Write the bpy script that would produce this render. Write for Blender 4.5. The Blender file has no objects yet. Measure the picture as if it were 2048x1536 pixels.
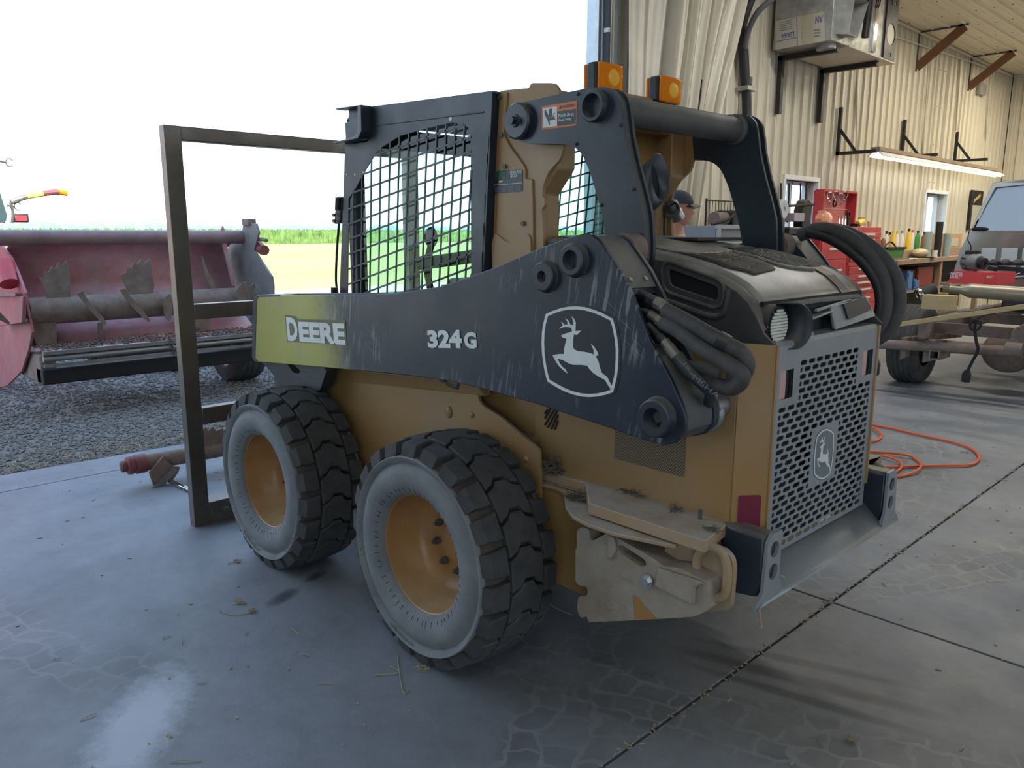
import bpy, bmesh, math, random
from mathutils import Vector, Matrix
from mathutils.geometry import tessellate_polygon
random.seed(7)
SC = bpy.context.scene
COL = SC.collection
V = Vector
# ------------------------------------------------------------------ camera, world, sun, exposure
FPX = 1575.2
CAM = V((-2.0575, 2.3699, 1.4900))
FW = V((0.70718832, -0.68137244, -0.18872277)); RT = V((-0.69372953, -0.72023517, 0.00079996)); UP = V((0.13646984, -0.13035684, 0.98203008))
cd = bpy.data.cameras.new('camera'); cam = bpy.data.objects.new('camera', cd); COL.objects.link(cam)
cd.sensor_fit = 'HORIZONTAL'; cd.sensor_width = 36.0; cd.lens = 36.0 * FPX / 2048.0
cd.clip_start = 0.05; cd.clip_end = 2000
cam.matrix_world = Matrix(((RT.x, UP.x, -FW.x, CAM.x), (RT.y, UP.y, -FW.y, CAM.y), (RT.z, UP.z, -FW.z, CAM.z), (0, 0, 0, 1)))
SC.camera = cam
W = bpy.data.worlds.new('sky'); SC.world = W; W.use_nodes = True
wn = W.node_tree.nodes; wl = W.node_tree.links
bg = wn['Background']
tc = wn.new('ShaderNodeTexCoord'); sep = wn.new('ShaderNodeSeparateXYZ'); wl.new(tc.outputs['Generated'], sep.inputs[0])
rmp = wn.new('ShaderNodeValToRGB'); wl.new(sep.outputs['Z'], rmp.inputs[0])
rmp.color_ramp.elements[0].position = 0.0; rmp.color_ramp.elements[0].color = (0.74, 0.88, 1.0, 1)
rmp.color_ramp.elements[1].position = 0.7; rmp.color_ramp.elements[1].color = (0.42, 0.64, 1.0, 1)
wl.new(rmp.outputs[0], bg.inputs[0]); bg.inputs[1].default_value = 2.3
sd = bpy.data.lights.new('sun', 'SUN'); sun = bpy.data.objects.new('sun', sd); COL.objects.link(sun)
sd.energy = 9.0; sd.angle = 0.01; sd.color = (1.0, 0.94, 0.82)
SUN_TO = V((0.85, -0.22, -0.80)).normalized()          # where the sunlight travels: over the roof, from behind the shop
sun.rotation_euler = SUN_TO.to_track_quat('-Z', 'Y').to_euler()
SC.view_settings.view_transform = 'Standard'; SC.view_settings.look = 'None'
SC.view_settings.gamma = 1.0; SC.view_settings.exposure = 0.38; SC.view_settings.use_curve_mapping = False
def unseen_area_lamp(x, y, z, sx, sy, watts, col):
    l = bpy.data.lights.new('unseen_area_lamp', 'AREA'); l.shape = 'RECTANGLE'; l.size = sx; l.size_y = sy; l.energy = watts; l.color = col
    o = bpy.data.objects.new('unseen_area_lamp', l); COL.objects.link(o); o.location = (x, y, z); return o
# unseen shop lamps under the ceiling; the last two added as fill light
WARM = (1.0, 0.90, 0.70); NEUT = (1.0, 0.97, 0.92)
for x, y, w, c in ((-5.0, -10.0, 90, NEUT), (0.2, -10.5, 100, WARM), (-5.0, -14.0, 90, WARM), (0.6, -14.0, 130, WARM), (0.3, -5.6, 70, NEUT), (-3.4, 3.4, 28, (0.93, 0.97, 1.0))):
    unseen_area_lamp(x, y, 4.50, 2.4, 0.3, w, c)

# ------------------------------------------------------------------ helpers
def ray(u, v): return FW + (u - 1024.0) / FPX * RT - (v - 768.0) / FPX * UP
def P(u, v, ax, val):
    d = ray(u, v); t = (val - CAM[ax]) / d[ax]; return CAM + t * d
X, Y, Z = 0, 1, 2
ORG = {}
def link(o, parent=None, origin=None):
    COL.objects.link(o)
    po = ORG[parent.name] if parent else V((0, 0, 0))
    og = V(origin) if origin is not None else po
    o.location = og - po
    if parent: o.parent = parent
    ORG[o.name] = og
    return o
def tag(o, label=None, cat=None, group=None, kind=None):
    if label: o['label'] = label
    if cat: o['category'] = cat
    if group: o['group'] = group
    if kind: o['kind'] = kind
    return o
def thing(name, loc, label, cat, group=None):
    o = bpy.data.objects.new(name, None); o.empty_display_size = 0.1
    link(o, None, loc); return tag(o, label, cat, group)
def copy_tree(o, parent=None, off=V((0, 0, 0))):
    c = o.copy(); COL.objects.link(c)
    if parent: c.parent = parent
    else: c.location = o.location + off
    ORG[c.name] = ORG[o.name] + off
    for ch in list(o.children): copy_tree(ch, c, off)
    return c
def frame(d):
    d = V(d).normalized(); a = V((0, 0, 1)) if abs(d.z) < 0.9 else V((1, 0, 0))
    u = a.cross(d).normalized(); return u, d.cross(u).normalized(), d
class MB:
    def __init__(s): s.v = []; s.f = []
    def add(s, vs, fs):
        n = len(s.v); s.v += [tuple(p) for p in vs]; s.f += [tuple(i + n for i in f) for f in fs]; return s
    def box(s, c, d, R=None):
        c = V(c); h = [V((x * d[0] / 2, y * d[1] / 2, z * d[2] / 2)) for x in (-1, 1) for y in (-1, 1) for z in (-1, 1)]
        vs = [c + (R @ p if R else p) for p in h]
        return s.add(vs, [(0, 1, 3, 2), (4, 6, 7, 5), (0, 4, 5, 1), (2, 3, 7, 6), (0, 2, 6, 4), (1, 5, 7, 3)])
    def bx(s, x0, x1, y0, y1, z0, z1): return s.box(((x0 + x1) / 2, (y0 + y1) / 2, (z0 + z1) / 2), (abs(x1 - x0), abs(y1 - y0), abs(z1 - z0)))
    def bar(s, a, b, w, h, upv=(0, 0, 1)):
        a = V(a); b = V(b); d = (b - a); L = d.length; d.normalize(); u = V(upv).cross(d)
        if u.length < 1e-4: u = V((1, 0, 0)).cross(d)
        u.normalize(); t = d.cross(u)
        vs = [p + u * (i * w / 2) + t * (j * h / 2) for p in (a, b) for i, j in ((-1, -1), (1, -1), (1, 1), (-1, 1))]
        return s.add(vs, [(3, 2, 1, 0), (4, 5, 6, 7), (0, 1, 5, 4), (1, 2, 6, 5), (2, 3, 7, 6), (3, 0, 4, 7)])
    def tube(s, pts, r, n=12, cap=True, r2=None):
        pts = [V(p) for p in pts]; m = len(pts); rs = r if isinstance(r, (list, tuple)) else [r] * m
        ring = []; u = None
        for i, p in enumerate(pts):
            d = (pts[min(i + 1, m - 1)] - pts[max(i - 1, 0)])
            if d.length < 1e-9: d = V((0, 0, 1))
            d.normalize()
            if u is None: u = frame(d)[0]
            u = (u - d * u.dot(d)); u = u.normalized() if u.length > 1e-6 else frame(d)[0]
            w = d.cross(u)
            ring.append([p + (u * math.cos(2 * math.pi * k / n) + w * math.sin(2 * math.pi * k / n)) * rs[i] for k in range(n)])
        vs = [q for rg in ring for q in rg]
        fs = [(i * n + k, i * n + (k + 1) % n, (i + 1) * n + (k + 1) % n, (i + 1) * n + k) for i in range(m - 1) for k in range(n)]
        if cap: fs += [tuple(range(n - 1, -1, -1)), tuple((m - 1) * n + k for k in range(n))]
        return s.add(vs, fs)
    def lathe(s, prof, c, axis, n=32, a0=0.0, a1=2 * math.pi):
        """prof: (radius, along axis)"""
        u, w, d = frame(axis); c = V(c); full = abs(a1 - a0 - 2 * math.pi) < 1e-6; nn = n if full else n + 1; m = len(prof)
        vs = [c + d * h + (u * math.cos(a0 + (a1 - a0) * k / n) + w * math.sin(a0 + (a1 - a0) * k / n)) * r for r, h in prof for k in range(nn)]
        fs = []
        for i in range(m - 1):
            for k in range(n):
                k2 = (k + 1) % nn if full else k + 1
                fs.append((i * nn + k, i * nn + k2, (i + 1) * nn + k2, (i + 1) * nn + k))
        return s.add(vs, fs)
    def prism(s, outer, t, holes=()):
        """outer: 3D points of a flat outline, t: 3D thickness vector"""
        loops = [[V(p) for p in outer]] + [[V(p) for p in h] for h in holes]; t = V(t)
        flat = [p for l in loops for p in l]; N = len(flat)
        tri = tessellate_polygon(loops)
        vs = flat + [p + t for p in flat]; fs = []
        nrm = V((0, 0, 0)); o = loops[0]
        for i in range(len(o)): nrm += o[i].cross(o[(i + 1) % len(o)])
        for a, b, c in tri:
            g = (flat[b] - flat[a]).cross(flat[c] - flat[a])
            if g.dot(t) > 0: a, c = c, a
            fs += [(a, b, c), (c + N, b + N, a + N)]
        k = 0
        for l in loops:
            m = len(l)
            ccw = V((0, 0, 0))
            for i in range(m): ccw += l[i].cross(l[(i + 1) % m])
            flip = (ccw.dot(t) < 0) != (l is not loops[0])
            for i in range(m):
                a = k + i; b = k + (i + 1) % m
                fs.append((b, a, a + N, b + N) if flip else (a, b, b + N, a + N))
            k += m
        return s.add(vs, fs)
    def grid(s, rows, closed=False):
        n = len(rows[0]); vs = [q for r in rows for q in r]
        fs = [(i * n + k, i * n + k + 1, (i + 1) * n + k + 1, (i + 1) * n + k) for i in range(len(rows) - 1) for k in range(n - 1)]
        return s.add(vs, fs)
    def ball(s, c, r, n=10, m=7, sc=(1, 1, 1)):
        c = V(c); prof = [[c + V((r * sc[0] * math.sin(math.pi * i / m) * math.cos(2 * math.pi * k / n), r * sc[1] * math.sin(math.pi * i / m) * math.sin(2 * math.pi * k / n), r * sc[2] * math.cos(math.pi * i / m))) for k in range(n + 1)] for i in range(m + 1)]
        return s.grid(prof[::-1])
    def build(s, name, m, parent=None, origin=None, bev=0, smooth=35, kind=None, label=None, solid=0, seg=2, fix=True):
        og = V(origin) if origin is not None else (ORG[parent.name] if parent else V((0, 0, 0)))
        me = bpy.data.meshes.new(name); me.from_pydata([V(p) - og for p in s.v], [], s.f)
        if fix:
            b = bmesh.new(); b.from_mesh(me); bmesh.ops.remove_doubles(b, verts=b.verts, dist=1e-5)
            bmesh.ops.recalc_face_normals(b, faces=b.faces); b.to_mesh(me); b.free()
        me.materials.append(m)
        if smooth:
            me.polygons.foreach_set('use_smooth', [True] * len(me.polygons)); me.set_sharp_from_angle(angle=math.radians(smooth))
        o = bpy.data.objects.new(name, me); link(o, parent, og)
        if solid:
            md = o.modifiers.new('solid', 'SOLIDIFY'); md.thickness = solid; md.offset = 0
        if bev:
            md = o.modifiers.new('bevel', 'BEVEL'); md.width = bev; md.segments = seg; md.limit_method = 'ANGLE'; md.angle_limit = math.radians(40)
        if kind: o['kind'] = kind
        if label: o['label'] = label
        return o
def inst(src, parent, loc, rot=None, name=None, scale=None):
    """a copy of a piece sharing mesh data, at world place loc"""
    c = src.copy(); COL.objects.link(c); c.parent = parent
    po = ORG[parent.name] if parent else V((0, 0, 0)); c.location = V(loc) - po; ORG[c.name] = V(loc)
    if rot is not None: c.rotation_euler = rot
    if scale is not None: c.scale = scale
    return c
def smooth_path(pts, sub=6):
    pts = [V(p) for p in pts]; out = []; n = len(pts)
    for i in range(n - 1):
        p0 = pts[max(i - 1, 0)]; p1 = pts[i]; p2 = pts[i + 1]; p3 = pts[min(i + 2, n - 1)]
        for k in range(sub):
            t = k / sub; out.append(0.5 * ((2 * p1) + (p2 - p0) * t + (2 * p0 - 5 * p1 + 4 * p2 - p3) * t * t + (3 * p1 - p0 - 3 * p2 + p3) * t ** 3))
    return out + [pts[-1]]
def rounded(pts, r=0.02, n=4):
    """round the corners of a flat outline; r one number or one per corner"""
    pts = [V(p) for p in pts]; out = []; m = len(pts)
    for i, p in enumerate(pts):
        rr = r[i] if isinstance(r, (list, tuple)) else r
        a = pts[i - 1] - p; b = pts[(i + 1) % m] - p
        k = min(rr, a.length * 0.45, b.length * 0.45)
        if k < 1e-4: out.append(p); continue
        A = p + a.normalized() * k; B = p + b.normalized() * k
        for j in range(n + 1):
            t = j / n; out.append(A * (1 - t) ** 2 + p * 2 * t * (1 - t) + B * t * t)
    return out
def circ(c, r, axis, n=16, ph=0.0):
    u, w, d = frame(axis); return [V(c) + (u * math.cos(ph + 2 * math.pi * k / n) + w * math.sin(ph + 2 * math.pi * k / n)) * r for k in range(n)]
def inset(pts, d, ax=Y):
    """move a flat outline inwards by d"""
    a, b = [(1, 2), (0, 2), (0, 1)][ax]; m = len(pts); area = sum(pts[i][a] * pts[(i + 1) % m][b] - pts[(i + 1) % m][a] * pts[i][b] for i in range(m)); sg = 1 if area > 0 else -1
    out = []
    for i in range(m):
        p = pts[i]; e = []
        for q0, q1 in ((pts[i - 1], p), (p, pts[(i + 1) % m])):
            dx, dy = q1[a] - q0[a], q1[b] - q0[b]; L = math.hypot(dx, dy) or 1e-9; e.append((-dy / L * sg, dx / L * sg))
        nx, ny = e[0][0] + e[1][0], e[0][1] + e[1][1]; L = math.hypot(nx, ny) or 1; k = d / max(0.35, (nx * e[0][0] + ny * e[0][1]) / L)
        q = V(p); q[a] += nx / L * k; q[b] += ny / L * k; out.append(q)
    return out
def text(name, s, m, parent, o, right, up, width=None, height=None, thick=0.0015, bold=0.012, label=None):
    """raised lettering; o = lower-left corner"""
    c = bpy.data.curves.new(name, 'FONT'); c.body = s; c.extrude = 0.0; c.offset = bold; c.resolution_u = 3; c.fill_mode = 'FRONT'
    t = bpy.data.objects.new('lettering_curve', c); COL.objects.link(t); dg = bpy.context.evaluated_depsgraph_get(); dg.update()
    me = bpy.data.meshes.new_from_object(t.evaluated_get(dg)); COL.objects.unlink(t); bpy.data.objects.remove(t)
    xs = [v.co.x for v in me.vertices]; ys = [v.co.y for v in me.vertices]; x0, x1, y0, y1 = min(xs), max(xs), min(ys), max(ys)
    sx = width / (x1 - x0) if width else height / (y1 - y0); sy = height / (y1 - y0) if height else sx
    if not width: sx = sy
    R = V(right).normalized(); U = V(up).normalized(); Nn = R.cross(U)
    mb = MB(); mb.add([V(o) + R * ((v.co.x - x0) * sx) + U * ((v.co.y - y0) * sy) + Nn * thick for v in me.vertices], [tuple(p.vertices) for p in me.polygons])
    bpy.data.meshes.remove(me)
    return mb.build(name, m, parent, smooth=0, label=label, fix=False)

# ------------------------------------------------------------------ materials
def M(name, col, rough=0.5, metal=0.0, var=0.12, scale=6.0, dust=None, dust_amt=0.0, bump=0.0, bscale=60.0, col2=None, spec=0.5, patch=None, patch_amt=0.5, patch_scale=5.0, updust=None, up_amt=0.7, stretch=None, coat=0.0):
    m = bpy.data.materials.new(name); m.use_nodes = True; nt = m.node_tree; N = nt.nodes; L = nt.links
    b = N['Principled BSDF']; b.inputs['Roughness'].default_value = rough; b.inputs['Metallic'].default_value = metal
    b.inputs['Specular IOR Level'].default_value = spec; b.inputs['Coat Weight'].default_value = coat
    tc = N.new('ShaderNodeTexCoord'); vec = tc.outputs['Object']
    if stretch:
        mp = N.new('ShaderNodeMapping'); mp.inputs['Scale'].default_value = stretch; L.new(vec, mp.inputs[0]); vec = mp.outputs[0]
    def noise(sc, det=5.0, rgh=0.6):
        n = N.new('ShaderNodeTexNoise'); n.inputs['Scale'].default_value = sc; n.inputs['Detail'].default_value = det; n.inputs['Roughness'].default_value = rgh; L.new(vec, n.inputs['Vector']); return n.outputs['Fac']
    def ramp(fac, a, c):
        r = N.new('ShaderNodeMapRange'); r.inputs['From Min'].default_value = a; r.inputs['From Max'].default_value = c; L.new(fac, r.inputs['Value']); return r.outputs[0]
    def mix(fac, A, B):
        x = N.new('ShaderNodeMix'); x.data_type = 'RGBA'
        if hasattr(fac, 'is_linked') or not isinstance(fac, (int, float)): L.new(fac, x.inputs[0])
        else: x.inputs[0].default_value = fac
        for i, q in ((6, A), (7, B)):
            if isinstance(q, tuple): x.inputs[i].default_value = q + (1,) if len(q) == 3 else q
            else: L.new(q, x.inputs[i])
        return x.outputs[2]
    def mul(a, k):
        q = N.new('ShaderNodeMath'); q.operation = 'MULTIPLY'; L.new(a, q.inputs[0])
        if isinstance(k, (int, float)): q.inputs[1].default_value = k
        else: L.new(k, q.inputs[1])
        return q.outputs[0]
    dark = tuple(c * (1 - var) for c in col); lite = tuple(min(1, c * (1 + var)) for c in col)
    c = mix(ramp(noise(scale), 0.3, 0.7), dark, col2 if col2 else lite)
    if patch: c = mix(mul(ramp(noise(patch_scale, 8.0, 0.7), 0.5, 0.62), patch_amt), c, patch)
    if dust: c = mix(mul(ramp(noise(scale * 1.7, 7.0, 0.7), 0.25, 0.8), dust_amt), c, dust)
    if updust:
        g = N.new('ShaderNodeNewGeometry'); sp = N.new('ShaderNodeSeparateXYZ'); L.new(g.outputs['Normal'], sp.inputs[0])
        c = mix(mul(mul(ramp(sp.outputs['Z'], 0.2, 0.9), ramp(noise(scale * 2.3, 6.0), 0.2, 0.6)), up_amt), c, updust)
    L.new(c, b.inputs['Base Color'])
    if dust or updust or patch:
        r = ramp(noise(scale * 1.3), 0.2, 0.8); mm = N.new('ShaderNodeMapRange'); mm.inputs['To Min'].default_value = max(0.05, rough - 0.12); mm.inputs['To Max'].default_value = min(1, rough + 0.15); L.new(r, mm.inputs['Value']); L.new(mm.outputs[0], b.inputs['Roughness'])
    if bump:
        bp = N.new('ShaderNodeBump'); bp.inputs['Strength'].default_value = bump; bp.inputs['Distance'].default_value = 0.01; L.new(noise(bscale, 4.0), bp.inputs['Height']); L.new(bp.outputs[0], b.inputs['Normal'])
    m['_'] = 0
    return m
def glass(name, tint, rough=0.02, mixf=0.9):
    m = bpy.data.materials.new(name); m.use_nodes = True; nt = m.node_tree; N = nt.nodes; L = nt.links
    for n in list(N):
        if n.type == 'BSDF_PRINCIPLED': N.remove(n)
    out = [n for n in N if n.type == 'OUTPUT_MATERIAL'][0]
    t = N.new('ShaderNodeBsdfTransparent'); t.inputs[0].default_value = tint + (1,); g = N.new('ShaderNodeBsdfGlossy'); g.inputs['Roughness'].default_value = rough
    lw = N.new('ShaderNodeLayerWeight'); lw.inputs[0].default_value = 0.5; pw = N.new('ShaderNodeMath'); pw.operation = 'POWER'; pw.inputs[1].default_value = 4.0; L.new(lw.outputs['Facing'], pw.inputs[0])
    fr = N.new('ShaderNodeMath'); fr.operation = 'MULTIPLY_ADD'; fr.inputs[1].default_value = 0.5; fr.inputs[2].default_value = 0.04; L.new(pw.outputs[0], fr.inputs[0]); mx = N.new('ShaderNodeMixShader'); L.new(fr.outputs[0], mx.inputs[0]); L.new(t.outputs[0], mx.inputs[1]); L.new(g.outputs[0], mx.inputs[2]); L.new(mx.outputs[0], out.inputs[0])
    return m
def emit(name, col, st):
    m = bpy.data.materials.new(name); m.use_nodes = True; b = m.node_tree.nodes['Principled BSDF']; b.inputs['Base Color'].default_value = col + (1,); b.inputs['Emission Color'].default_value = col + (1,); b.inputs['Emission Strength'].default_value = st; return m
DUST = (0.30, 0.27, 0.22)
mt = dict(
    black=M('black_paint', (0.016, 0.022, 0.032), 0.42, dust=(0.055, 0.068, 0.085), dust_amt=0.55, scale=3.0, updust=DUST, up_amt=0.55),
    black_clean=M('black_plastic', (0.018, 0.019, 0.021), 0.5, updust=DUST, up_amt=0.4),
    yellow=M('construction_yellow', (0.33, 0.175, 0.047), 0.42, var=0.10, scale=2.2, dust=(0.29, 0.22, 0.145), dust_amt=0.65, updust=(0.33, 0.28, 0.22), up_amt=0.9),
    yellow_dusty=M('dusty_yellow_steel', (0.34, 0.20, 0.075), 0.7, scale=5.0, dust=(0.33, 0.29, 0.24), dust_amt=0.85, updust=(0.42, 0.38, 0.33), up_amt=1.0, bump=0.15),
    cast=M('dusty_cast_weight', (0.26, 0.19, 0.12), 0.8, scale=7.0, dust=(0.36, 0.33, 0.29), dust_amt=0.95, bump=0.35, bscale=140),
    rim=M('rim_yellow', (0.34, 0.152, 0.030), 0.38, var=0.12, dust=(0.34, 0.26, 0.18), dust_amt=0.45, scale=6, updust=(0.45, 0.36, 0.22), up_amt=0.5),
    rubber=M('tire_rubber', (0.030, 0.031, 0.033), 0.82, dust=(0.11, 0.105, 0.095), dust_amt=0.6, scale=9, bump=0.2, bscale=180),
    sidewall=M('dusty_sidewall', (0.11, 0.12, 0.125), 0.75, dust=(0.27, 0.28, 0.28), dust_amt=0.8, scale=3.5, bump=0.1, bscale=220),
    steel=M('bare_steel', (0.36, 0.37, 0.38), 0.38, 0.85, dust=(0.20, 0.19, 0.17), dust_amt=0.4, scale=5, stretch=(1, 1, 1)),
    grille=M('grey_grille_paint', (0.28, 0.30, 0.32), 0.42, 0.35, dust=(0.30, 0.29, 0.27), dust_amt=0.4, scale=4),
    tubegrey=M('dusty_dark_tube', (0.055, 0.055, 0.055), 0.55, dust=(0.13, 0.12, 0.11), dust_amt=0.7, scale=5, updust=(0.22, 0.205, 0.18), up_amt=0.6),
    hood=M('dusty_hood', (0.12, 0.12, 0.115), 0.38, dust=(0.24, 0.22, 0.19), dust_amt=0.8, scale=3, updust=(0.42, 0.40, 0.36), up_amt=0.75),
    hoodside=M('hood_side_plastic', (0.028, 0.030, 0.032), 0.6, dust=(0.10, 0.095, 0.085), dust_amt=0.7, scale=4, updust=DUST, up_amt=0.8),
    hose=M('hose_sleeve', (0.045, 0.042, 0.042), 0.62, dust=(0.13, 0.12, 0.11), dust_amt=0.6, scale=14, bump=0.3, bscale=300),
    zinc=M('zinc_bolt', (0.55, 0.55, 0.53), 0.35, 0.9),
    dark=M('deep_black', (0.006, 0.006, 0.008), 0.7),
    white=M('white_decal', (0.72, 0.75, 0.73), 0.5, var=0.05, dust=(0.5, 0.5, 0.48), dust_amt=0.4),
    olive=M('decal_outline', (0.12, 0.12, 0.04), 0.5),
    decal_black=M('decal_black', (0.02, 0.025, 0.035), 0.4),
    orange_decal=M('orange_decal', (0.62, 0.17, 0.05), 0.5),
    green_decal=M('green_decal', (0.02, 0.085, 0.05), 0.5),
    yellow_decal=M('yellow_decal', (0.75, 0.6, 0.1), 0.5),
    grey_print=M('grey_print', (0.16, 0.18, 0.2), 0.6),
    red_reflector=M('red_reflector', (0.17, 0.018, 0.04), 0.35),
    tail=M('pink_tail_lens', (0.55, 0.28, 0.27), 0.35, dust=(0.55, 0.42, 0.38), dust_amt=0.6),
    lens=M('ribbed_lens', (0.62, 0.60, 0.54), 0.25, bump=0.0),
    frame=M('raw_steel_tube', (0.14, 0.12, 0.102), 0.36, 0.65, dust=(0.21, 0.188, 0.16), dust_amt=0.5, scale=4, patch=(0.16, 0.07, 0.035), patch_amt=0.3, patch_scale=9),
    conc=None, hubred=M('dark_hub_red', (0.20, 0.025, 0.035), 0.6, dust=(0.25, 0.14, 0.12), dust_amt=0.5, patch=(0.10, 0.06, 0.05)), hdtube=M('header_tube_paint', (0.20, 0.11, 0.11), 0.65, dust=(0.30, 0.25, 0.24), dust_amt=0.8, scale=3, patch=(0.36, 0.10, 0.12), patch_amt=0.6), endred=M('end_plate_red', (0.36, 0.07, 0.085), 0.6, dust=(0.36, 0.24, 0.23), dust_amt=0.6, scale=4, patch=(0.2, 0.15, 0.12)), rust=M('rusty_steel', (0.14, 0.10, 0.08), 0.85, dust=(0.30, 0.25, 0.21), dust_amt=0.7, scale=7, patch=(0.15, 0.055, 0.025), patch_amt=0.6, bump=0.4),
    redpaint=M('faded_red_paint', (0.55, 0.21, 0.25), 0.6, dust=(0.62, 0.47, 0.49), dust_amt=0.85, scale=2.2, patch=(0.24, 0.21, 0.20), patch_amt=0.75, patch_scale=4),
    greysheet=M('weathered_grey_sheet', (0.17, 0.165, 0.16), 0.6, 0.2, dust=(0.26, 0.24, 0.22), dust_amt=0.6, scale=4, patch=(0.10, 0.07, 0.055), patch_amt=0.6),
    toolred=M('tool_chest_red', (0.50, 0.025, 0.04), 0.35, dust=(0.45, 0.16, 0.15), dust_amt=0.35),
    wood=M('bench_wood', (0.26, 0.17, 0.11), 0.7, scale=3, stretch=(8, 1, 8), dust=(0.36, 0.29, 0.22), dust_amt=0.5),
    lumber=M('pale_lumber', (0.50, 0.36, 0.17), 0.7, scale=3, stretch=(1, 9, 9), bump=0.1),
    panel=M('cream_wall_steel', (0.60, 0.55, 0.44), 0.45, var=0.05, scale=1.2, dust=(0.46, 0.41, 0.31), dust_amt=0.35),
    ceil=M('cream_ceiling_steel', (0.64, 0.58, 0.45), 0.5, var=0.05, scale=1.0),
    galv=M('galvanized_sheet', (0.40, 0.40, 0.385), 0.5, 0.5, var=0.25, scale=9, dust=(0.25, 0.24, 0.21), dust_amt=0.5),
    card=M('printed_cardboard', (0.42, 0.40, 0.33), 0.8, var=0.06),
    blueink=M('blue_ink', (0.06, 0.08, 0.25), 0.7), brace=M('brown_primer_steel', (0.16, 0.065, 0.03), 0.65, dust=(0.25, 0.13, 0.08), dust_amt=0.4),
    trim=M('white_trim', (0.66, 0.68, 0.67), 0.45, var=0.04), bluetrim=M('pale_steel_jamb', (0.50, 0.56, 0.60), 0.4, 0.2),
    tarp=M('cream_tarp', (0.74, 0.70, 0.60), 0.6, var=0.06, scale=2.5, dust=(0.56, 0.49, 0.38), dust_amt=0.45, bump=0.1, bscale=30),
    silver=M('silver_car_paint', (0.36, 0.36, 0.345), 0.32, 0.5, var=0.03, coat=0.5),
    amber=None, seat=M('black_vinyl_seat', (0.03, 0.03, 0.032), 0.6),
    orange_hose=M('orange_hose', (0.75, 0.10, 0.015), 0.4, var=0.05), straw=M('straw', (0.36, 0.29, 0.17), 0.8, var=0.3, scale=30), straw_dark=M('old_straw', (0.10, 0.09, 0.07), 0.9, var=0.4, scale=40),
    skin=M('skin', (0.46, 0.22, 0.15), 0.55, var=0.06), cloth=M('white_shirt', (0.62, 0.62, 0.66), 0.85, var=0.05), cap=M('grey_cap', (0.05, 0.055, 0.065), 0.85), bill=M('tan_cap_bill', (0.25, 0.21, 0.16), 0.85), jeans=M('blue_jeans', (0.07, 0.09, 0.15), 0.9), hair=M('brown_hair', (0.06, 0.04, 0.025), 0.8),
    chrome=M('chrome', (0.7, 0.7, 0.7), 0.12, 1.0), tan=M('tan_driveshaft', (0.30, 0.26, 0.19), 0.4, 0.5, dust=(0.38, 0.33, 0.24), dust_amt=0.5, scale=3),
    green=M('green_bag', (0.06, 0.20, 0.05), 0.8), redbox=M('red_carton', (0.62, 0.05, 0.05), 0.6, var=0.05), blue=M('blue_plastic', (0.05, 0.18, 0.55), 0.5), greyblue=M('grey_blue_tube', (0.27, 0.34, 0.34), 0.5), brownbox=M('brown_cardboard', (0.42, 0.27, 0.15), 0.8),
)
def simple(name, col, rough=0.5, metal=0.0): return M(name, col, rough, metal, var=0.05)
def amber_mat():
    m = bpy.data.materials.new('amber_lens'); m.use_nodes = True; b = m.node_tree.nodes['Principled BSDF']
    b.inputs['Base Color'].default_value = (1.0, 0.27, 0.012, 1); b.inputs['Roughness'].default_value = 0.12; b.inputs['Transmission Weight'].default_value = 0.2; b.inputs['IOR'].default_value = 1.2
    return m
mt['amber'] = amber_mat()
mt['cabglass'] = glass('cab_glass', (0.74, 0.93, 0.87)); mt['pane'] = glass('window_glass', (0.95, 0.97, 0.97))
mt['carglass'] = glass('car_glass', (0.25, 0.30, 0.33), 0.02)
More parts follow.
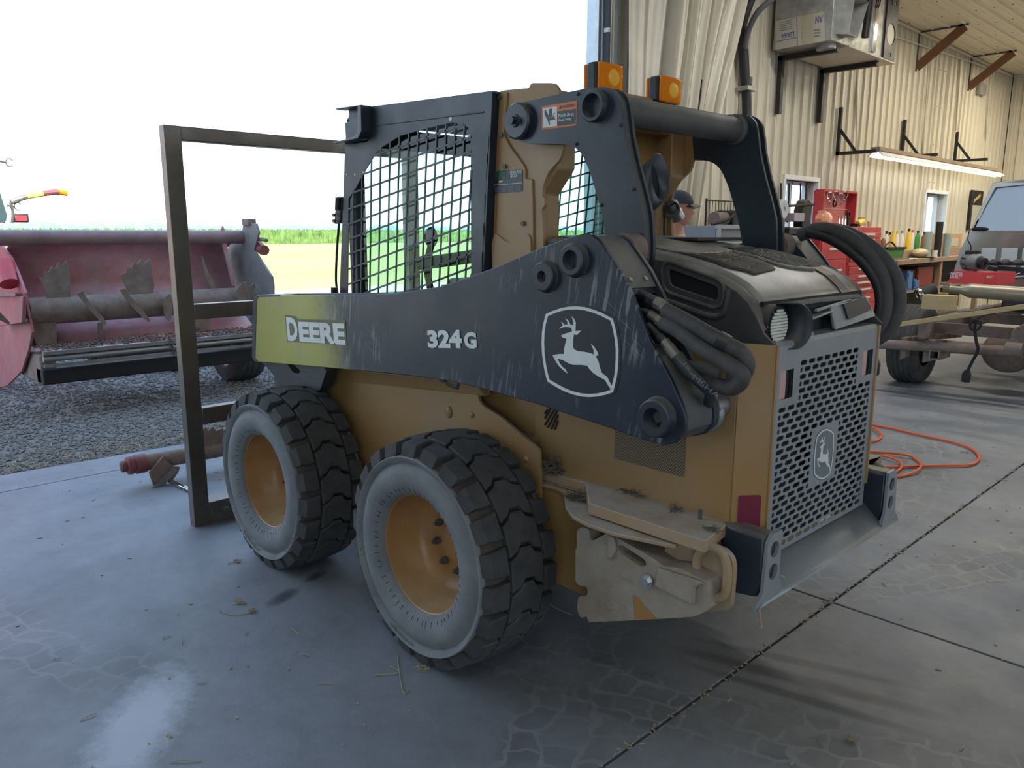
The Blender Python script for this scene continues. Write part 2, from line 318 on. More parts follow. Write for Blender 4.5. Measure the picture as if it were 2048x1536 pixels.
# ------------------------------------------------------------------ setting: floor, walls, ceiling, outside ground
WX = 3.05; YC = -16.5; ZC = 4.62; JY = -3.78
CHALK = ((.31, 1.68, 144, .42, .15, (.46, .49, .55), .85), (.80, .94, -68, .11, .05, (.04, .042, .045), .85), (.885, .74, -68, .08, .035, (.04, .042, .045), .85), (-1.0, -.03, 17, .55, .05, (.05, .052, .055), .75), (-1.05, .07, 14, .5, .035, (.06, .062, .065), .7), (-.95, -.14, 20, .45, .035, (.06, .062, .065), .65))
def concrete():
    m = bpy.data.materials.new('sealed_concrete'); m.use_nodes = True; nt = m.node_tree; N = nt.nodes; L = nt.links; b = N['Principled BSDF']
    tc = N.new('ShaderNodeTexCoord'); vec = tc.outputs['Object']
    def node(t, **k):
        n = N.new(t)
        for a, q in k.items(): setattr(n, a, q)
        return n
    def noise(sc, det=6.0, rg=0.6, v=None):
        n = node('ShaderNodeTexNoise'); n.inputs['Scale'].default_value = sc; n.inputs['Detail'].default_value = det; n.inputs['Roughness'].default_value = rg; L.new(v or vec, n.inputs['Vector']); return n.outputs['Fac']
    def rng(f, a, c, lo=0, hi=1):
        r = node('ShaderNodeMapRange'); L.new(f, r.inputs['Value'])
        for k, q in (('From Min', a), ('From Max', c), ('To Min', lo), ('To Max', hi)): r.inputs[k].default_value = q
        return r.outputs[0]
    def math2(op, a, c):
        q = node('ShaderNodeMath', operation=op)
        for i, s in ((0, a), (1, c)):
            if isinstance(s, (int, float)): q.inputs[i].default_value = s
            else: L.new(s, q.inputs[i])
        return q.outputs[0]
    def mix(f, A, B):
        x = node('ShaderNodeMix', data_type='RGBA')
        if isinstance(f, (int, float)): x.inputs[0].default_value = f
        else: L.new(f, x.inputs[0])
        for i, q in ((6, A), (7, B)):
            if isinstance(q, tuple): x.inputs[i].default_value = q + (1,)
            else: L.new(q, x.inputs[i])
        return x.outputs[2]
    c = mix(rng(noise(0.9, 8), 0.3, 0.7), (0.158, 0.170, 0.190), (0.245, 0.260, 0.280))
    c = mix(math2('MULTIPLY', rng(noise(3.5, 9, 0.7), 0.42, 0.66), 0.55), c, (0.115, 0.118, 0.12))
    c = mix(math2('MULTIPLY', rng(noise(26, 5, 0.7), 0.60, 0.72), 0.4), c, (0.32, 0.32, 0.31))
    # chalky pale patch and dusty areas
    c = mix(math2('MULTIPLY', rng(noise(1.3, 10, 0.75), 0.55, 0.70), 0.35), c, (0.33, 0.335, 0.335))
    # tyre prints left on the floor: brick-like blocks in curved bands
    for (px, py, ang, half, seed, amt) in ((-0.95, -1.15, 62, 0.17, 0.0, 0.6), (-0.35, -3.0, 108, 0.19, 3.0, 0.6), (-0.95, 0.35, 20, 0.16, 7.0, 0.7), (-0.95, 1.28, -52, 0.16, 9.0, 0.75), (1.55, 1.9, 12, 0.16, 5.0, 0.45)):
        mp = node('ShaderNodeMapping', vector_type='TEXTURE'); mp.inputs['Location'].default_value = (px, py, 0); mp.inputs['Rotation'].default_value = (0, 0, math.radians(ang)); L.new(vec, mp.inputs[0])
        sp = node('ShaderNodeSeparateXYZ'); L.new(mp.outputs[0], sp.inputs[0])
        curve = math2('MULTIPLY', math2('MULTIPLY', sp.outputs['X'], sp.outputs['X']), 0.10)
        y = math2('ADD', sp.outputs['Y'], curve); ya = math2('ABSOLUTE', y, 0)
        cb = node('ShaderNodeCombineXYZ'); L.new(sp.outputs['X'], cb.inputs[0]); L.new(y, cb.inputs[1])
        ad = node('ShaderNodeVectorMath', operation='ADD'); L.new(cb.outputs[0], ad.inputs[0])
        nz = node('ShaderNodeTexNoise'); nz.inputs['Scale'].default_value = 6; L.new(vec, nz.inputs['Vector'])
        sc = node('ShaderNodeVectorMath', operation='SCALE'); sc.inputs['Scale'].default_value = 0.17; L.new(nz.outputs['Color'], sc.inputs[0]); L.new(sc.outputs[0], ad.inputs[1])
        br = node('ShaderNodeTexBrick'); br.inputs['Scale'].default_value = 1.0; br.inputs['Mortar Size'].default_value = 0.011; br.inputs['Mortar Smooth'].default_value = 0.5; br.inputs['Brick Width'].default_value = 0.115; br.inputs['Row Height'].default_value = 0.105
        br.offset = 0.5; br.inputs['Color1'].default_value = (1, 1, 1, 1); br.inputs['Color2'].default_value = (0.6, 0.6, 0.6, 1); br.inputs['Mortar'].default_value = (0, 0, 0, 1); L.new(ad.outputs[0], br.inputs['Vector'])
        band = rng(ya, half * 0.8, half * 1.05, 1, 0); ends = rng(math2('ABSOLUTE', sp.outputs['X'], 0), 0.75, 1.5, 1, 0)
        k = math2('MULTIPLY', math2('MULTIPLY', band, ends), math2('MULTIPLY', rng(noise(2.2 + seed * 0.07, 4), 0.35, 0.62), amt))
        bw = node('ShaderNodeRGBToBW'); L.new(br.outputs['Color'], bw.inputs[0])
        c = mix(math2('MULTIPLY', k, bw.outputs[0]), c, (0.085, 0.087, 0.09)); c = mix(math2('MULTIPLY', k, math2('MULTIPLY', math2('SUBTRACT', 1.0, bw.outputs[0]), 0.35)), c, (0.34, 0.34, 0.33))
    # chalky pale spill with a ragged outline, and two dark rubber smears
    for (px, py, ang, hx, hy, col, amt) in (CHALK):
        mp = node('ShaderNodeMapping', vector_type='TEXTURE'); mp.inputs['Location'].default_value = (px, py, 0); mp.inputs['Rotation'].default_value = (0, 0, math.radians(ang)); mp.inputs['Scale'].default_value = (hx, hy, 1); L.new(vec, mp.inputs[0])
        ln = node('ShaderNodeVectorMath', operation='LENGTH'); L.new(mp.outputs[0], ln.inputs[0])
        k = rng(math2('ADD', ln.outputs['Value'], math2('MULTIPLY', noise(14, 9, 0.8), 1.1)), 0.95, 1.5, 1, 0)
        c = mix(math2('MULTIPLY', k, amt), c, col)
    L.new(c, b.inputs['Base Color'])
    L.new(rng(noise(2.0, 6), 0.3, 0.75, 0.44, 0.68), b.inputs['Roughness'])
    bp = node('ShaderNodeBump'); bp.inputs['Strength'].default_value = 0.25; bp.inputs['Distance'].default_value = 0.01
    L.new(math2('ADD', math2('MULTIPLY', noise(120, 3), 0.25), noise(5, 6)), bp.inputs['Height']); L.new(bp.outputs[0], b.inputs['Normal'])
    return m
mt['conc'] = concrete()
E_ = 0.010
sub = MB().bx(-12.0, 3.6, -16.6, 7.0, -0.25, -0.02).build('floor', simple('joint_dirt', (0.06, 0.05, 0.042), 0.9), kind='structure', smooth=0)
def slab(pts):
    return MB().prism([V((x, y, -0.02)) for x, y in pts], (0, 0, 0.02)).build('floor_slab', mt['conc'], sub, bev=0.004, smooth=0)
J = -0.80; K = -0.665; g = E_ / 2
for x0, x1 in ((-12.0, J), (J, 3.17)):
    for y0, y1 in ((-16.5, -8.0), (-8.0, K), (K, 7.0)):
        # the joint drifts a little to the left as it runs back
        d = 0.02
        slab([(x0 + g, y0 + g), (x1 - g, y0 + g), (x1 - g, y1 - g), (x0 + g, y1 - g)])
slab([(3.17 + g, -16.5), (3.42, -3.0), (3.60, 3.0), (3.70, 7.0), (3.17 + g, 7.0)])

# ---- ribbed wall panels
def rib_profile(w, per=0.2286):
    """(along, out) over one sheet of width w; out is towards the room"""
    pr = []; k = 0.0
    while k < w - 1e-6:
        e = min(per, w - k)
        for a, o in ((0.0, 0), (0.036, 0), (0.046, 0.030), (0.070, 0.030), (0.080, 0), (0.125, 0), (0.131, 0.004), (0.139, 0.004), (0.145, 0), (0.182, 0), (0.188, 0.004), (0.196, 0.004), (0.202, 0)):
            if a < e: pr.append((k + a, o))
        k += per
    pr.append((w, 0)); return pr
def ribbed(name, parent, o, along, out, upv, w, h, m):
    o = V(o); along = V(along); out = V(out); upv = V(upv)
    rows = [[o + along * a + out * q + upv * z for a, q in rib_profile(w)] for z in (0, h)]
    return MB().grid(rows).build(name, m, parent, smooth=0)
wf = MB().bx(WX + 0.06, WX + 0.20, YC, JY - 0.02, -0.25, 2.2 - 0.62)
# solid wall body behind the sheets, with two window holes
wz0, wz1 = 1.33, 2.17
wins = ((-8.32, -7.42), (-13.45, -12.42))
wf = MB(); ys = [YC] + [y for w in sorted(wins) for y in w] + [JY - 0.02]
for i in range(0, len(ys), 2): wf.bx(WX + 0.03, WX + 0.20, ys[i], ys[i + 1], -0.25, ZC)
for a, b_ in wins: wf.bx(WX + 0.03, WX + 0.20, a, b_, -0.25, wz0); wf.bx(WX + 0.03, WX + 0.20, a, b_, wz1, ZC)
wall_front = wf.build('wall_front', simple('wall_core', (0.4, 0.37, 0.3)), kind='structure', smooth=0)
y = JY - 0.02; edges = [JY - 0.02]
SW = 0.9144
cuts = sorted([JY - 0.02] + [JY - 0.02 - SW * i for i in range(1, 14)] + [v for w in wins for v in w] + [YC], reverse=True)
for a, b_ in zip(cuts, cuts[1:]):
    if a - b_ < 0.02: continue
    inw = any(w0 - 1e-6 <= b_ and a <= w1 + 1e-6 for w0, w1 in wins)
    for z0, z1 in (((0, wz0), (wz1, ZC)) if inw else ((0, ZC),)):
        # start each sheet on the same rib grid
        ribbed('wall_panel', wall_front, (WX, a, z0), (0, -1, 0), (-1, 0, 0), (0, 0, 1), a - b_, z1 - z0, mt['panel'])
sc = MB()
for z in (0.4, 1.05, 1.72, 2.35, 2.98, 3.6, 4.2):
    k = JY - 0.02 - 0.10
    while k > YC:
        if not (wz0 - 0.05 < z < wz1 + 0.05 and any(a - 0.02 < k < b_ + 0.02 for a, b_ in wins)): sc.box((WX - 0.004, k, z + random.uniform(-.004, .004)), (0.008, 0.014, 0.014))
        k -= 0.2286
sc.build('screw', simple('screw_heads', (0.12, 0.10, 0.08)), wall_front, kind='stuff', smooth=0)
wall_back = MB().bx(-12, WX + 0.2, YC - 0.2, YC - 0.03, -0.25, ZC).build('wall_back', simple('wall_core_b', (0.4, 0.37, 0.3)), kind='structure', smooth=0)
x = WX
while x > -12:
    w = min(SW, x + 12); ribbed('wall_panel', wall_back, (x, YC, 0), (-1, 0, 0), (0, 1, 0), (0, 0, 1), w, ZC, mt['panel']); x -= SW
ceiling = MB().bx(-12.0, 3.3, YC - 0.2, 7.2, ZC + 0.03, ZC + 0.25).build('ceiling', simple('roof_core', (0.4, 0.37, 0.3)), kind='structure', smooth=0)
x = WX + 0.05
while x > -12:
    w = min(SW, x + 12)
    ribbed('ceiling_panel', ceiling, (x, YC, ZC), (-1, 0, 0), (0, 0, -1), (0, 1, 0), w, 23.5, mt['ceil']); x -= SW
sc = MB()
for yy in range(0, 13):
    k = WX - 0.1
    while k > -4: sc.box((k, -16.2 + yy * 0.9, ZC - 0.004), (0.016, 0.016, 0.008)); k -= 0.2286
sc.build('screw', simple('screw_heads_c', (0.12, 0.10, 0.08)), ceiling, kind='stuff', smooth=0)
# unseen walls behind the camera, with openings added to let sky light in
MB().bx(-12, -9.5, 7.0, 7.2, -0.25, ZC).bx(-3.6, WX, 7.0, 7.2, -0.25, ZC).bx(-9.5, -3.6, 7.0, 7.2, 4.25, ZC).build('unseen_wall_left', mt['panel'], kind='structure', smooth=0)
MB().bx(-12.2, -12.0, YC, -9.5, -0.25, ZC).bx(-12.2, -12.0, 0.5, 7.2, -0.25, ZC).bx(-12.2, -12.0, -9.5, 0.5, 4.25, ZC).build('unseen_wall_rear', mt['panel'], kind='structure', smooth=0)
MB().bx(WX + 0.03, WX + 0.20, 4.6, 7.2, -0.25, ZC).build('unseen_wall_side', mt['panel'], kind='structure', smooth=0)
# corner trims
MB().bx(WX - 0.05, WX - 0.02, YC + 0.0, YC + 0.09, 0, ZC).bx(WX - 0.09, WX - 0.05, YC + 0.005, YC + 0.03, 0, ZC).build('trim_1', mt['panel'], kind='structure', bev=0.004)
MB().bx(WX - 0.06, WX - 0.022, YC, JY - 2.4, ZC - 0.05, ZC - 0.021).build('trim_2', mt['panel'], kind='structure', bev=0.004)
# door jamb with track and weather seal
jam = MB().bx(WX + 0.04, WX + 0.24, JY - 0.02, JY + 0.0, 0, ZC).bx(WX - 0.02, WX + 0.05, JY - 0.16, JY - 0.04, 0, ZC).build('trim_3', mt['bluetrim'], kind='structure', bev=0.003)
MB().bx(WX - 0.03, WX + 0.03, JY - 0.035, JY - 0.005, 0, ZC).build('weather_seal', simple('black_seal', (0.012, 0.014, 0.02), 0.6), jam)
MB().bx(WX + 0.06, WX + 0.10, JY + 0.0, JY + 0.035, 0, ZC).build('door_track', mt['steel'], jam)
for z in (3.35, 2.2, 1.1): MB().bx(WX - 0.035, WX + 0.02, JY - 0.02, JY + 0.005, z, z + 0.04).build('track_clip', mt['galv'], jam)

# ---- windows
def window(n, y0, y1):
    fr = MB(); z0, z1 = wz0, wz1; t = 0.045
    for a, b_, c_, d_ in ((y0, y1, z0, z0 + t), (y0, y1, z1 - t, z1), (y0, y0 + t, z0, z1), (y1 - t, y1, z0, z1), ((y0 + y1) / 2 - 0.02, (y0 + y1) / 2 + 0.02, z0, z1)): fr.bx(WX + 0.12, WX + 0.18, a, b_, c_, d_)
    f = fr.build('window_%d' % n, mt['trim'], kind='structure', bev=0.004)
    rv = MB()
    for a, b_, c_, d_ in ((y0 - .05, y1 + .05, z0 - 0.06, z0), (y0 - .05, y1 + .05, z1, z1 + 0.06), (y0 - 0.06, y0, z0, z1), (y1, y1 + 0.06, z0, z1)): rv.bx(WX - 0.035, WX + 0.18, a, b_, c_, d_)
    rv.build('window_casing', mt['trim'], f, bev=0.004)
    for a, b_ in ((y0 + t, (y0 + y1) / 2 - 0.02), ((y0 + y1) / 2 + 0.02, y1 - t)):
        MB().bx(WX + 0.145, WX + 0.15, a, b_, z0 + t, z1 - t).build('pane', mt['pane'], f, smooth=0)
window(1, *wins[0]); window(2, *wins[1])

# ---- outside: gravel yard, lawn, maize, far trees, far shed
grav = M('grey_gravel', (0.13, 0.123, 0.113), 0.95, var=0.5, scale=38, dust=(0.27, 0.25, 0.22), dust_amt=0.6, bump=1.0, bscale=55, patch=(0.12, 0.11, 0.10), patch_amt=0.5, patch_scale=3)
yard = MB().bx(-70, 9.0, -70, 70, -0.4, -0.035).build('gravel_yard', grav, kind='structure', smooth=0)
MB().bx(9.0, 17.3, -70, 70, -0.4, -0.034).build('gravel_yard_sunlit', M('pale_sunlit_gravel', (0.42, 0.40, 0.36), 0.95, var=0.25, scale=30, bump=0.6, bscale=50), kind='structure', smooth=0)  # same gravel past the shade edge, sunlight put into a paler colour
def scatter(n, f):
    vs = []; fs = []
    for i in range(n):
        x, y, z, r = f(); k = len(vs)
        a = random.uniform(0, 6.28); ca, sa = math.cos(a), math.sin(a); sx, sy, sz = r * random.uniform(.7, 1.3), r * random.uniform(.6, 1.0), r * random.uniform(.4, .75)
        for px, py, pz in ((1, 0, .1), (.3, .9, -.1), (-.8, .6, .1), (-.9, -.5, -.1), (.2, -1, .1), (0, 0, 1), (.5, .3, .75), (0, 0, -1)):
            vs.append((x + (px * ca * sx - py * sa * sy), y + (px * sa * sx + py * ca * sy), z + pz * sz))
        for t in ((0, 1, 6), (1, 2, 5), (2, 3, 5), (3, 4, 5), (4, 0, 6), (1, 5, 6), (4, 6, 5), (1, 0, 7), (2, 1, 7), (3, 2, 7), (4, 3, 7), (0, 4, 7)): fs.append(tuple(k + q for q in t))
    return vs, fs
def gp():
    x = 3.45 + (random.random() ** 1.6) * 5.2; return (x, random.uniform(-2.6, 3.6), -0.03, random.uniform(0.008, 0.024))
st = MB(); st.add(*scatter(26000, gp))
pebm = M('pebbles', (0.12, 0.113, 0.105), 0.95, var=0.7, scale=45, dust=(0.30, 0.28, 0.25), dust_amt=0.45)
tag(st.build('gravel_stones', pebm, smooth=0, fix=False), 'loose grey gravel stones in front of the doorway', 'gravel', kind='stuff')
grass = M('mown_grass', (0.21, 0.27, 0.06), 0.9, var=0.2, scale=0.15, col2=(0.29, 0.33, 0.10), dust=(0.34, 0.34, 0.13), dust_amt=0.5, stretch=(1, 0.35, 1))
MB().bx(17.2, 125, -140, 60, -0.4, -0.06).build('lawn', grass, kind='structure', smooth=0)
corn = MB()
for r_ in range(14):
    x = 100 + r_ * 2.2
    for i in range(300):
        yy = -130 + i * 0.62 + random.uniform(-.2, .2); h = random.uniform(1.5, 2.1); w = random.uniform(.35, .6); s = random.uniform(-.3, .3)
        corn.add([(x, yy - w, 0), (x + s, yy + w, 0), (x - s * .5, yy + w * .6, h * .8), (x, yy, h), (x + s * .5, yy - w * .7, h * .75)], [(0, 1, 2, 3, 4)])
tag(corn.build('maize_field', M('maize_leaves', (0.10, 0.17, 0.04), 0.8, var=0.4, scale=1.5), smooth=0, fix=False), 'rows of green maize at the far edge of the mown lawn', 'crop', kind='stuff')
tr = MB()
for i in range(160):
    yy = -420 + i * 3.0 + random.uniform(-1, 1); xx = 330 + random.uniform(-8, 8); tr.ball((xx, yy, 2.0), 1, 7, 5, (3.5, random.uniform(3, 6), random.uniform(1.6, 3.6)))
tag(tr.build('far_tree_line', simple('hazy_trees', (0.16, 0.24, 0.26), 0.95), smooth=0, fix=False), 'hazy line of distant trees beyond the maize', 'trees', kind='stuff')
sh = thing('far_shed', (60, 8, 0), 'pale low shed far away beyond the red header', 'shed')
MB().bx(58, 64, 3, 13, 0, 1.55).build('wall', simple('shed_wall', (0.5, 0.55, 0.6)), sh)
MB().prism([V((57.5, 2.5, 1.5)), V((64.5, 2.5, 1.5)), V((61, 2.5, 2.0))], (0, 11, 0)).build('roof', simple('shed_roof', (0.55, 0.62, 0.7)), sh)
# ------------------------------------------------------------------ the skid steer loader
SK = thing('skid_steer_loader', (0.3, 0, 0), 'black and yellow skid steer loader parked on the shop floor, seen from its rear left', 'loader')
WB = 1.136
def arm_paint():
    """black paint that fades to a yellow printed front, with rubbed scratches"""
    m = M('arm_paint', (0.010, 0.015, 0.026), 0.38, dust=(0.038, 0.052, 0.075), dust_amt=0.55, scale=2.5)
    nt = m.node_tree; N = nt.nodes; L = nt.links; b = N['Principled BSDF']; base = b.inputs['Base Color'].links[0].from_socket
    tc = N.new('ShaderNodeTexCoord'); sp = N.new('ShaderNodeSeparateXYZ'); L.new(tc.outputs['Object'], sp.inputs[0])
    n = N.new('ShaderNodeTexNoise'); n.inputs['Scale'].default_value = 25; L.new(tc.outputs['Object'], n.inputs[0])
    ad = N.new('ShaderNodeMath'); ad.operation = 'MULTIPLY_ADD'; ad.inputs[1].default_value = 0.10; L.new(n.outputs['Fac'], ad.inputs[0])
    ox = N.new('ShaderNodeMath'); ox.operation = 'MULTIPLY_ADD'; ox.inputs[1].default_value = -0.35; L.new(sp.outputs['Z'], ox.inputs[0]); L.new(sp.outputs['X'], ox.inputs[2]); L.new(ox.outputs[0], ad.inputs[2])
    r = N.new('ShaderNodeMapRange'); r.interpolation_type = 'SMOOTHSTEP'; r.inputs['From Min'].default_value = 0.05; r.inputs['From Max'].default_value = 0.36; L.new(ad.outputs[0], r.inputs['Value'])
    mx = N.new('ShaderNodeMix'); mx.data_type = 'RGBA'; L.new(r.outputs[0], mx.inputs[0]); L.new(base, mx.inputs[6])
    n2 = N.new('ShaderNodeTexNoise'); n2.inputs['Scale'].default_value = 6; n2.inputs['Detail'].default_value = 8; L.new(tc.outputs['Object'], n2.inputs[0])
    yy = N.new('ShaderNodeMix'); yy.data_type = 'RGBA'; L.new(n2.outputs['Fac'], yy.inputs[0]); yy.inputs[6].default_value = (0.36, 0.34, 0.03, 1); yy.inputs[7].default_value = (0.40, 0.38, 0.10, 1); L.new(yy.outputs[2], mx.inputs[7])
    last = mx.outputs[2]
    # two families of thin scratches, and mud-splash streaks along the lower edge
    for rot, sc, lo, amt, col in ((35, (2, 1, 90), 0.64, 0.5, (0.30, 0.33, 0.36, 1)), (-28, (2.5, 1, 110), 0.66, 0.5, (0.26, 0.29, 0.33, 1)), (100, (4, 1, 45), 0.55, 0.6, (0.26, 0.275, 0.29, 1))):
        mp = N.new('ShaderNodeMapping'); mp.inputs['Rotation'].default_value = (0, math.radians(rot), 0); mp.inputs['Scale'].default_value = (1, 1, 1); L.new(tc.outputs['Object'], mp.inputs[0])
        m2 = N.new('ShaderNodeMapping'); m2.inputs['Scale'].default_value = sc; L.new(mp.outputs[0], m2.inputs[0])
        q = N.new('ShaderNodeTexNoise'); q.inputs['Scale'].default_value = 1.6; q.inputs['Detail'].default_value = 3; L.new(m2.outputs[0], q.inputs[0])
        q2 = N.new('ShaderNodeMapRange'); q2.inputs['From Min'].default_value = lo; q2.inputs['From Max'].default_value = lo + 0.05; q2.inputs['To Max'].default_value = amt; L.new(q.outputs['Fac'], q2.inputs['Value'])
        f = q2.outputs[0]
        ms = N.new('ShaderNodeTexNoise'); ms.inputs['Scale'].default_value = 4.0; L.new(tc.outputs['Object'], ms.inputs[0])
        mr = N.new('ShaderNodeMapRange'); mr.inputs['From Min'].default_value = 0.45; mr.inputs['From Max'].default_value = 0.6; L.new(ms.outputs['Fac'], mr.inputs['Value'])
        k = N.new('ShaderNodeMath'); k.operation = 'MULTIPLY'; L.new(f, k.inputs[0]); L.new(mr.outputs[0], k.inputs[1])
        x = N.new('ShaderNodeMix'); x.data_type = 'RGBA'; L.new(k.outputs[0], x.inputs[0]); L.new(last, x.inputs[6]); x.inputs[7].default_value = col; last = x.outputs[2]
    L.new(last, b.inputs['Base Color']); return m
mt['arm'] = arm_paint()
Rm = (-1, 0, 0); Um = (0, 0, 1)                       # reading directions on a left-hand side face
def side(pts, y): return [P(u, v, Y, y) for u, v in pts]
def mir(pts, s): return [V((p.x, p.y * s, p.z)) for p in pts]

# ---- wheels -------------------------------------------------------
def make_wheel():
    c = V((0, 0.70, 0.40))
    wheel = MB().lathe([(0.213, 0.128), (0.222, 0.134), (0.222, 0.128), (0.208, 0.118), (0.203, 0.09), (0.199, 0.05), (0.190, 0.035), (0.186, 0.0), (0.168, -0.022), (0.150, -0.03), (0.135, -0.036), (0.070, -0.038), (0.068, -0.026), (0.0, -0.024)], c, (0, 1, 0), 56).build('wheel', mt['rim'], SK, c, smooth=40)
    t = MB(); n = 88
    prof = [(0.205, 0.10), (0.214, 0.130), (0.224, 0.140), (0.240, 0.150), (0.262, 0.1585), (0.285, 0.160), (0.305, 0.155), (0.318, 0.146), (0.325, 0.143), (0.331, 0.150), (0.343, 0.157), (0.3475, 0.159), (0.351, 0.155), (0.352, 0.142)]
    tread_base = [(0.352, 0.1415), (0.362, 0.133), (0.372, 0.115), (0.376, 0.06), (0.378, 0.0)]
    t.lathe(prof, c, (0, 1, 0), n); t.lathe([(r, -h) for r, h in prof], c, (0, 1, 0), n)
    MB().lathe(tread_base + [(r, -h) for r, h in tread_base[::-1][1:]], c, (0, 1, 0), n).build('tire_carcass', M('dirty_groove', (.05, .042, .036), .9, dust=(.10, .075, .055), dust_amt=.8, scale=14), wheel, c, smooth=50)
    cr = MB()
    for k in range(52):
        a = 2 * math.pi * k / 52 + random.uniform(-.03, .03); ra = V((math.sin(a), 0, math.cos(a))); r0 = .229; r1 = r0 + random.uniform(.010, .022)
        cr.bar(c + ra * r0 + V((0, .1435, 0)), c + ra * r1 + V((0, .1435 + (r1 - r0) * .45, 0)), .0022, .003, (0, 1, 0))
    cr.build('bead_crack', mt['dark'], wheel, c, smooth=0, kind='stuff')
    side_t = t.build('tire', mt['sidewall'], wheel, c, smooth=50)
    NB = 22; p = 2 * math.pi * 0.40 / NB
    def M3(s, u, r):
        a = s / 0.40; return c + V((r * math.sin(a), u, r * math.cos(a)))
    tb = MB()
    def block(poly, rt, rb, drop=None):
        m = len(poly); cx = sum(q[0] for q in poly) / m; cy = sum(q[1] for q in poly) / m
        top = [M3(cx + (s - cx) * 0.90, cy + (u - cy) * 0.93, rt - 0.010 * (abs(u) / 0.14) ** 3) for s, u in poly]
        mid = [M3(s, u, rt - 0.005 - 0.010 * (abs(u) / 0.14) ** 3) for s, u in poly]
        bot = []
        for s, u in poly:
            if drop and abs(u) > 0.125: bot.append(M3(s, math.copysign(0.1535, u), drop))
            else: bot.append(M3(s, u, rb))
        k = [top, mid, bot]; vs = [q for l in k for q in l]; fs = [tuple(range(m))]
        for a in range(2):
            for i in range(m): fs.append((a * m + i, (a + 1) * m + i, (a + 1) * m + (i + 1) % m, a * m + (i + 1) % m))
        tb.add(vs, fs)
    topl = [(-0.070, 0.018), (-0.036, 0.030), (-0.022, 0.052), (0.020, 0.056), (0.040, 0.034), (0.070, 0.022)]
    gap = 0.013
    for i in range(NB):
        s0 = i * p
        cen = [(s0 + s, u) for u, s in topl] + [(s0 + s - p + gap, u) for u, s in topl[::-1]]
        block(cen, 0.408, 0.377)
        for sg in (1, -1):
            o = s0 + (0.030 if sg > 0 else 0.034)
            sh = [(o + 0.046, 0.080 * sg), (o + 0.036, 0.142 * sg), (o - 0.042, 0.142 * sg), (o - 0.048, 0.104 * sg), (o - 0.044, 0.080 * sg)]
            block(sh, 0.406, 0.374, 0.354)
    tb.build('tire_tread', mt['rubber'], wheel, c, smooth=30, fix=True)
    # raised lettering and ribs on the sidewall
    lt = MB()
    def arc_word(n, a0, r, h, w):
        for i in range(n):
            a = a0 + i * w * 1.35 / r; ct = c + V((r * math.sin(a), 0.1555, r * math.cos(a))); tg = V((math.cos(a), 0, -math.sin(a))); ra = V((math.sin(a), 0, math.cos(a)))
            for q in ((-.5, 0, .18, 1), (.45, 0, .15, 1)) if i % 2 else ((-.5, 0, .18, 1), (0, .5, .9, .18)): lt.box(ct + tg * (q[0] * w * 0.8) + ra * (q[1] * h * 0.5), (q[2] * w, 0.002, q[3] * h), Matrix((tg, (0, 1, 0), ra)).transposed())
    for n_, a0, r, h, w in ((6, 1.45, 0.334, 0.020, 0.020), (4, -1.0, 0.334, 0.018, 0.018), (14, 0.0, 0.334, 0.008, 0.010), (9, 2.7, 0.334, 0.012, 0.012), (10, -2.9, 0.300, 0.006, 0.010)): arc_word(n_, a0, r, h, w)
    lt.build('tire_lettering', mt['sidewall'], wheel, c, smooth=0, fix=False, kind='stuff')
    # short cracks marked with a tyre bead's moulding ribs
    for k in range(8):
        a = 2 * math.pi * k / 8 + 0.2; q = c + V((0.100 * math.sin(a), -0.036, 0.100 * math.cos(a)))
        MB().tube([q, q + V((0, 0.022, 0))], [0.0135, 0.0125], 6).tube([q + V((0, 0.02, 0)), q + V((0, 0.032, 0))], 0.007, 8).build('lug_nut', mt['tubegrey'], wheel, q, smooth=30)
    a = math.radians(-80); q = c + V((0.172 * math.sin(a), -0.026, 0.172 * math.cos(a)))
    MB().tube([q, q + V((0, 0.03, 0))], [0.018, 0.012], 12).tube([q + V((0, 0.03, 0)), q + V((0, 0.05, 0))], 0.006, 8).build('valve_stem', mt['tubegrey'], wheel, q)
    MB().tube([c + V((0, -0.2, 0)), c + V((0, -0.08, 0))], [0.12, 0.12], 20).build('axle_stub', mt['black'], wheel, c)
    return wheel
w0 = make_wheel()
def put_wheel(x, sg, spin):
    r = w0.copy(); COL.objects.link(r); r.location = V((x, 0.70 * sg, 0.40)) - ORG[SK.name]; r.rotation_euler = (0, spin, 0 if sg > 0 else math.pi)
    for ch in w0.children:
        k = ch.copy(); COL.objects.link(k); k.parent = r
    return r
put_wheel(WB, 1, 1.15); put_wheel(0, -1, 0.3); put_wheel(WB, -1, 0.9)

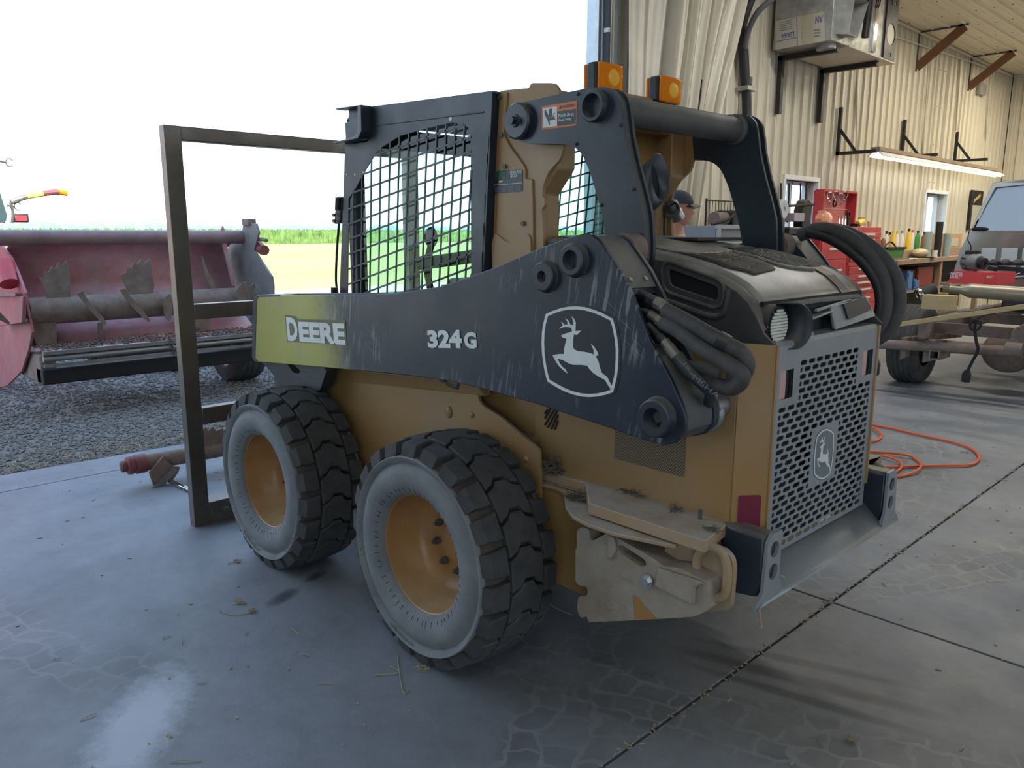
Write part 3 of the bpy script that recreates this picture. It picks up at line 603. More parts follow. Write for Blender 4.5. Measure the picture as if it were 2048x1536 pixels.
# ---- chassis ------------------------------------------------------
hull = MB()
sec = [(-0.93, 0.62), (-0.78, 0.30), (-0.2, 0.25), (1.05, 0.25), (1.22, 0.45), (1.20, 0.92), (1.10, 1.18), (-0.90, 1.16), (-0.93, 1.1)]
hull.prism([V((x, -0.415, z)) for x, z in sec], (0, 0.83, 0))
hull.build('chassis', mt['yellow'], SK, bev=0.01)
for s in (1, -1):
    # outer side plate ahead of the engine: sloped band over a flat plate
    pl = side([(640, 730), (945, 762), (953, 772), (957, 800), (966, 812), (1001, 833), (1020, 850), (1072, 894), (1078, 902), (1080, 950), (1080, 1060), (1000, 1090), (560, 960), (610, 800)], 0.50)
    pl = rounded(pl, [0.01, 0.005, 0.0, 0.01, 0.02, 0.02, 0.01, 0.02, 0.02, 0.0, 0.0, 0.02, 0.02, 0.0])
    MB().prism(mir(pl, s), (0, -0.012 * s, 0)).bx(-0.17, 1.16, 0.42 * s, 0.495 * s, 0.30, 0.78).build('side_plate', mt['yellow'], SK, bev=0.003)
    # raised fold along the top of the plate
    a = [P(640, 735, Y, .50), P(960, 800, Y, .50)]
    q = [V((1.18, .50, .885)), V((0.06, .50, .955)), V((0.03, .50, .905)), V((1.17, .50, .815))]
    fo = MB(); o = [V((p.x, .518, p.z)) for p in q[:2]] + q[2:]; fo.add(mir(o + [V((p.x, .46, p.z)) for p in q], s), [(0, 1, 2, 3), (4, 7, 6, 5), (0, 4, 5, 1), (1, 5, 6, 2), (3, 2, 6, 7), (0, 3, 7, 4)])
    fo.build('side_plate_fold', mt['yellow'], SK, bev=0.006)
    # engine side door and rear corner pillar
    door = [V((-0.16, .43, 1.185)), V((-0.945, .43, 1.185)), V((-0.945, .43, 0.655)), V((-0.16, .43, 0.655))]
    MB().prism(mir(door, s), (0, -0.012 * s, 0)).build('engine_side_door', mt['yellow'], SK, bev=0.002)
    pil = [V((-0.950, .432, 0.640)), V((-1.016, .352, 0.632)), V((-1.016, .352, 1.186)), V((-0.950, .432, 1.192))]
    MB().prism(mir(pil, s), V((0.012, -0.010 * s, 0))).bx(-1.02, -0.985, 0.343 * s, 0.354 * s, 0.632, 1.186).build('corner_pillar', mt['yellow'], SK, bev=0.002)
    ref = [P(1489, 977, Y, .40), P(1523, 977, Y, .40), P(1520, 1050, Y, .40), P(1484, 1047, Y, .40)]
    cz0, cz1 = 0.655, 0.755
    def pilp(t, z): return V((-0.950 - 0.066 * t - 0.0022, (.432 - 0.080 * t + 0.0018), z))
    rp = rounded([pilp(0.18, cz1), pilp(0.82, cz1), pilp(0.82, cz0), pilp(0.18, cz0)], 0.008)
    MB().prism(mir(rp, s), V((0.001, -0.001 * s, 0))).build('red_reflector', mt['red_reflector'], SK, label='dark red reflector strip')
    # shelf over the chain case, and the lower flange under it
    up = [P(1072, 933, Z, .672), P(1171, 966, Z, .672), P(1177, 1006, Z, .672), P(1411, 1082, Z, .672), P(1462, 1042, Z, .672), V((-1.0, .425, .672)), V((-0.19, .425, .672))]
    up[0].y = max(up[0].y, .45)
    MB().prism(mir(up, s), (0, 0, -0.036)).build('side_shelf', mt['yellow_dusty'], SK, bev=0.003)
    lo = [(1085, 968), (1110, 974), (1128, 985), (1131, 1014), (1145, 1032), (1172, 1046), (1233, 1067), (1300, 1080), (1352, 1091), (1357, 1084), (1300, 1060)]
    lo = [P(u, v, Z, .630) for u, v in lo] + [V((-0.85, .44, .630)), V((-0.20, .44, .630))]
    MB().prism(mir(lo, s), (0, 0, -0.012)).build('lower_flange', mt['yellow_dusty'], SK, bev=0.003)
    MB().bx(-0.56, -0.19, 0.40 * s, 0.452 * s, 0.27, 0.635).bx(-0.93, -0.56, 0.40 * s, 0.452 * s, 0.52, 0.635).build('chain_case', mt['yellow'], SK, bev=0.004)
    # tie-down plate at the rear corner
    tp = side([(1330, 1072), (1358, 1078), (1416, 1089), (1449, 1100), (1464, 1118), (1467, 1138), (1461, 1219), (1410, 1225), (1330, 1200)], .535)
    MB().prism(mir(rounded(tp, 0.012), s), (0, -0.02 * s, 0)).bx(-0.95, -0.86, .40 * s, .52 * s, 0.50, 0.56).build('tie_down_plate', mt['yellow_dusty'], SK, bev=0.003)
    rc = P(1424, 1144, Y, .555); ring = []
    oval = rounded([rc + V((dx, 0, dz)) for dx, dz in ((0.05, 0.035), (0.018, 0.075), (-0.03, 0.07), (-0.05, 0.02), (-0.045, -0.05), (-0.02, -0.075), (0.03, -0.06), (0.05, -0.02))], 0.03, 3)
    oval = [V((p.x, p.y * s, p.z)) for p in oval]; oval.append(oval[0]); oval.append(oval[1])
    MB().tube(oval, 0.013, 10, cap=False).build('tie_down_ring', mt['yellow_dusty'], SK)
# screw studs, gussets and a bolt on the left shelf
for u, v in ((1213, 962), (1311, 991), (1423, 1024)):
    q = P(u, v, Z, .672); MB().prism([q + V((0.02, 0, 0)), q + V((-0.02, 0, 0)), q + V((0, 0, 0.022))], (0, -0.006, 0)).build('shelf_gusset', mt['yellow_dusty'], SK)
q = P(1400, 1038, Z, .672); MB().tube([q, q + V((0, 0, 0.028))], 0.006, 8).build('shelf_stud', mt['tubegrey'], SK)
for u, v in ((943, 1022 - 192), (1020, 905), (1052, 918)):
    q = P(u, v, Y, .5025); MB().ball(q, 0.011, 10, 6, (1, .6, 1)).build('plate_rivet', mt['yellow'], SK)
q = P(898, 824, Y, .502); MB().ball(q, 0.02, 12, 6, (.8, .4, 1.2)).build('plate_rivet', mt['yellow'], SK)
# bolt plate that peeps out under the arm
q = P(905, 756, Y, .505)
MB().tube([q + V((0.05, 0, 0.0)), q + V((0.02, 0.0, -0.025)), q + V((-0.03, 0, -0.03)), q + V((-0.06, 0, 0.005))], 0.012, 8).tube([q + V((0.03, -.01, 0.0)), q + V((0.03, 0.03, 0.0))], 0.018, 8).build('hose_clamp', mt['tubegrey'], SK)
# vent slots in the engine door, and its perforated panel
vs = MB()
for (a, b) in (((1095, 823), (1090, 829)), ((1103, 818), (1090, 839)), ((1111, 820), (1090, 852)), ((1116, 823), (1096, 857)), ((1116, 834), (1103, 860)), ((1116, 845), (1110, 861))):
    pa = P(a[0], a[1] - 4, Y, .431); pb = P(b[0], b[1] - 2, Y, .431); vs.bar(pa, pb, 0.005, 0.008, (0, 1, 0))
vs.build('door_vent', mt['dark'], SK)
def perf():
    m = bpy.data.materials.new('perforated_sheet'); m.use_nodes = True; N = m.node_tree.nodes; L = m.node_tree.links; b = N['Principled BSDF']
    tc = N.new('ShaderNodeTexCoord'); mp = N.new('ShaderNodeMapping'); mp.inputs['Rotation'].default_value = (0, math.radians(45), 0); mp.inputs['Scale'].default_value = (150, 0, 150); L.new(tc.outputs['Object'], mp.inputs[0])
    fr = N.new('ShaderNodeVectorMath'); fr.operation = 'FRACTION'; L.new(mp.outputs[0], fr.inputs[0]); sb = N.new('ShaderNodeVectorMath'); sb.operation = 'SUBTRACT'; sb.inputs[1].default_value = (.5, 0, .5); L.new(fr.outputs[0], sb.inputs[0])
    ln = N.new('ShaderNodeVectorMath'); ln.operation = 'LENGTH'; L.new(sb.outputs[0], ln.inputs[0])
    r = N.new('ShaderNodeMapRange'); r.inputs['From Min'].default_value = 0.30; r.inputs['From Max'].default_value = 0.36; L.new(ln.outputs['Value'], r.inputs['Value'])
    x = N.new('ShaderNodeMix'); x.data_type = 'RGBA'; L.new(r.outputs[0], x.inputs[0]); x.inputs[6].default_value = (0.008, 0.007, 0.006, 1); x.inputs[7].default_value = (0.22, 0.16, 0.09, 1); L.new(x.outputs[2], b.inputs['Base Color']); b.inputs['Roughness'].default_value = 0.6
    return m
pf = side([(1230, 850), (1372, 860), (1368, 955), (1228, 917)], .4315)
MB().prism(pf, (0, -0.001, 0)).build('perforated_vent', perf(), SK)
# ---- rear counterweight on the left, bolted under the flange
cwz = [(283, 585), (283, 490), (310, 475), (350, 487), (358, 545), (375, 548), (440, 512), (470, 515), (690, 640), (760, 690), (850, 700), (990, 772), (998, 800), (998, 932), (925, 965), (700, 980), (600, 985), (345, 995), (338, 962), (303, 975), (285, 930), (286, 900), (290, 855), (342, 850), (342, 802), (292, 795), (275, 770), (275, 600)]
cwp = [(1050 + a / 2.731, 880 + b / 2.731) for a, b in cwz]
slot = [(1050 + a / 2.731, 880 + b / 2.731) for a, b in ((505, 580), (530, 572), (655, 655), (665, 685), (640, 695), (520, 620))]
CW = MB()
CW.prism(rounded(side(cwp, .60), 0.012, 3), (0, -0.09, 0), [rounded(side(slot, .60), 0.01, 3)])
cwo = CW.build('counterweight', mt['cast'], SK, bev=0.006, label='dust-caked cast weight')
ins = [(1050 + a / 2.731, 880 + b / 2.731) for a, b in ((720, 700), (850, 705), (990, 772), (985, 800), (985, 915), (930, 955), (925, 850), (720, 780))]
MB().prism(side([(1050 + a / 2.731, 880 + b / 2.731) for a, b in ((735, 690), (990, 775), (940, 800), (938, 900), (715, 790))], .60), (0, 0.014, 0)).build('weight_rib', mt['cast'], cwo, bev=0.008)
MB().prism(side([(1050 + a / 2.731, 880 + b / 2.731) for a, b in ((460, 512), (500, 530), (510, 600), (480, 650), (455, 645))], .60), (0, 0.012, 0)).build('weight_boss', mt['cast'], cwo, bev=0.008)
q = P(1295, 1161, Y, .605)
MB().tube([q + V((0, -.01, 0)), q + V((0, .006, 0))], 0.022, 16).tube([q, q + V((0, .016, 0))], 0.014, 6).build('weight_bolt', mt['zinc'], cwo)
q = P(1222, 1209, Y, .60); MB().lathe([(0.008, -0.004), (0.014, 0.003), (0.020, 0.001)], q, (0, 1, 0), 16).build('weight_hole', mt['cast'], cwo)
tri = [(1050 + a / 2.731, 880 + b / 2.731) for a, b in ((590, 845), (610, 855), (720, 975), (600, 985))]
MB().prism(side(tri, .6005), (0, 0.002, 0)).build('weight_notch', mt['rim'], cwo)
text('weight_number', '80 KG', mt['cast'], cwo, P(1238, 1157, Y, .602), P(1258, 1166, Y, .602) - P(1238, 1157, Y, .602), Um, width=0.05, thick=0.0008, bold=0.0)
# ---- rear grille ---------------------------------------------------
GX = -1.014; GYL, GYR, GZ0, GZ1 = 0.343, -0.343, 0.555, 1.178
gr = MB(); NS = 8
def cell(y0, y1, z0, z1, hole):
    """plate cell y0>y1 with a hole ring (y,z) list, or a plain quad"""
    if hole is None: gr.add([(GX, y0, z0), (GX, y1, z0), (GX, y1, z1), (GX, y0, z1)], [(0, 1, 2, 3)]); return
    m = len(hole); cy = (y0 + y1) / 2; cz = (z0 + z1) / 2; outer = []
    for y, z in hole:
        dy, dz = y - cy, z - cz; k = 1e9
        if abs(dy) > 1e-9: k = min(k, abs(((y0 if dy > 0 else y1) - cy) / dy))
        if abs(dz) > 1e-9: k = min(k, abs(((z1 if dz > 0 else z0) - cz) / dz))
        outer.append((cy + dy * k, cz + dz * k))
    vs = [(GX, a, b) for a, b in outer] + [(GX, a, b) for a, b in hole] + [(GX + 0.003, a, b) for a, b in hole]
    fs = []
    for i in range(m):
        j = (i + 1) % m; fs += [(i, j, m + j, m + i), (m + i, m + j, 2 * m + j, 2 * m + i)]
    gr.add(vs, fs)
    # cell corners between ring rays
    for (sy, sz) in ((1, 1), (1, -1), (-1, 1), (-1, -1)):
        corner = (y0 if sy > 0 else y1, z1 if sz > 0 else z0)
        a = [q for q in outer if abs(q[0] - corner[0]) < 1e-9 and (q[1] - cz) * sz > 0]; b = [q for q in outer if abs(q[1] - corner[1]) < 1e-9 and (q[0] - cy) * sy > 0]
        if a and b:
            pa = max(a, key=lambda q: (q[1] - cz) * sz); pb = max(b, key=lambda q: (q[0] - cy) * sy)
            gr.add([(GX,) + pa, (GX,) + corner, (GX,) + pb], [(0, 1, 2)])
def hexhole(cy, cz, w, h):
    a, b = w / 2, h / 2; return [(cy + a, cz + b * .35), (cy + a * .72, cz + b), (cy, cz + b), (cy - a * .72, cz + b), (cy - a, cz + b * .35), (cy - a, cz - b * .35), (cy - a * .72, cz - b), (cy, cz - b), (cy + a * .72, cz - b), (cy + a, cz - b * .35)]
def gy(u, v): return P(u, v, X, GX).y
def gz(u, v): return P(u, v, X, GX).z
rowh = 0.0208; pit = 0.0535; marg = 0.022
logo_y0, logo_y1, logo_z0, logo_z1 = 0.085, -0.085, 0.715, 0.895
lampz0, lampz1 = gz(1575, 778), gz(1575, 735)
z = GZ0 + 0.012; rown = 0
def strip(y0, y1, z0, z1, rown):
    if y0 - y1 < 1e-4: return
    L_ = y0 - y1; n = max(1, round(L_ / pit)); pw = L_ / n
    if rown % 2 == 0:
        for k in range(n): a = y0 - k * pw; cell(a, a - pw, z0, z1, hexhole(a - pw / 2, (z0 + z1) / 2, pw * .79, rowh * .68))
    else:
        cell(y0, y0 - pw / 2, z0, z1, hexhole(y0 - pw * .25, (z0 + z1) / 2, pw * .28, rowh * .68))
        for k in range(n - 1): a = y0 - pw / 2 - k * pw; cell(a, a - pw, z0, z1, hexhole(a - pw / 2, (z0 + z1) / 2, pw * .79, rowh * .68))
        cell(y1 + pw / 2, y1, z0, z1, hexhole(y1 + pw * .25, (z0 + z1) / 2, pw * .28, rowh * .68))
cell(GYL, GYR, GZ0, z, None)
while z + rowh < 1.132:
    z0, z1 = z, z + rowh; L0, R0 = GYL - marg, GYR + marg
    up = z0 > 0.985
    if up: L0, R0 = 0.205, -0.205
    cell(GYL, L0, z0, z1, None) if not up else None
    cell(R0, GYR, z0, z1, None) if not up else None
    if z1 > logo_z0 and z0 < logo_z1:
        strip(L0, logo_y0, z0, z1, rown); cell(logo_y0, logo_y1, z0, z1, None); strip(logo_y1, R0, z0, z1, rown)
    else: strip(L0, R0, z0, z1, rown)
    if up:
        lw0, lw1 = 0.318, 0.240
        for a, b_ in (((GYL, 0.205)), ((-0.205, GYR))):
            o0, o1 = (lw0, lw1) if a > 0 else (-lw1, -lw0)
            if z0 > 1.02 and z1 < 1.115: cell(a, o0, z0, z1, None); cell(o1, b_, z0, z1, None)
            else: cell(a, b_, z0, z1, None)
    z += rowh; rown += 1
cell(GYL, GYR, z, GZ1, None)
gr.add([(GX, GYL, GZ1), (GX, GYR, GZ1), (GX + 0.010, GYR, GZ1 + 0.012), (GX + 0.010, GYL, GZ1 + 0.012), (GX + 0.075, GYR, GZ1 + 0.016), (GX + 0.075, GYL, GZ1 + 0.016)], [(0, 1, 2, 3), (3, 2, 4, 5)])
gr.add([(GX, GYL, GZ0), (GX, GYL, GZ1), (GX + 0.03, GYL, GZ1), (GX + 0.03, GYL, GZ0)], [(0, 1, 2, 3)]); gr.add([(GX, GYR, GZ0), (GX, GYR, GZ1), (GX + 0.03, GYR, GZ1), (GX + 0.03, GYR, GZ0)], [(3, 2, 1, 0)])
grille = gr.build('rear_grille', mt['grille'], SK, smooth=0)
MB().bx(-0.975, -0.96, -0.33, 0.33, 0.56, 1.15).build('radiator', mt['dark'], SK)
for s in (1, -1):
    yc = 0.279 * s
    MB().bx(GX + 0.012, GX + 0.022, yc - 0.042, yc + 0.042, 1.012, 1.122).build('lamp_box', mt['dark'], grille)
    MB().prism(rounded([V((GX + 0.004, yc + 0.038, 1.022)), V((GX + 0.004, yc - 0.002, 1.022)), V((GX + 0.004, yc - 0.002, 1.113)), V((GX + 0.004, yc + 0.038, 1.113))], 0.012), (0.008, 0, 0)).build('tail_lamp', mt['tail'], grille, label='faded pink tail lamp lens')

def deer(parent, o, right, up, w, h, rim_m, name, backm=None, nrm=0.0012):
    """running deer inside a shield outline; unit square picture coords (y down)"""
    o = V(o); R = V(right).normalized() * w; U = V(up).normalized() * h; Nn = V(right).cross(V(up)).normalized()
    f = lambda a, b, k=1: o + R * ((a - 165) / 1135) + U * ((1420 - b) / 1330) + Nn * (nrm * k)
    outl = [(230, 205), (330, 160), (450, 118), (560, 97), (680, 92), (800, 105), (920, 138), (1040, 185), (1210, 275), (1240, 380), (1262, 480), (1282, 600), (1293, 720), (1293, 860), (1285, 1000), (1268, 1130), (1215, 1350), (1100, 1388), (980, 1412), (860, 1420), (740, 1410), (620, 1380), (500, 1335), (390, 1278), (253, 1192), (220, 1070), (195, 940), (175, 780), (168, 620), (175, 470), (195, 340)]
    cx, cy = 735, 760
    inn = [(cx + (a - cx) * 0.937, cy + (b - cy) * 0.945) for a, b in outl]
    mb = MB(); mb.prism([f(*p) for p in outl], -Nn * nrm, [[f(*p) for p in inn][::-1]])
    shapes = [
        [(455, 515), (520, 490), (612, 462), (612, 430), (600, 408), (560, 396), (510, 396), (470, 405), (430, 424), (455, 390), (482, 372), (466, 340), (443, 320), (480, 335), (502, 360), (548, 357), (546, 320), (515, 266), (560, 300), (588, 357), (630, 370), (634, 320), (607, 236), (650, 280), (670, 340), (664, 455), (748, 448), (684, 512), (642, 502), (630, 590), (628, 690), (650, 725), (690, 745), (790, 757), (880, 776), (932, 800), (928, 730), (890, 636), (940, 690), (985, 760), (998, 806), (962, 822), (1000, 900), (1020, 980), (1045, 1060), (1130, 1130), (1165, 1200), (1215, 1300), (1180, 1310), (1120, 1210), (1090, 1165), (1000, 1120), (920, 1065), (870, 1010), (838, 962), (760, 950), (630, 948), (560, 925), (490, 885), (400, 852), (430, 920), (470, 975), (520, 1015), (548, 1076), (505, 1045), (440, 985), (380, 905), (332, 815), (360, 800), (430, 790), (495, 790), (500, 710), (515, 640), (535, 565), (500, 556), (468, 545)]]
    for s in shapes: mb.prism([f(*p) for p in s], -Nn * nrm)
    r = mb.build(name, rim_m, parent, smooth=0)
    if backm:
        b2 = MB(); b2.prism([f(cx + (a - cx) * 1.06, cy + (b - cy) * 1.05, 0.5) for a, b in outl], -Nn * nrm * 0.4); b2.build(name + '_backing', backm, parent, smooth=0)
    return r
ly0 = gy(1622, 860); ly1 = gy(1666, 900)
deer(grille, V((GX - 0.0005, 0.068, 0.722)), (0, -1, 0), (0, 0, 1), 0.136, 0.166, mt['white'], 'deer_emblem', mt['grey_print'])
# bumper blocks with drilled end plates, and the lip between them
for s in (1, -1):
    k = [V((-0.98, .37 * s, .68)), V((-1.065, .37 * s, .672)), V((-1.065, .37 * s, .50)), V((-0.98, .37 * s, .47))]
    bl = MB(); bl.prism([V((p.x, (.455 if s > 0 else -.385), p.z)) for p in [V((-0.93, 0, .675)), V((-1.07, 0, .672)), V((-1.07, 0, .52)), V((-1.055, 0, .485)), V((-0.95, 0, .47))]], (0, -.07, 0))
    bl.build('bumper_block', mt['black'], SK, bev=0.012)
    yo, yi = (.462, .378) if s > 0 else (-.462, -.378)
    pts = [V((-1.071, yo - .006 * s, .655)), V((-1.071, yo - .03 * s, .678)), V((-1.071, yi, .676)), V((-1.071, yi, .535)), V((-1.071, yi - .02 * s, .50)), V((-1.071, yi - .02 * s, .485)), V((-1.071, yo + .045 * s, .470)), V((-1.071, yo + .04 * s, .487)), V((-1.071, yo + .005 * s, .515))]
    hc = [V((-1.071, (yo + yi) / 2 - .004 * s, zz)) for zz in (.628, .562)]
    MB().prism(pts, (-0.010, 0, 0), [circ(c, 0.0235, (1, 0, 0), 18) for c in hc]).build('bumper_end_plate', mt['grille'], SK, bev=0.002)
MB().add([(-1.0, .37, .555), (-1.0, -.37, .555), (-1.07, -.37, .490), (-1.07, .37, .490), (-1.082, .50, .474), (-1.082, -.50, .474), (-1.0, .46, .49), (-1.0, -.46, .49)], [(0, 1, 2, 3), (3, 2, 5, 4)]).build('bumper_lip', mt['grille'], SK, solid=0.008)
# ------------------------------------------------------------------ loader arms, links, hood, cab (all parts of the loader)
AY = 0.64
arm_px = [(513, 590), (740, 589), (800, 586), (880, 573), (940, 553), (1000, 531), (1080, 496), (1140, 474), (1165, 468), (1184, 470), (1197, 480), (1215, 506), (1240, 543), (1265, 592), (1300, 683), (1340, 757), (1362, 806), (1372, 838), (1370, 866), (1352, 886), (1328, 891), (1305, 886), (1200, 850), (1080, 810), (960, 776), (900, 762), (800, 749), (640, 734), (512, 723), (506, 712), (509, 603)]
arm_o = [P(u, v, Y, AY) for u, v in arm_px]
core = inset(arm_o, 0.006)
for i in (13, 14): core[i] = core[i] + V((0.13, 0, -0.02))
core.insert(13, P(1255, 575, Y, AY) + V((0.004, 0, -.004))); core.insert(14, P(1255, 580, Y, AY) + V((0.12, 0, -.03)))
k = [i for i, p in enumerate(core) if (p - core[16]).length < 1e-6][0]
core.insert(17, P(1310, 700, Y, AY) + V((0.12, 0, 0.0))); core.insert(18, P(1314, 715, Y, AY) + V((0.012, 0, 0.0)))
for s in (1, -1):
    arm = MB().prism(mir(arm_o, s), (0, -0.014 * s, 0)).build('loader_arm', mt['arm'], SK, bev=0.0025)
    fe = [P(u, v, Y, AY) for u, v in ((506, 604), (509, 594), (514, 590), (560, 589.5), (560, 593), (518, 594), (514, 600), (511, 716), (516, 722), (510, 724), (504, 714))]
    MB().prism(mir([V((p.x, AY + .0015, p.z)) for p in fe], s), (0, -.10 * s, 0)).build('arm_front_edge', mt['black'], arm, bev=.002)
    MB().prism(mir([V((p.x, .500, p.z)) for p in arm_o], s), (0, -0.013 * s, 0)).build('arm_inner_plate', mt['black'], arm, bev=0.002)
    MB().prism(mir([V((p.x, .6255, p.z)) for p in core], s), (0, -0.125 * s, 0)).build('arm_box', mt['tubegrey'], arm, bev=0.002)
    def ring(pt, ro, ri, h, m=mt['black'], pin=True, nm='pin_boss'):
        c = V((pt.x, AY * s, pt.z)); ax = (0, s, 0)
        MB().lathe([(ro + .006, 0.0), (ro, 0.008), (ro, h - .004), (ro - .004, h), (ri, h), (ri - .003, h - .01), (ri - .003, -0.03), (0, -0.03)], c, ax, 28).build(nm, m, arm, smooth=40)
        if pin: MB().tube([c + V((0, -.03 * s, 0)), c + V((0, .004 * s, 0))], [ri * .55, ri * .5], 12).build('pin_end', mt['tubegrey'], arm)
    ring(P(1093, 553, Y, AY), 0.044, 0.018, 0.022)
    ring(P(1151, 520, Y, AY), 0.046, 0.029, 0.024, pin=False)
    ring(P(1318, 834, Y, AY), 0.052, 0.030, 0.030)
    # cover plate with washers between the two plates
    a = P(1229, 540, Y, .62); b = P(1258, 590, Y, .62)
    cp = MB().add(mir([V((a.x - .006, .626, a.z)), V((b.x - .006, .626, b.z)), V((b.x - .006, .50, b.z)), V((a.x - .006, .50, a.z))], s), [(0, 1, 2, 3)]); cp.build('cover_plate', mt['black'], arm, solid=0.006)
    n = V((b.z - a.z, 0, -(b.x - a.x))).normalized(); n = n if n.x < 0 else -n
    for yy in (.605, .535):
        m_ = (a + b) / 2; q = V((m_.x - .008, yy * s, m_.z)) + n * 0.004
        wsh = MB().lathe([(0.0, 0.0), (0.019, 0), (0.019, .003), (0.006, .003)], q, n, 20).build('washer', mt['zinc'], arm)
        MB().tube([q, q + n * 0.012], 0.008, 6).build('cover_bolt', mt['steel'], arm)
    m_ = P(1300, 686, Y, .60); q = V((m_.x - .004, .61 * s, m_.z)); MB().lathe([(0, 0), (0.019, 0), (0.019, .003), (0.006, .003)], q, n, 20).tube([q, q + n * .012], .008, 6).build('washer', mt['zinc'], arm)
    # rear pivot lug inside the arm, and the front leg down to the coupler
    q = P(1402, 828, Y, .50)
    MB().lathe([(0.0, 0.0), (0.050, 0), (0.056, -.006), (0.056, -.016), (0.0, -.018)], V((q.x, .485 * s, q.z)), (0, s, 0), 28).tube([V((q.x - .01, .49 * s, q.z + .02)), V((q.x - .01, .42 * s, q.z + .02))], 0.042, 20).build('pivot_lug', mt['steel'], arm)
    leg = [(515, 722), (526, 726), (563, 778), (590, 860), (700, 1000), (760, 1000), (640, 782), (653, 741), (640, 732)]
    lg = [P(u, v, Y, .54) for u, v in leg[:3]] + [V((1.50, .54, .55)), V((1.60, .54, .22)), V((1.70, .54, .22)), V((1.72, .54, .66))]
    lgp = [V((1.64, .50, .86)), V((1.62, .50, .84)), P(565, 778, Y, .50), V((1.32, .50, .60)), V((1.62, .50, .20)), V((1.72, .50, .20)), V((1.72, .50, .60))]
    pl = [P(515, 722, Y, .60), P(527, 727, Y, .60), P(548, 752, Y, .60), P(566, 780, Y, .60), P(640, 781, Y, .60), P(653, 741, Y, .60), P(640, 728, Y, .60)]
    MB().prism(mir(rounded(pl, 0.012), s), (0, -0.05 * s, 0), [mir(rounded([P(u, v, Y, .60) for u, v in ((575, 729), (585, 727), (602, 743), (596, 748), (586, 745))], .008), s)]).build('arm_gusset', mt['black'], arm, bev=0.003)
    MB().prism(mir([V((1.66, .45, 1.10)), V((1.56, .45, .70)), V((1.66, .45, .20)), V((1.74, .45, .20)), V((1.74, .45, .70)), V((1.70, .45, 1.10))], s), (0, -0.06 * s, 0)).build('coupler_leg', mt['black'], SK, bev=0.004)
    # upper link: two rounded plates with a bored boss at each end
    lk = [(1022, 214), (1040, 206), (1110, 190), (1180, 175), (1212, 173), (1228, 180), (1238, 195), (1243, 225), (1248, 270), (1261, 330), (1277, 390), (1286, 430), (1289, 490), (1287, 528), (1276, 552), (1255, 560), (1225, 530), (1213, 480), (1207, 440), (1196, 400), (1182, 350), (1166, 311), (1150, 294), (1125, 288), (1052, 287), (1032, 279), (1020, 258), (1016, 235)]
    lp = rounded([P(u, v, Y, .43) for u, v in lk], 0.02, 3)
    link_ = MB().prism(mir(lp, s), (0, -0.012 * s, 0)).build('lift_link', mt['black'], SK, bev=0.003)
    MB().prism(mir([V((p.x, .405, p.z)) for p in inset(lp, 0.010)], s), (0, -0.03 * s, 0)).build('link_core', mt['tubegrey'], link_)
    MB().prism(mir([V((p.x, .385, p.z)) for p in lp], s), (0, -0.012 * s, 0)).build('link_inner_plate', mt['black'], link_, bev=0.003)
    c = P(1042, 243, Y, .43); c.y *= s
    MB().lathe([(0.060, -.01), (0.060, 0.020), (0.054, 0.026), (0.022, 0.026), (0.018, 0.032), (0.0, .032)], c, (0, s, 0), 26).tube([c + V((0, .03 * s, 0)), c + V((0, .05 * s, 0))], 0.014, 6).build('pivot_boss', mt['black'], link_, smooth=40)
    c = P(1193, 213, Y, .43); c.y *= s
    MB().lathe([(0.048, -.03), (0.048, 0.022), (0.045, 0.026), (0.036, 0.026), (0.034, 0.02), (0.034, -.10)], c, (0, s, 0), 28).build('tube_collar', mt['black'], link_, smooth=40)
    for u, v in ((1156, 188), (1153, 288), (1242, 250), (1203, 410), (1267, 378)):
        q = P(u, v, Y, .43); q.y = .431 * s; MB().ball(q, 0.006, 8, 5).build('link_rivet', mt['black'], link_)
    c = P(1262, 500, Y, .45); c.y *= s
    MB().tube([c + V((0, .045 * s, 0)), c + V((0, -.02 * s, 0))], 0.050, 24).build('link_bushing', mt['rust'], link_)
ct = P(1193, 213, Y, .43)
MB().lathe([(0.0445, -0.385), (0.046, -.36), (0.046, .36), (0.0445, .385)], V((ct.x, 0, ct.z)), (0, 1, 0), 28).build('cross_tube', mt['tubegrey'], SK, smooth=50)
for s in (1, -1): MB().lathe([(0.046, 0), (0.058, -.002), (0.056, -.012), (0.047, -.02)], V((ct.x, .372 * s, ct.z)), (0, s, 0), 24).build('tube_weld', mt['tubegrey'], SK)
MB().bx(1.735, 1.765, -.54, .54, .16, .62).bx(1.70, 1.735, -.5, .5, .56, .62).build('coupler', mt['black'], SK, bev=0.005)
# decals on the arm: maker's word, model number, shield with deer
def on_arm(u, v, y=AY + .0008): return P(u, v, Y, y)
a = on_arm(576, 681); b = on_arm(692, 690); d = (b - a)
up_ = V((-d.z, 0, d.x)); up_ = up_ if up_.z > 0 else -up_
H = (on_arm(580, 635) - on_arm(580, 683)).length
wd = d.length
text('deere_initial', 'D', mt['white'], SK, on_arm(576.5, 681.5), d, up_, width=wd * .195, height=H * .97, thick=.0016, bold=.045, label='white capital letter D')
text('deere_lettering', 'EERE', mt['white'], SK, on_arm(600, 683), d, up_, width=wd * .775, height=H * .80, thick=.0016, bold=.05, label='white capital letters EERE')
bk = [(570, 630), (590, 632), (596, 638), (691, 641), (694, 691), (575, 683)]
MB().prism([on_arm(u, v) for u, v in bk], (0, .0008, 0)).build('lettering_backing', mt['olive'], SK, smooth=0)
a = on_arm(858, 696); b = on_arm(954, 697); d = b - a
up_ = V((-d.z, 0, d.x)); up_ = up_ if up_.z > 0 else -up_
text('model_number', '324', mt['white'], SK, on_arm(857, 696), d, up_, width=d.length * .73, height=(on_arm(858, 661) - on_arm(858, 696.5)).length, thick=.0016, bold=.05, label='white model number 324G')
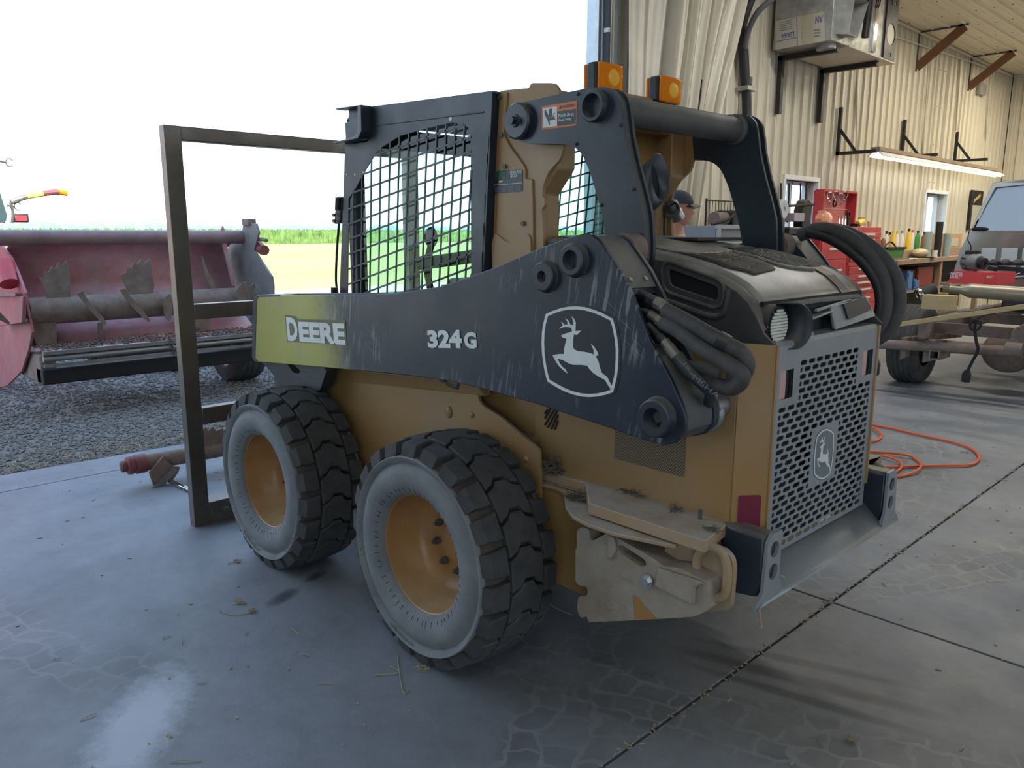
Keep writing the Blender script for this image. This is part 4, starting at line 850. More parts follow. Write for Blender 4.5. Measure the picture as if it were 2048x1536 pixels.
text('model_letter', 'G', mt['white'], SK, on_arm(930, 697), d, up_, width=d.length * .245, height=(on_arm(858, 666) - on_arm(858, 697)).length, thick=.0016, bold=.05, label='small white capital letter G')
# the shield: corners measured on the arm plane
o = on_arm(1084, 786); r = on_arm(1237, 786)
def shield():
    w = (on_arm(1236, 700) - on_arm(1084, 700)).length; h = (on_arm(1150, 611) - on_arm(1150, 795)).length
    # picture coords straight from the enlarged decal, each dropped onto the arm plane
    class _: pass
    f = lambda a_, b_, y=AY + .0016: P(1060 + a_ * .13672, 600 + b_ * .13672, Y, y)
    return f
sf = shield()
outl = [(230, 205), (330, 160), (450, 118), (560, 97), (680, 92), (800, 105), (920, 138), (1040, 185), (1210, 275), (1240, 380), (1262, 480), (1282, 600), (1293, 720), (1293, 860), (1285, 1000), (1268, 1130), (1215, 1350), (1100, 1388), (980, 1412), (860, 1420), (740, 1410), (620, 1380), (500, 1335), (390, 1278), (253, 1192), (220, 1070), (195, 940), (175, 780), (168, 620), (175, 470), (195, 340)]
inn = [(262, 235), (345, 198), (450, 162), (560, 140), (680, 136), (800, 150), (920, 185), (1030, 228), (1175, 300), (1200, 385), (1222, 480), (1242, 600), (1253, 720), (1253, 860), (1245, 1000), (1230, 1120), (1180, 1312), (1090, 1345), (975, 1368), (860, 1376), (745, 1366), (630, 1337), (515, 1293), (410, 1238), (283, 1165), (255, 1060), (232, 935), (212, 780), (206, 620), (212, 475), (230, 350)]
body = [(455, 515), (520, 490), (612, 462), (612, 430), (600, 408), (560, 396), (510, 396), (470, 405), (430, 424), (455, 390), (482, 372), (466, 340), (443, 320), (480, 335), (502, 360), (548, 357), (546, 320), (515, 266), (560, 300), (588, 357), (630, 370), (634, 320), (607, 236), (650, 280), (670, 340), (664, 455), (748, 448), (684, 512), (642, 502), (630, 590), (628, 690), (650, 725), (690, 745), (790, 757), (880, 776), (932, 800), (928, 730), (890, 636), (940, 690), (985, 760), (998, 806), (962, 822), (1000, 900), (1020, 980), (1045, 1060), (1130, 1130), (1165, 1200), (1215, 1300), (1180, 1310), (1120, 1210), (1090, 1165), (1000, 1120), (920, 1065), (870, 1010), (838, 962), (760, 950), (630, 948), (560, 925), (490, 885), (400, 852), (430, 920), (470, 975), (520, 1015), (548, 1076), (505, 1045), (440, 985), (380, 905), (332, 815), (360, 800), (430, 790), (495, 790), (500, 710), (515, 640), (535, 565), (500, 556), (468, 545)]
MB().prism([sf(*q) for q in outl], (0, -.0008, 0), [[sf(*q) for q in inn]]).prism([sf(*q) for q in body], (0, -.0008, 0)).build('deer_emblem', mt['white'], SK, smooth=0, label='white leaping deer in a shield outline')
cx, cy = 735, 755
MB().prism([sf(cx + (a_ - cx) * 1.07, cy + (b_ - cy) * 1.055, AY + .0009) for a_, b_ in outl], (0, -.0004, 0)).build('emblem_backing', mt['decal_black'], SK, smooth=0)
# pinch warning decal on the link
def lkp(u, v, e=0.0): return P(u, v, Y, .4308 + e)
MB().prism([lkp(1083.5, 213), lkp(1154, 201), lkp(1153, 251), lkp(1083.5, 260)], (0, .0004, 0)).build('warning_decal', mt['orange_decal'], SK, smooth=0, label='orange pinch area warning decal')
MB().prism([lkp(1086, 217, .0008), lkp(1114, 212.5, .0008), lkp(1114, 252, .0008), lkp(1086, 255.5, .0008)], (0, .0002, 0)).build('decal_picture', mt['white'], SK, smooth=0)
MB().prism([lkp(1115, 223, .0008), lkp(1152, 217.5, .0008), lkp(1151, 247.5, .0008), lkp(1115, 252, .0008)], (0, .0002, 0)).build('decal_field', mt['decal_black'], SK, smooth=0)
dw = lkp(1152, 217.5) - lkp(1115, 223); uw = V((-dw.z, 0, dw.x)); uw = uw if uw.z > 0 else -uw
text('decal_word', 'WARNING', mt['decal_black'], SK, lkp(1124, 216.5, .0008), dw, uw, width=.055, thick=.0006, bold=.02)
MB().prism([lkp(1118, 218, .001), lkp(1123.5, 216.6, .001), lkp(1120.7, 210.5, .001)], (0, .0003, 0)).build('decal_triangle', mt['decal_black'], SK, smooth=0)
text('decal_line', 'Pinch Area', mt['white'], SK, lkp(1117, 235, .0010), dw, uw, width=.066, thick=.0006, bold=.01)
text('decal_line', 'Keep Away', mt['white'], SK, lkp(1117, 245, .0010), dw, uw, width=.056, thick=.0006, bold=.01)
zz = lambda a_, b_: P(1070 + a_ * .05208, 190 + b_ * .05208, Y, .4320)
pic = MB()
for sh in ([(365, 560), (410, 565), (520, 790), (525, 880), (665, 860), (690, 810), (760, 800), (780, 830), (740, 830), (720, 870), (740, 905), (785, 890), (770, 950), (690, 950), (560, 985), (575, 1150), (540, 1160), (480, 960), (365, 750)], [(540, 540), (655, 520), (655, 850), (540, 870)], [(680, 760), (765, 665), (765, 700), (690, 790)]): pic.prism([zz(*q) for q in sh], (0, .0002, 0))
pic.build('decal_figure', mt['decal_black'], SK, smooth=0)

# ---- engine hood -----------------------------------------------------
prof = [(-0.16, 1.478), (-0.30, 1.470), (-0.50, 1.445), (-0.66, 1.420), (-0.76, 1.398), (-0.845, 1.370), (-0.895, 1.345), (-0.935, 1.312), (-0.962, 1.275), (-0.985, 1.235)]
top = MB(); rows = []
for x, z in prof[:-1]:
    rows.append([(x, .330, z - .016), (x, .315, z - .002), (x, .30, z), (x, 0, z + .004), (x, -.30, z), (x, -.315, z - .002), (x, -.330, z - .016)])
top.grid(rows)
hood = top.build('hood_top', mt['hood'], SK, solid=0.006, smooth=50)
for s in (1, -1):
    sp_ = [(-0.16, 1.462)] + [(x, z - .016) for x, z in prof] + [(-1.018, 1.190), (-0.905, 1.178), (-0.68, 1.195), (-0.16, 1.20)]
    outer = [V((x, .375, z)) for x, z in sp_]
    if s > 0:
        hole = rounded([P(1336, 537, Y, .375), P(1436, 574, Y, .375), P(1434, 602, Y, .375), P(1340, 571, Y, .375)], .014)
    else: hole = rounded([V((-0.66, .375, 1.37)), V((-0.83, .375, 1.345)), V((-0.83, .375, 1.30)), V((-0.66, .375, 1.325))], .014)
    MB().prism(mir(outer, s), (0, -0.010 * s, 0), [mir(hole, s)]).build('hood_side', mt['hoodside'], SK, bev=0.002)
    MB().prism(mir([V((p.x, .36, p.z)) for p in inset(hole, -0.01)], s), (0, -0.004 * s, 0)).build('hood_vent', mt['dark'], SK)
    # bevel from side to top, raised moulding round the vent, flared lower skirt
    bv = MB(); bv.grid([[V((x, .375 * s, z - .016)), V((x, .352 * s, z - .002)), V((x, .326 * s, z - .010))] for x, z in prof]); bv.build('hood_edge', mt['hoodside'], SK, smooth=60)
    rr = inset(hole, -0.022); rr2 = [V((p.x, .379, p.z)) for p in rr]; rr2 += [rr2[0], rr2[1]]
    MB().tube(mir(rr2, s), 0.006, 8, cap=False).build('vent_moulding', mt['hoodside'], SK)
    sk = [(P(1300, 592, Y, .378)), P(1345, 606, Y, .378), P(1420, 632, Y, .378), P(1445, 628, Y, .378), P(1452, 612, Y, .378), P(1458, 580, Y, .378)]
    MB().tube(mir(smooth_path(sk, 5), s), 0.009, 8).build('hood_crease', mt['hoodside'], SK)
# flat mats and dusty plate lying on the hood
def hz(x):
    for (xa, za), (xb, zb) in zip(prof, prof[1:]):
        if xb <= x <= xa: return zb + (za - zb) * (x - xb) / (xa - xb)
    return prof[0][1]
def sheet(poly, name, m, t=.004):
    """a thin mat that follows the hood; poly in (x, y) of the machine"""
    xs = [q[0] for q in poly]; n = 14; rows = []
    for k in range(n + 1):
        x = min(xs) + 1e-4 + (max(xs) - min(xs) - 2e-4) * k / n; ys = []
        for i in range(len(poly)):
            (xa, ya), (xb, yb) = poly[i], poly[(i + 1) % len(poly)]
            if (xa > x) != (xb > x): ys.append(ya + (yb - ya) * (x - xa) / (xb - xa))
        y0, y1 = min(ys), max(ys); rows.append([V((x, y0 + (y1 - y0) * j / 6, hz(x) + .0065 + .004 * (1 - abs((y0 + (y1 - y0) * j / 6) / .30)))) for j in range(7)])
    return MB().grid(rows).build(name, m, SK, solid=t, smooth=50)
sheet([(-.40, .288), (-.33, -.22), (-.57, -.16), (-.575, -.05), (-.655, .0), (-.68, .20), (-.62, .288)], 'hood_plate', mt['hood'])
scr = M('hood_screen_mesh', (0.02, 0.02, 0.021), 0.7, dust=(0.09, 0.085, 0.075), dust_amt=0.8, scale=16, bump=0.3, bscale=240)
sheet([(-.635, .286), (-.70, .22), (-.672, .045), (-.80, .035), (-.845, .06), (-.862, .22), (-.80, .286)], 'hood_screen', scr)
sheet([(-.60, -.06), (-.60, -.285), (-.83, -.285), (-.855, -.22), (-.82, -.02), (-.70, -.02)], 'hood_screen', scr)
MB().tube(smooth_path([V((x, y, hz(x) + .011)) for x, y in ((-.665, .01), (-.73, .005), (-.79, .0), (-.825, -.01), (-.845, -.05), (-.862, -.16))], 5), .006, 6).build('hood_strip', mt['hood'], SK)
# warning decal on the rear curve of the hood
dq = [[V((x, y, hz(x) + .0085)) + V((-.004, 0, 0)) for y in (-.175, -.245)] for x in (-.845, -.87, -.895, -.915, -.935, -.95)]
MB().grid(dq).build('hood_decal', simple('faded_decal', (0.36, 0.27, 0.2), .6), SK, smooth=0, label='faded orange and white decal')
for k in range(3): MB().grid([[V((x, y, hz(x) + .0095)) + V((-.004, 0, 0)) for y in (-.185 - .018 * k, -.195 - .018 * k)] for x in (-.895, -.915, -.935, -.945)]).build('decal_print', mt['grey_print'], SK, smooth=0)
# rear of the hood: work lamp in a shroud, tilted latch plate, dark cavity
MB().bx(-0.955, -0.945, -.33, .33, 1.19, 1.30).build('hood_cavity', mt['dark'], SK)
lc = V((-0.982, .300, 1.232))
MB().lathe([(0.0, .006), (0.035, .006), (0.052, 0.0), (0.056, 0.0), (0.060, .004), (0.062, -.05), (0.05, -.06)], lc, (-1, 0, 0), 28).build('work_lamp', mt['black_clean'], SK)
lens = MB()
for k in range(11):
    zz_ = -0.044 + k * .0088; hw = math.sqrt(max(0, .047 ** 2 - zz_ ** 2))
    lens.bar(lc + V((-.009, -hw, zz_)), lc + V((-.009, hw, zz_)), .006, .008)
lens.build('lamp_lens', mt['lens'], SK, kind='stuff', bev=.002)
shr = MB(); rows = []
for h_, rr in ((0.0, .062), (.030, .066), (.062, .064)):
    rows.append([lc + V((-h_ * (0.35 + .65 * (math.sin(a - .1) + 1) / 2), -math.sin(a) * rr - h_ * .55, math.cos(a) * rr)) for a in [math.pi * (-.05 + 1.1 * k / 16) for k in range(17)]])
shr.grid(rows).build('lamp_shroud', mt['black_clean'], SK, solid=.004)
pl = [P(1663, 613, X, -.985), P(1735, 595, X, -.965), P(1752, 632, X, -.990), P(1671, 660, X, -1.00)]
MB().prism(pl, V((.012, 0, .004))).build('latch_plate', mt['grille'], SK, bev=.003)
n_ = (pl[1] - pl[0]).cross(pl[3] - pl[0]).normalized(); n_ = n_ if n_.x < 0 else -n_
pd = [P(1682, 608, X, -.982), P(1725, 595, X, -.970), P(1737, 614, X, -.978), P(1734, 622, X, -.982), P(1692, 640, X, -.992)]
MB().prism([q + n_ * .006 for q in pd], n_ * .003).build('latch_pad', mt['decal_black'], SK)
MB().bar(P(1632, 621, X, -.98), P(1700, 600, X, -.965), .012, .008).bar(P(1610, 640, X, -.985), P(1662, 620, X, -.975), .03, .006).build('hood_lip', mt['grille'], SK, bev=.002)
MB().prism([P(1600, 645, X, -1.0), P(1612, 640, X, -1.0), P(1630, 671, X, -1.0), P(1612, 676, X, -1.0)], (.006, 0, 0)).build('lamp_bracket', mt['grille'], SK)
# exhaust stack cut at a slant, flexible duct and clamp beside it
exr = []
for cx_, cy_, cz_, ax1, ax2 in ((-.262, .110, 1.455, (0, .05, 0), (.05, 0, 0)), (-.270, .100, 1.52, (0, .05, 0), (.05, 0, .01)), (-.297, .072, 1.590, (0, .05, 0), (.052, 0, .035)), (-.330, .058, 1.632, (0, .051, 0), (.045, 0, .060)), (-.385, .046, 1.680, (0, .052, 0), (.012, 0, .080))):
    exr.append([V((cx_, cy_, cz_)) + V(ax1) * math.cos(a) + V(ax2) * math.sin(a) for a in [2 * math.pi * k / 24 for k in range(25)]])
MB().grid(exr).build('exhaust_stack', mt['black'], SK, solid=.004, smooth=60)
rin = [[V(q) + V((.002, 0, 0)) for q in exr[-1]], [V(q) + V((.05, .01, -.03)) for q in exr[-1]]]
MB().add([V((-.353, .054, 1.655)) + (q - V((-.385, .046, 1.680))) * .93 for q in exr[-1][:-1]], [tuple(range(24))]).build('exhaust_mouth', mt['dark'], SK)
fl = MB(); fp = smooth_path([V((-0.30, .02, 1.45)), V((-0.27, .025, 1.53)), V((-0.24, .03, 1.60))], 14); fl.tube(fp, [.020 + .003 * (i % 2) for i in range(len(fp))], 10).build('flex_duct', mt['black'], SK, smooth=20)
MB().tube([V((-0.30, .02, 1.44)), V((-0.30, .02, 1.462))], .035, 14).build('duct_foot', mt['tubegrey'], SK)
MB().bx(-0.52, -0.22, -.30, .0, 1.462, 1.474).build('hood_hinge_cover', mt['black_clean'], SK, bev=.003)
# ---- roll-over frame (yellow) ----------------------------------------
def rp(u, v): return P(u, v, Y, .385)
for s in (1, -1):
    post = [rp(998, 183), rp(1012, 180), rp(1058, 176), rp(1062, 166), rp(1108, 166), rp(1118, 180), rp(1128, 290), rp(1120, 318), rp(1096, 345), rp(1086, 372), rp(1084, 392), rp(1089, 396), rp(1089, 412), rp(1083, 418), rp(1087, 470), rp(1087, 500), V((-.14, .385, 1.16)), V((.12, .385, 1.16)), rp(985, 520)]
    MB().prism(mir(rounded(post, .01, 2), s), (0, -.014 * s, 0)).build('rollover_post', mt['yellow'], SK, bev=.002)
    # raised front skin of the post with its S-shaped edge
    sk = [(998, 188), (1014, 184), (1010, 240), (1008, 270), (1020, 292), (1046, 328), (1051, 340), (1051, 357), (1064, 358), (1066, 420), (1067, 520), (990, 560)]
    MB().prism(mir([P(u, v, Y, .392) for u, v in sk], s), (0, -.008 * s, 0)).build('post_skin', mt['yellow'], SK, bev=.003)
    sk2 = [(983, 486), (990, 466), (1000, 474), (1012, 484), (1024, 486), (1038, 478), (1046, 468), (1056, 468), (1061, 480), (1062, 540), (985, 560)]
    MB().prism(mir(rounded([P(u, v, Y, .398) for u, v in sk2], .01), s), (0, -.007 * s, 0)).build('post_lower_skin', mt['yellow'], SK, bev=.003)
    for u, v in ((1003, 270), (1010, 333), (1047, 447), (1000, 195)):
        q = P(u, v, Y, .393); q.y *= s; MB().tube([q, q + V((0, .006 * s, 0))], .009, 6).build('post_bolt', mt['tubegrey'], SK)
    # inner return of the post towards the rear window
    MB().prism(mir([V((-.20, .371, 1.93)), V((-.20, .371, 1.70)), V((-.13, .371, 1.62)), V((-.13, .371, 1.17)), V((-.10, .371, 1.17)), V((-.10, .371, 1.93))], s), (0, -.09 * s, 0)).build('post_return', mt['yellow'], SK, bev=.006)
MB().bx(-.19, -.10, -.37, .37, 1.86, 1.955).build('rear_beam', mt['yellow'], SK, bev=.008)
MB().prism(rounded([V((-.17, .20, 1.95)), V((-.17, -.30, 1.95)), V((-.17, -.30, 1.99)), V((-.17, .18, 1.99))], .02), (.03, 0, 0)).build('beam_tab', mt['yellow'], SK, bev=.003)
MB().bx(-.205, -.19, -.20, -.07, 1.865, 1.915).build('beam_bracket', mt['black_clean'], SK, bev=.004)
for yy in (-.10, -.165): MB().tube([V((-.205, yy, 1.89)), V((-.215, yy, 1.89))], .008, 8).build('bracket_bolt', mt['zinc'], SK)
MB().tube([V((-.20, .02, 1.88)), V((-.21, .03, 1.82)), V((-.19, .05, 1.78))], .012, 8).build('wire_loom', mt['black_clean'], SK)
# far rear corner panel behind the exhaust, seen from inside
MB().prism(rounded([V((-.13, -.37, 1.87)), V((-.13, -.02, 1.87)), V((-.13, -.02, 1.64)), V((-.13, -.16, 1.62)), V((-.13, -.30, 1.68)), V((-.13, -.37, 1.72))], .02), (.012, 0, 0)).build('rear_panel', M('shaded_yellow_panel', (0.30, 0.17, 0.05), .5), SK, bev=.002)
# ---- cab --------------------------------------------------------------
CY = .42
def cs(u, v, y=CY): return P(u, v, Y, y)
cell_u = []                                            # side screen: steel sheet punched in slanted cells
win = [(695, 600), (697, 398), (712, 376), (724, 352), (748, 312), (762, 296), (800, 272), (850, 258), (905, 245), (936, 255), (941, 270), (942, 545), (938, 556), (870, 590)]
outer = [(741, 213), (980, 182), (985, 182), (978, 330), (966, 560), (964, 640), (677, 640), (690, 290), (735, 283), (745, 268)]
wv = [cs(u, v) for u, v in win]; ov = [cs(u, v) for u, v in outer]
def clip(a, b, poly):
    """pieces of segment a-b inside a flat X,Z outline"""
    ts = [0.0, 1.0]; n = len(poly); dx, dz = b.x - a.x, b.z - a.z
    for i in range(n):
        p, q = poly[i], poly[(i + 1) % n]; ex, ez = q.x - p.x, q.z - p.z; den = dx * ez - dz * ex
        if abs(den) < 1e-12: continue
        t = ((p.x - a.x) * ez - (p.z - a.z) * ex) / den; u = ((p.x - a.x) * dz - (p.z - a.z) * dx) / den
        if 0 < t < 1 and 0 <= u <= 1: ts.append(t)
    ts.sort(); out = []
    for t0, t1 in zip(ts, ts[1:]):
        tm = (t0 + t1) / 2; x, z = a.x + dx * tm, a.z + dz * tm; c = False
        for i in range(n):
            p, q = poly[i], poly[(i + 1) % n]
            if (p.z > z) != (q.z > z) and x < (q.x - p.x) * (z - p.z) / (q.z - p.z) + p.x: c = not c
        if c: out.append((a.lerp(b, t0), a.lerp(b, t1)))
    return out
wide = inset(wv, -0.004)
bars = MB()
# slanted uprights and rising cross bars, read off at two heights of the sheet
bot_u = [707, 724, 741, 758, 776, 794, 812, 830, 847, 864, 880, 896, 912, 928, 944]
for i in range(-1, 16):
    a = cs(705 + 17.2 * i, 600); b = cs(705 + 17.2 * i + 2 + 1.5 * max(0, i) * .9, 240)
    for p_, q_ in clip(a, b, wide): bars.bar(p_, q_, .0075, .004, (0, 1, 0))
for i in range(-8, 13):
    v0 = 598 - 30.0 * i
    a = cs(690, v0 + 3); b = cs(950, v0 - 95 + 2 * i * .5)
    for p_, q_ in clip(a, b, wide): bars.bar(p_, q_, .0075, .004, (0, 1, 0))
def cabside(s):
    pn = MB().prism(mir(ov, s), (0, -.004 * s, 0), [mir(wv, s)]).build('cab_side', mt['black'], SK, bev=.0015)
    bb = MB(); bb.add(mir([V(p) for p in bars.v], s), bars.f); bb.build('window_screen', mt['black'], SK, smooth=0)
    MB().add(mir([V((1.0, .395, 1.14)), V((.10, .395, 1.14)), V((.10, .395, 1.93)), V((1.0, .395, 1.93))], s), [(0, 1, 2, 3)] if s > 0 else [(3, 2, 1, 0)]).build('side_glass', mt['cabglass'], SK, smooth=0, fix=False)
    # folded rear edge, roof fold and front edge
    MB().prism(mir([cs(980, 182), cs(985, 183), cs(977, 335), cs(966, 560), cs(964, 640), cs(958, 640), cs(960, 560), cs(972, 330)], s), (0, -.06 * s, 0)).build('cab_side_return', mt['black'], SK, bev=.003)
    a, b = cs(741, 252), cs(968, 224); MB().bar(V((a.x, a.y * s, a.z)), V((b.x, b.y * s, b.z)), .006, .006).build('cab_side_crease', mt['black'], SK, bev=.002)
    for u, v, r in ((901, 237, .009), (727, 346, .008), (694, 349, .006), (710, 349, .006)):
        q = cs(u, v); q.y = (CY + .0006) * s; MB().lathe([(0, 0), (r, 0), (r, .0006)], q, (0, s, 0), 14).build('side_hole', mt['trim'] if r > .007 else mt['steel'], SK)
    # corner lamp bracket
    bk = [cs(697, 220), cs(727, 216), cs(740, 214), cs(742, 262), cs(735, 276), cs(712, 284), cs(699, 284)]
    MB().prism(mir(bk, s), (0, -.012 * s, 0)).prism(mir([cs(735, 213), cs(742, 213), cs(743, 265), cs(736, 279), cs(688, 290), cs(688, 286), cs(730, 275), cs(736, 262)], s), (0, .05 * s, 0)).prism(mir([cs(692, 219), cs(742, 212), cs(742, 215), cs(692, 222)], s), (0, .05 * s, 0)).build('corner_bracket', mt['black'], SK, bev=.002)
    q = cs(712, 248); MB().lathe([(0, .02), (.035, .018), (.045, 0), (.04, -.03)], V((q.x + .04, (CY - .05) * s, q.z)), (1, 0, 0), 18).build('front_lamp', mt['tubegrey'], SK)
    MB().bx(.96, 1.02, .36 * s, .415 * s, 1.13, 1.96).build('front_post', mt['black'], SK, bev=.005)
    # latch strip on the door side of the front post
    if s > 0:
        MB().prism([cs(668, 448), cs(680, 446), cs(683, 395), cs(674, 392), cs(670, 420)], (0, -.03, 0)).build('door_hinge', mt['black_clean'], SK, bev=.003)
        MB().tube([cs(675, 420, .43), cs(676, 395, .43)], .012, 10).build('hinge_pin', mt['black_clean'], SK)
        for v in (430, 442): q = cs(670, v, .43); MB().tube([q, q + V((0, .01, 0))], .008, 6).build('hinge_bolt', mt['tubegrey'], SK)
        MB().tube(smooth_path([cs(678, 448), cs(674, 500), cs(672, 560), cs(676, 592)], 4), .006, 6).build('door_seal', mt['black_clean'], SK)
        MB().tube([cs(668, 588, .45), cs(668, 575, .45)], .014, 10).build('cab_knob', mt['black_clean'], SK)
cabside(1); cabside(-1)
rz = 1.962
MB().prism([V((.06, CY - .004, rz)), V((.95, CY - .004, rz + .028)), V((1.03, .40, rz + .0)), V((1.03, -.40, rz)), V((.95, -CY + .004, rz + .028)), V((.06, -CY + .004, rz))], (0, 0, .012)).build('cab_roof', mt['black'], SK, bev=.004)
MB().bx(.99, 1.02, -.36, .36, 1.86, 1.95).bx(.99, 1.02, -.36, .36, 1.12, 1.17).build('front_header', mt['black'], SK, bev=.004)
MB().add([(1.0, .36, 1.16), (1.0, -.36, 1.16), (1.0, -.36, 1.86), (1.0, .36, 1.86)], [(0, 1, 2, 3)]).build('windshield', mt['cabglass'], SK, smooth=0, fix=False)
MB().add([(-.10, .30, 1.45), (-.10, -.30, 1.45), (-.10, -.30, 1.87), (-.10, .30, 1.87)], [(0, 1, 2, 3)]).build('rear_glass', mt['cabglass'], SK, smooth=0, fix=False)
MB().bx(-.12, -.08, .275, .30, 1.44, 1.88).bx(-.12, -.08, -.30, .30, 1.42, 1.452).build('rear_window_seal', mt['black_clean'], SK, bev=.004)
MB().bx(-.30, .0, -.34, .34, 1.18, 1.43).build('cab_rear_ledge', mt['black_clean'], SK, bev=.01)
MB().bx(.0, 1.0, -.39, .39, 1.10, 1.15).build('cab_floor', mt['black_clean'], SK)
# seat, lap bar and lever inside the cab
MB().bx(.22, .60, -.22, .22, 1.20, 1.30).build('seat_cushion', mt['seat'], SK, bev=.03, seg=3)
MB().prism([V((.14, -.21, 1.26)), V((.24, -.21, 1.26)), V((.22, -.21, 1.42)), V((.17, -.21, 1.45)), V((.12, -.21, 1.44))], (0, .42, 0)).build('seat_back', mt['seat'], SK, bev=.03, seg=3)
MB().bar((.62, .33, 1.36), (.10, .33, 1.42), .05, .05).build('armrest', mt['seat'], SK, bev=.012)
MB().tube(smooth_path([(.62, .26, 1.20), (.66, .26, 1.34), (.64, .25, 1.44)], 4), .015, 8).ball((.64, .25, 1.47), .03, 10, 7, (1, 1, 1.5)).build('joystick', mt['seat'], SK)
MB().tube(smooth_path([(.20, -.34, 1.36), (.45, -.34, 1.40), (.60, -.33, 1.40), (.64, -.2, 1.38), (.64, .1, 1.38)], 5), .018, 8).build('lap_bar', mt['black_clean'], SK)
MB().bx(.55, .60, -.395, -.37, 1.15, 1.93).build('window_mullion', mt['black_clean'], SK, bev=.004)
mt['amber_backlit'] = simple('backlit_amber', (1.0, .50, .06), .15)  # paler amber: light through the lens put into the colour of its centre
# ---- amber beacons ------------------------------------------------------
for (yc, rot) in ((.105, 0), (-.255, 0)):
    c = V((-.18, yc, 2.022)); R_ = Matrix.Rotation(math.radians(8), 3, 'Y')
    bc = MB().bx(c.x - .012, c.x + .035, yc - .066, yc + .066, c.z - .048, c.z + .050).build('beacon', mt['black_clean'], SK, bev=.010)
    MB().bx(c.x - .030, c.x - .012, yc - .063, yc + .063, c.z - .046, c.z + .048).build('amber_lens', mt['amber'], bc, bev=.007, label='amber square beacon lens')
    MB().lathe([(.030, -.001), (.026, .003), (.0, .004)], V((c.x - .031, yc - .01, c.z)), (-1, 0, 0), 20).build('lens_bullseye', mt['amber_backlit'], bc)
    MB().bx(c.x - .035, c.x - .030, yc - .022, yc + .004, c.z - .014, c.z + .014).build('lens_prism', mt['amber_backlit'], bc, bev=.003)
    MB().bx(c.x + .035, c.x + .050, yc - .063, yc + .063, c.z - .044, c.z + .046).build('front_lens', mt['amber'], bc, bev=.006)
    MB().bx(c.x - .01, c.x + .03, yc - .04, yc + .03, c.z - .075, c.z - .048).build('beacon_foot', mt['black_clean'], bc, bev=.005)
# dealer decal on the post
def dk(u, v, e=0.0): return P(u, v, Y, .3932 + e)
MB().prism(rounded([dk(986, 344), dk(1045, 338), dk(1045, 383), dk(987, 387)], .006), (0, .0004, 0)).build('dealer_decal', mt['decal_black'], SK, smooth=0, label='dark dealer decal')
dd_ = dk(1045, 338) - dk(986, 344); du = V((-dd_.z, 0, dd_.x)); du = du if du.z > 0 else -du
text('dealer_initials', 'KFG', mt['green_decal'], SK, dk(990, 361, .001), dd_, du, width=.075, height=.034, thick=.0006, bold=.03)
text('dealer_name', 'KENN-FELD', mt['white'], SK, dk(1020, 348.5, .001), dd_, du, width=.060, height=.011, thick=.0006, bold=.01)
text('dealer_name', 'GROUP', mt['white'], SK, dk(1020, 355.5, .001), dd_, du, width=.038, height=.011, thick=.0006, bold=.01)
MB().prism([dk(998, 361.5, .001), dk(1006, 361, .001), dk(1005, 364.5, .001), dk(997.5, 365.2, .001)], (0, .0003, 0)).build('decal_bar', mt['yellow_decal'], SK, smooth=0)
MB().bar(dk(987, 370.5, .001), dk(1045, 365.5, .001), .0016, .0006, (0, 1, 0)).build('decal_rule', mt['white'], SK, smooth=0)
ln = MB()
for cx_ in range(4):
    for ry in (0, 3.2, 6.5, 9.5): ln.bar(dk(990 + cx_ * 14.2, 375.5 - cx_ * 1.2 + ry * .85, .001), dk(999 + cx_ * 14.2, 374.7 - cx_ * 1.2 + ry * .85, .001), .0022, .0005, (0, 1, 0))
ln.build('decal_fine_print', mt['grey_print'], SK, smooth=0, kind='stuff')
# ---- hydraulic hoses at the rear of the arms ------------------------------
def hosepath(pts, y): return smooth_path([P(u, v, Y, y_) for (u, v), y_ in zip(pts, y)], 7)
def hose(pts, y, r, m, name, s=1, label=None):
    pth = hosepath(pts, y); pth = mir(pth, s)
    return MB().tube(pth, r, 14).build(name, m, SK, smooth=60, label=label)
def ferrule(a, b, r, n=6, nm='hose_fitting', m='zinc', y=.57):
    return MB().tube([P(a[0], a[1], Y, y), P(b[0], b[1], Y, y)], r, n).build(nm, mt[m], SK, smooth=30)
dirtyz = M('dirty_zinc', (0.30, 0.28, 0.24), .5, .6); mt['dz'] = dirtyz
hose([(1330, 620), (1365, 638), (1440, 681), (1480, 703), (1494, 728), (1485, 752), (1462, 758)], [.59, .59, .585, .57, .555, .54, .53], .021, mt['hose'], 'hydraulic_hose')
hose([(1325, 645), (1355, 660), (1400, 695), (1450, 724), (1478, 742), (1484, 760), (1464, 776), (1430, 768), (1405, 748)], [.60, .60, .60, .595, .59, .58, .56, .55, .54], .021, mt['hose'], 'hydraulic_hose')
hose([(1345, 708), (1362, 728), (1385, 752), (1404, 768), (1420, 785), (1418, 806)], [.60, .60, .595, .585, .56, .53], .0155, mt['black'], 'pressure_hose')
ferrule((1296, 597), (1315, 606), .016, 12, m='black', y=.585); ferrule((1312, 604), (1324, 611), .017, 6, m='dz', y=.59); ferrule((1322, 611), (1336, 620), .015, 14, m='dz', y=.59)
ferrule((1300, 628), (1316, 638), .012, 12, m='dz', y=.595); ferrule((1315, 638), (1326, 645), .016, 6, m='dz', y=.60)
ferrule((1318, 672), (1330, 684), .011, 12, m='black', y=.60); ferrule((1328, 682), (1337, 694), .014, 6, m='dz', y=.60); ferrule((1336, 693), (1352, 714), .0165, 14, m='dz', y=.60)
hose([(1268, 585), (1285, 589), (1300, 598)], [.57, .575, .585], .012, mt['black_clean'], 'steel_line'); hose([(1275, 622), (1290, 624), (1303, 630)], [.575, .585, .595], .010, mt['black_clean'], 'steel_line'); hose([(1296, 650), (1306, 660), (1320, 674)], [.58, .59, .60], .009, mt['black_clean'], 'steel_line')
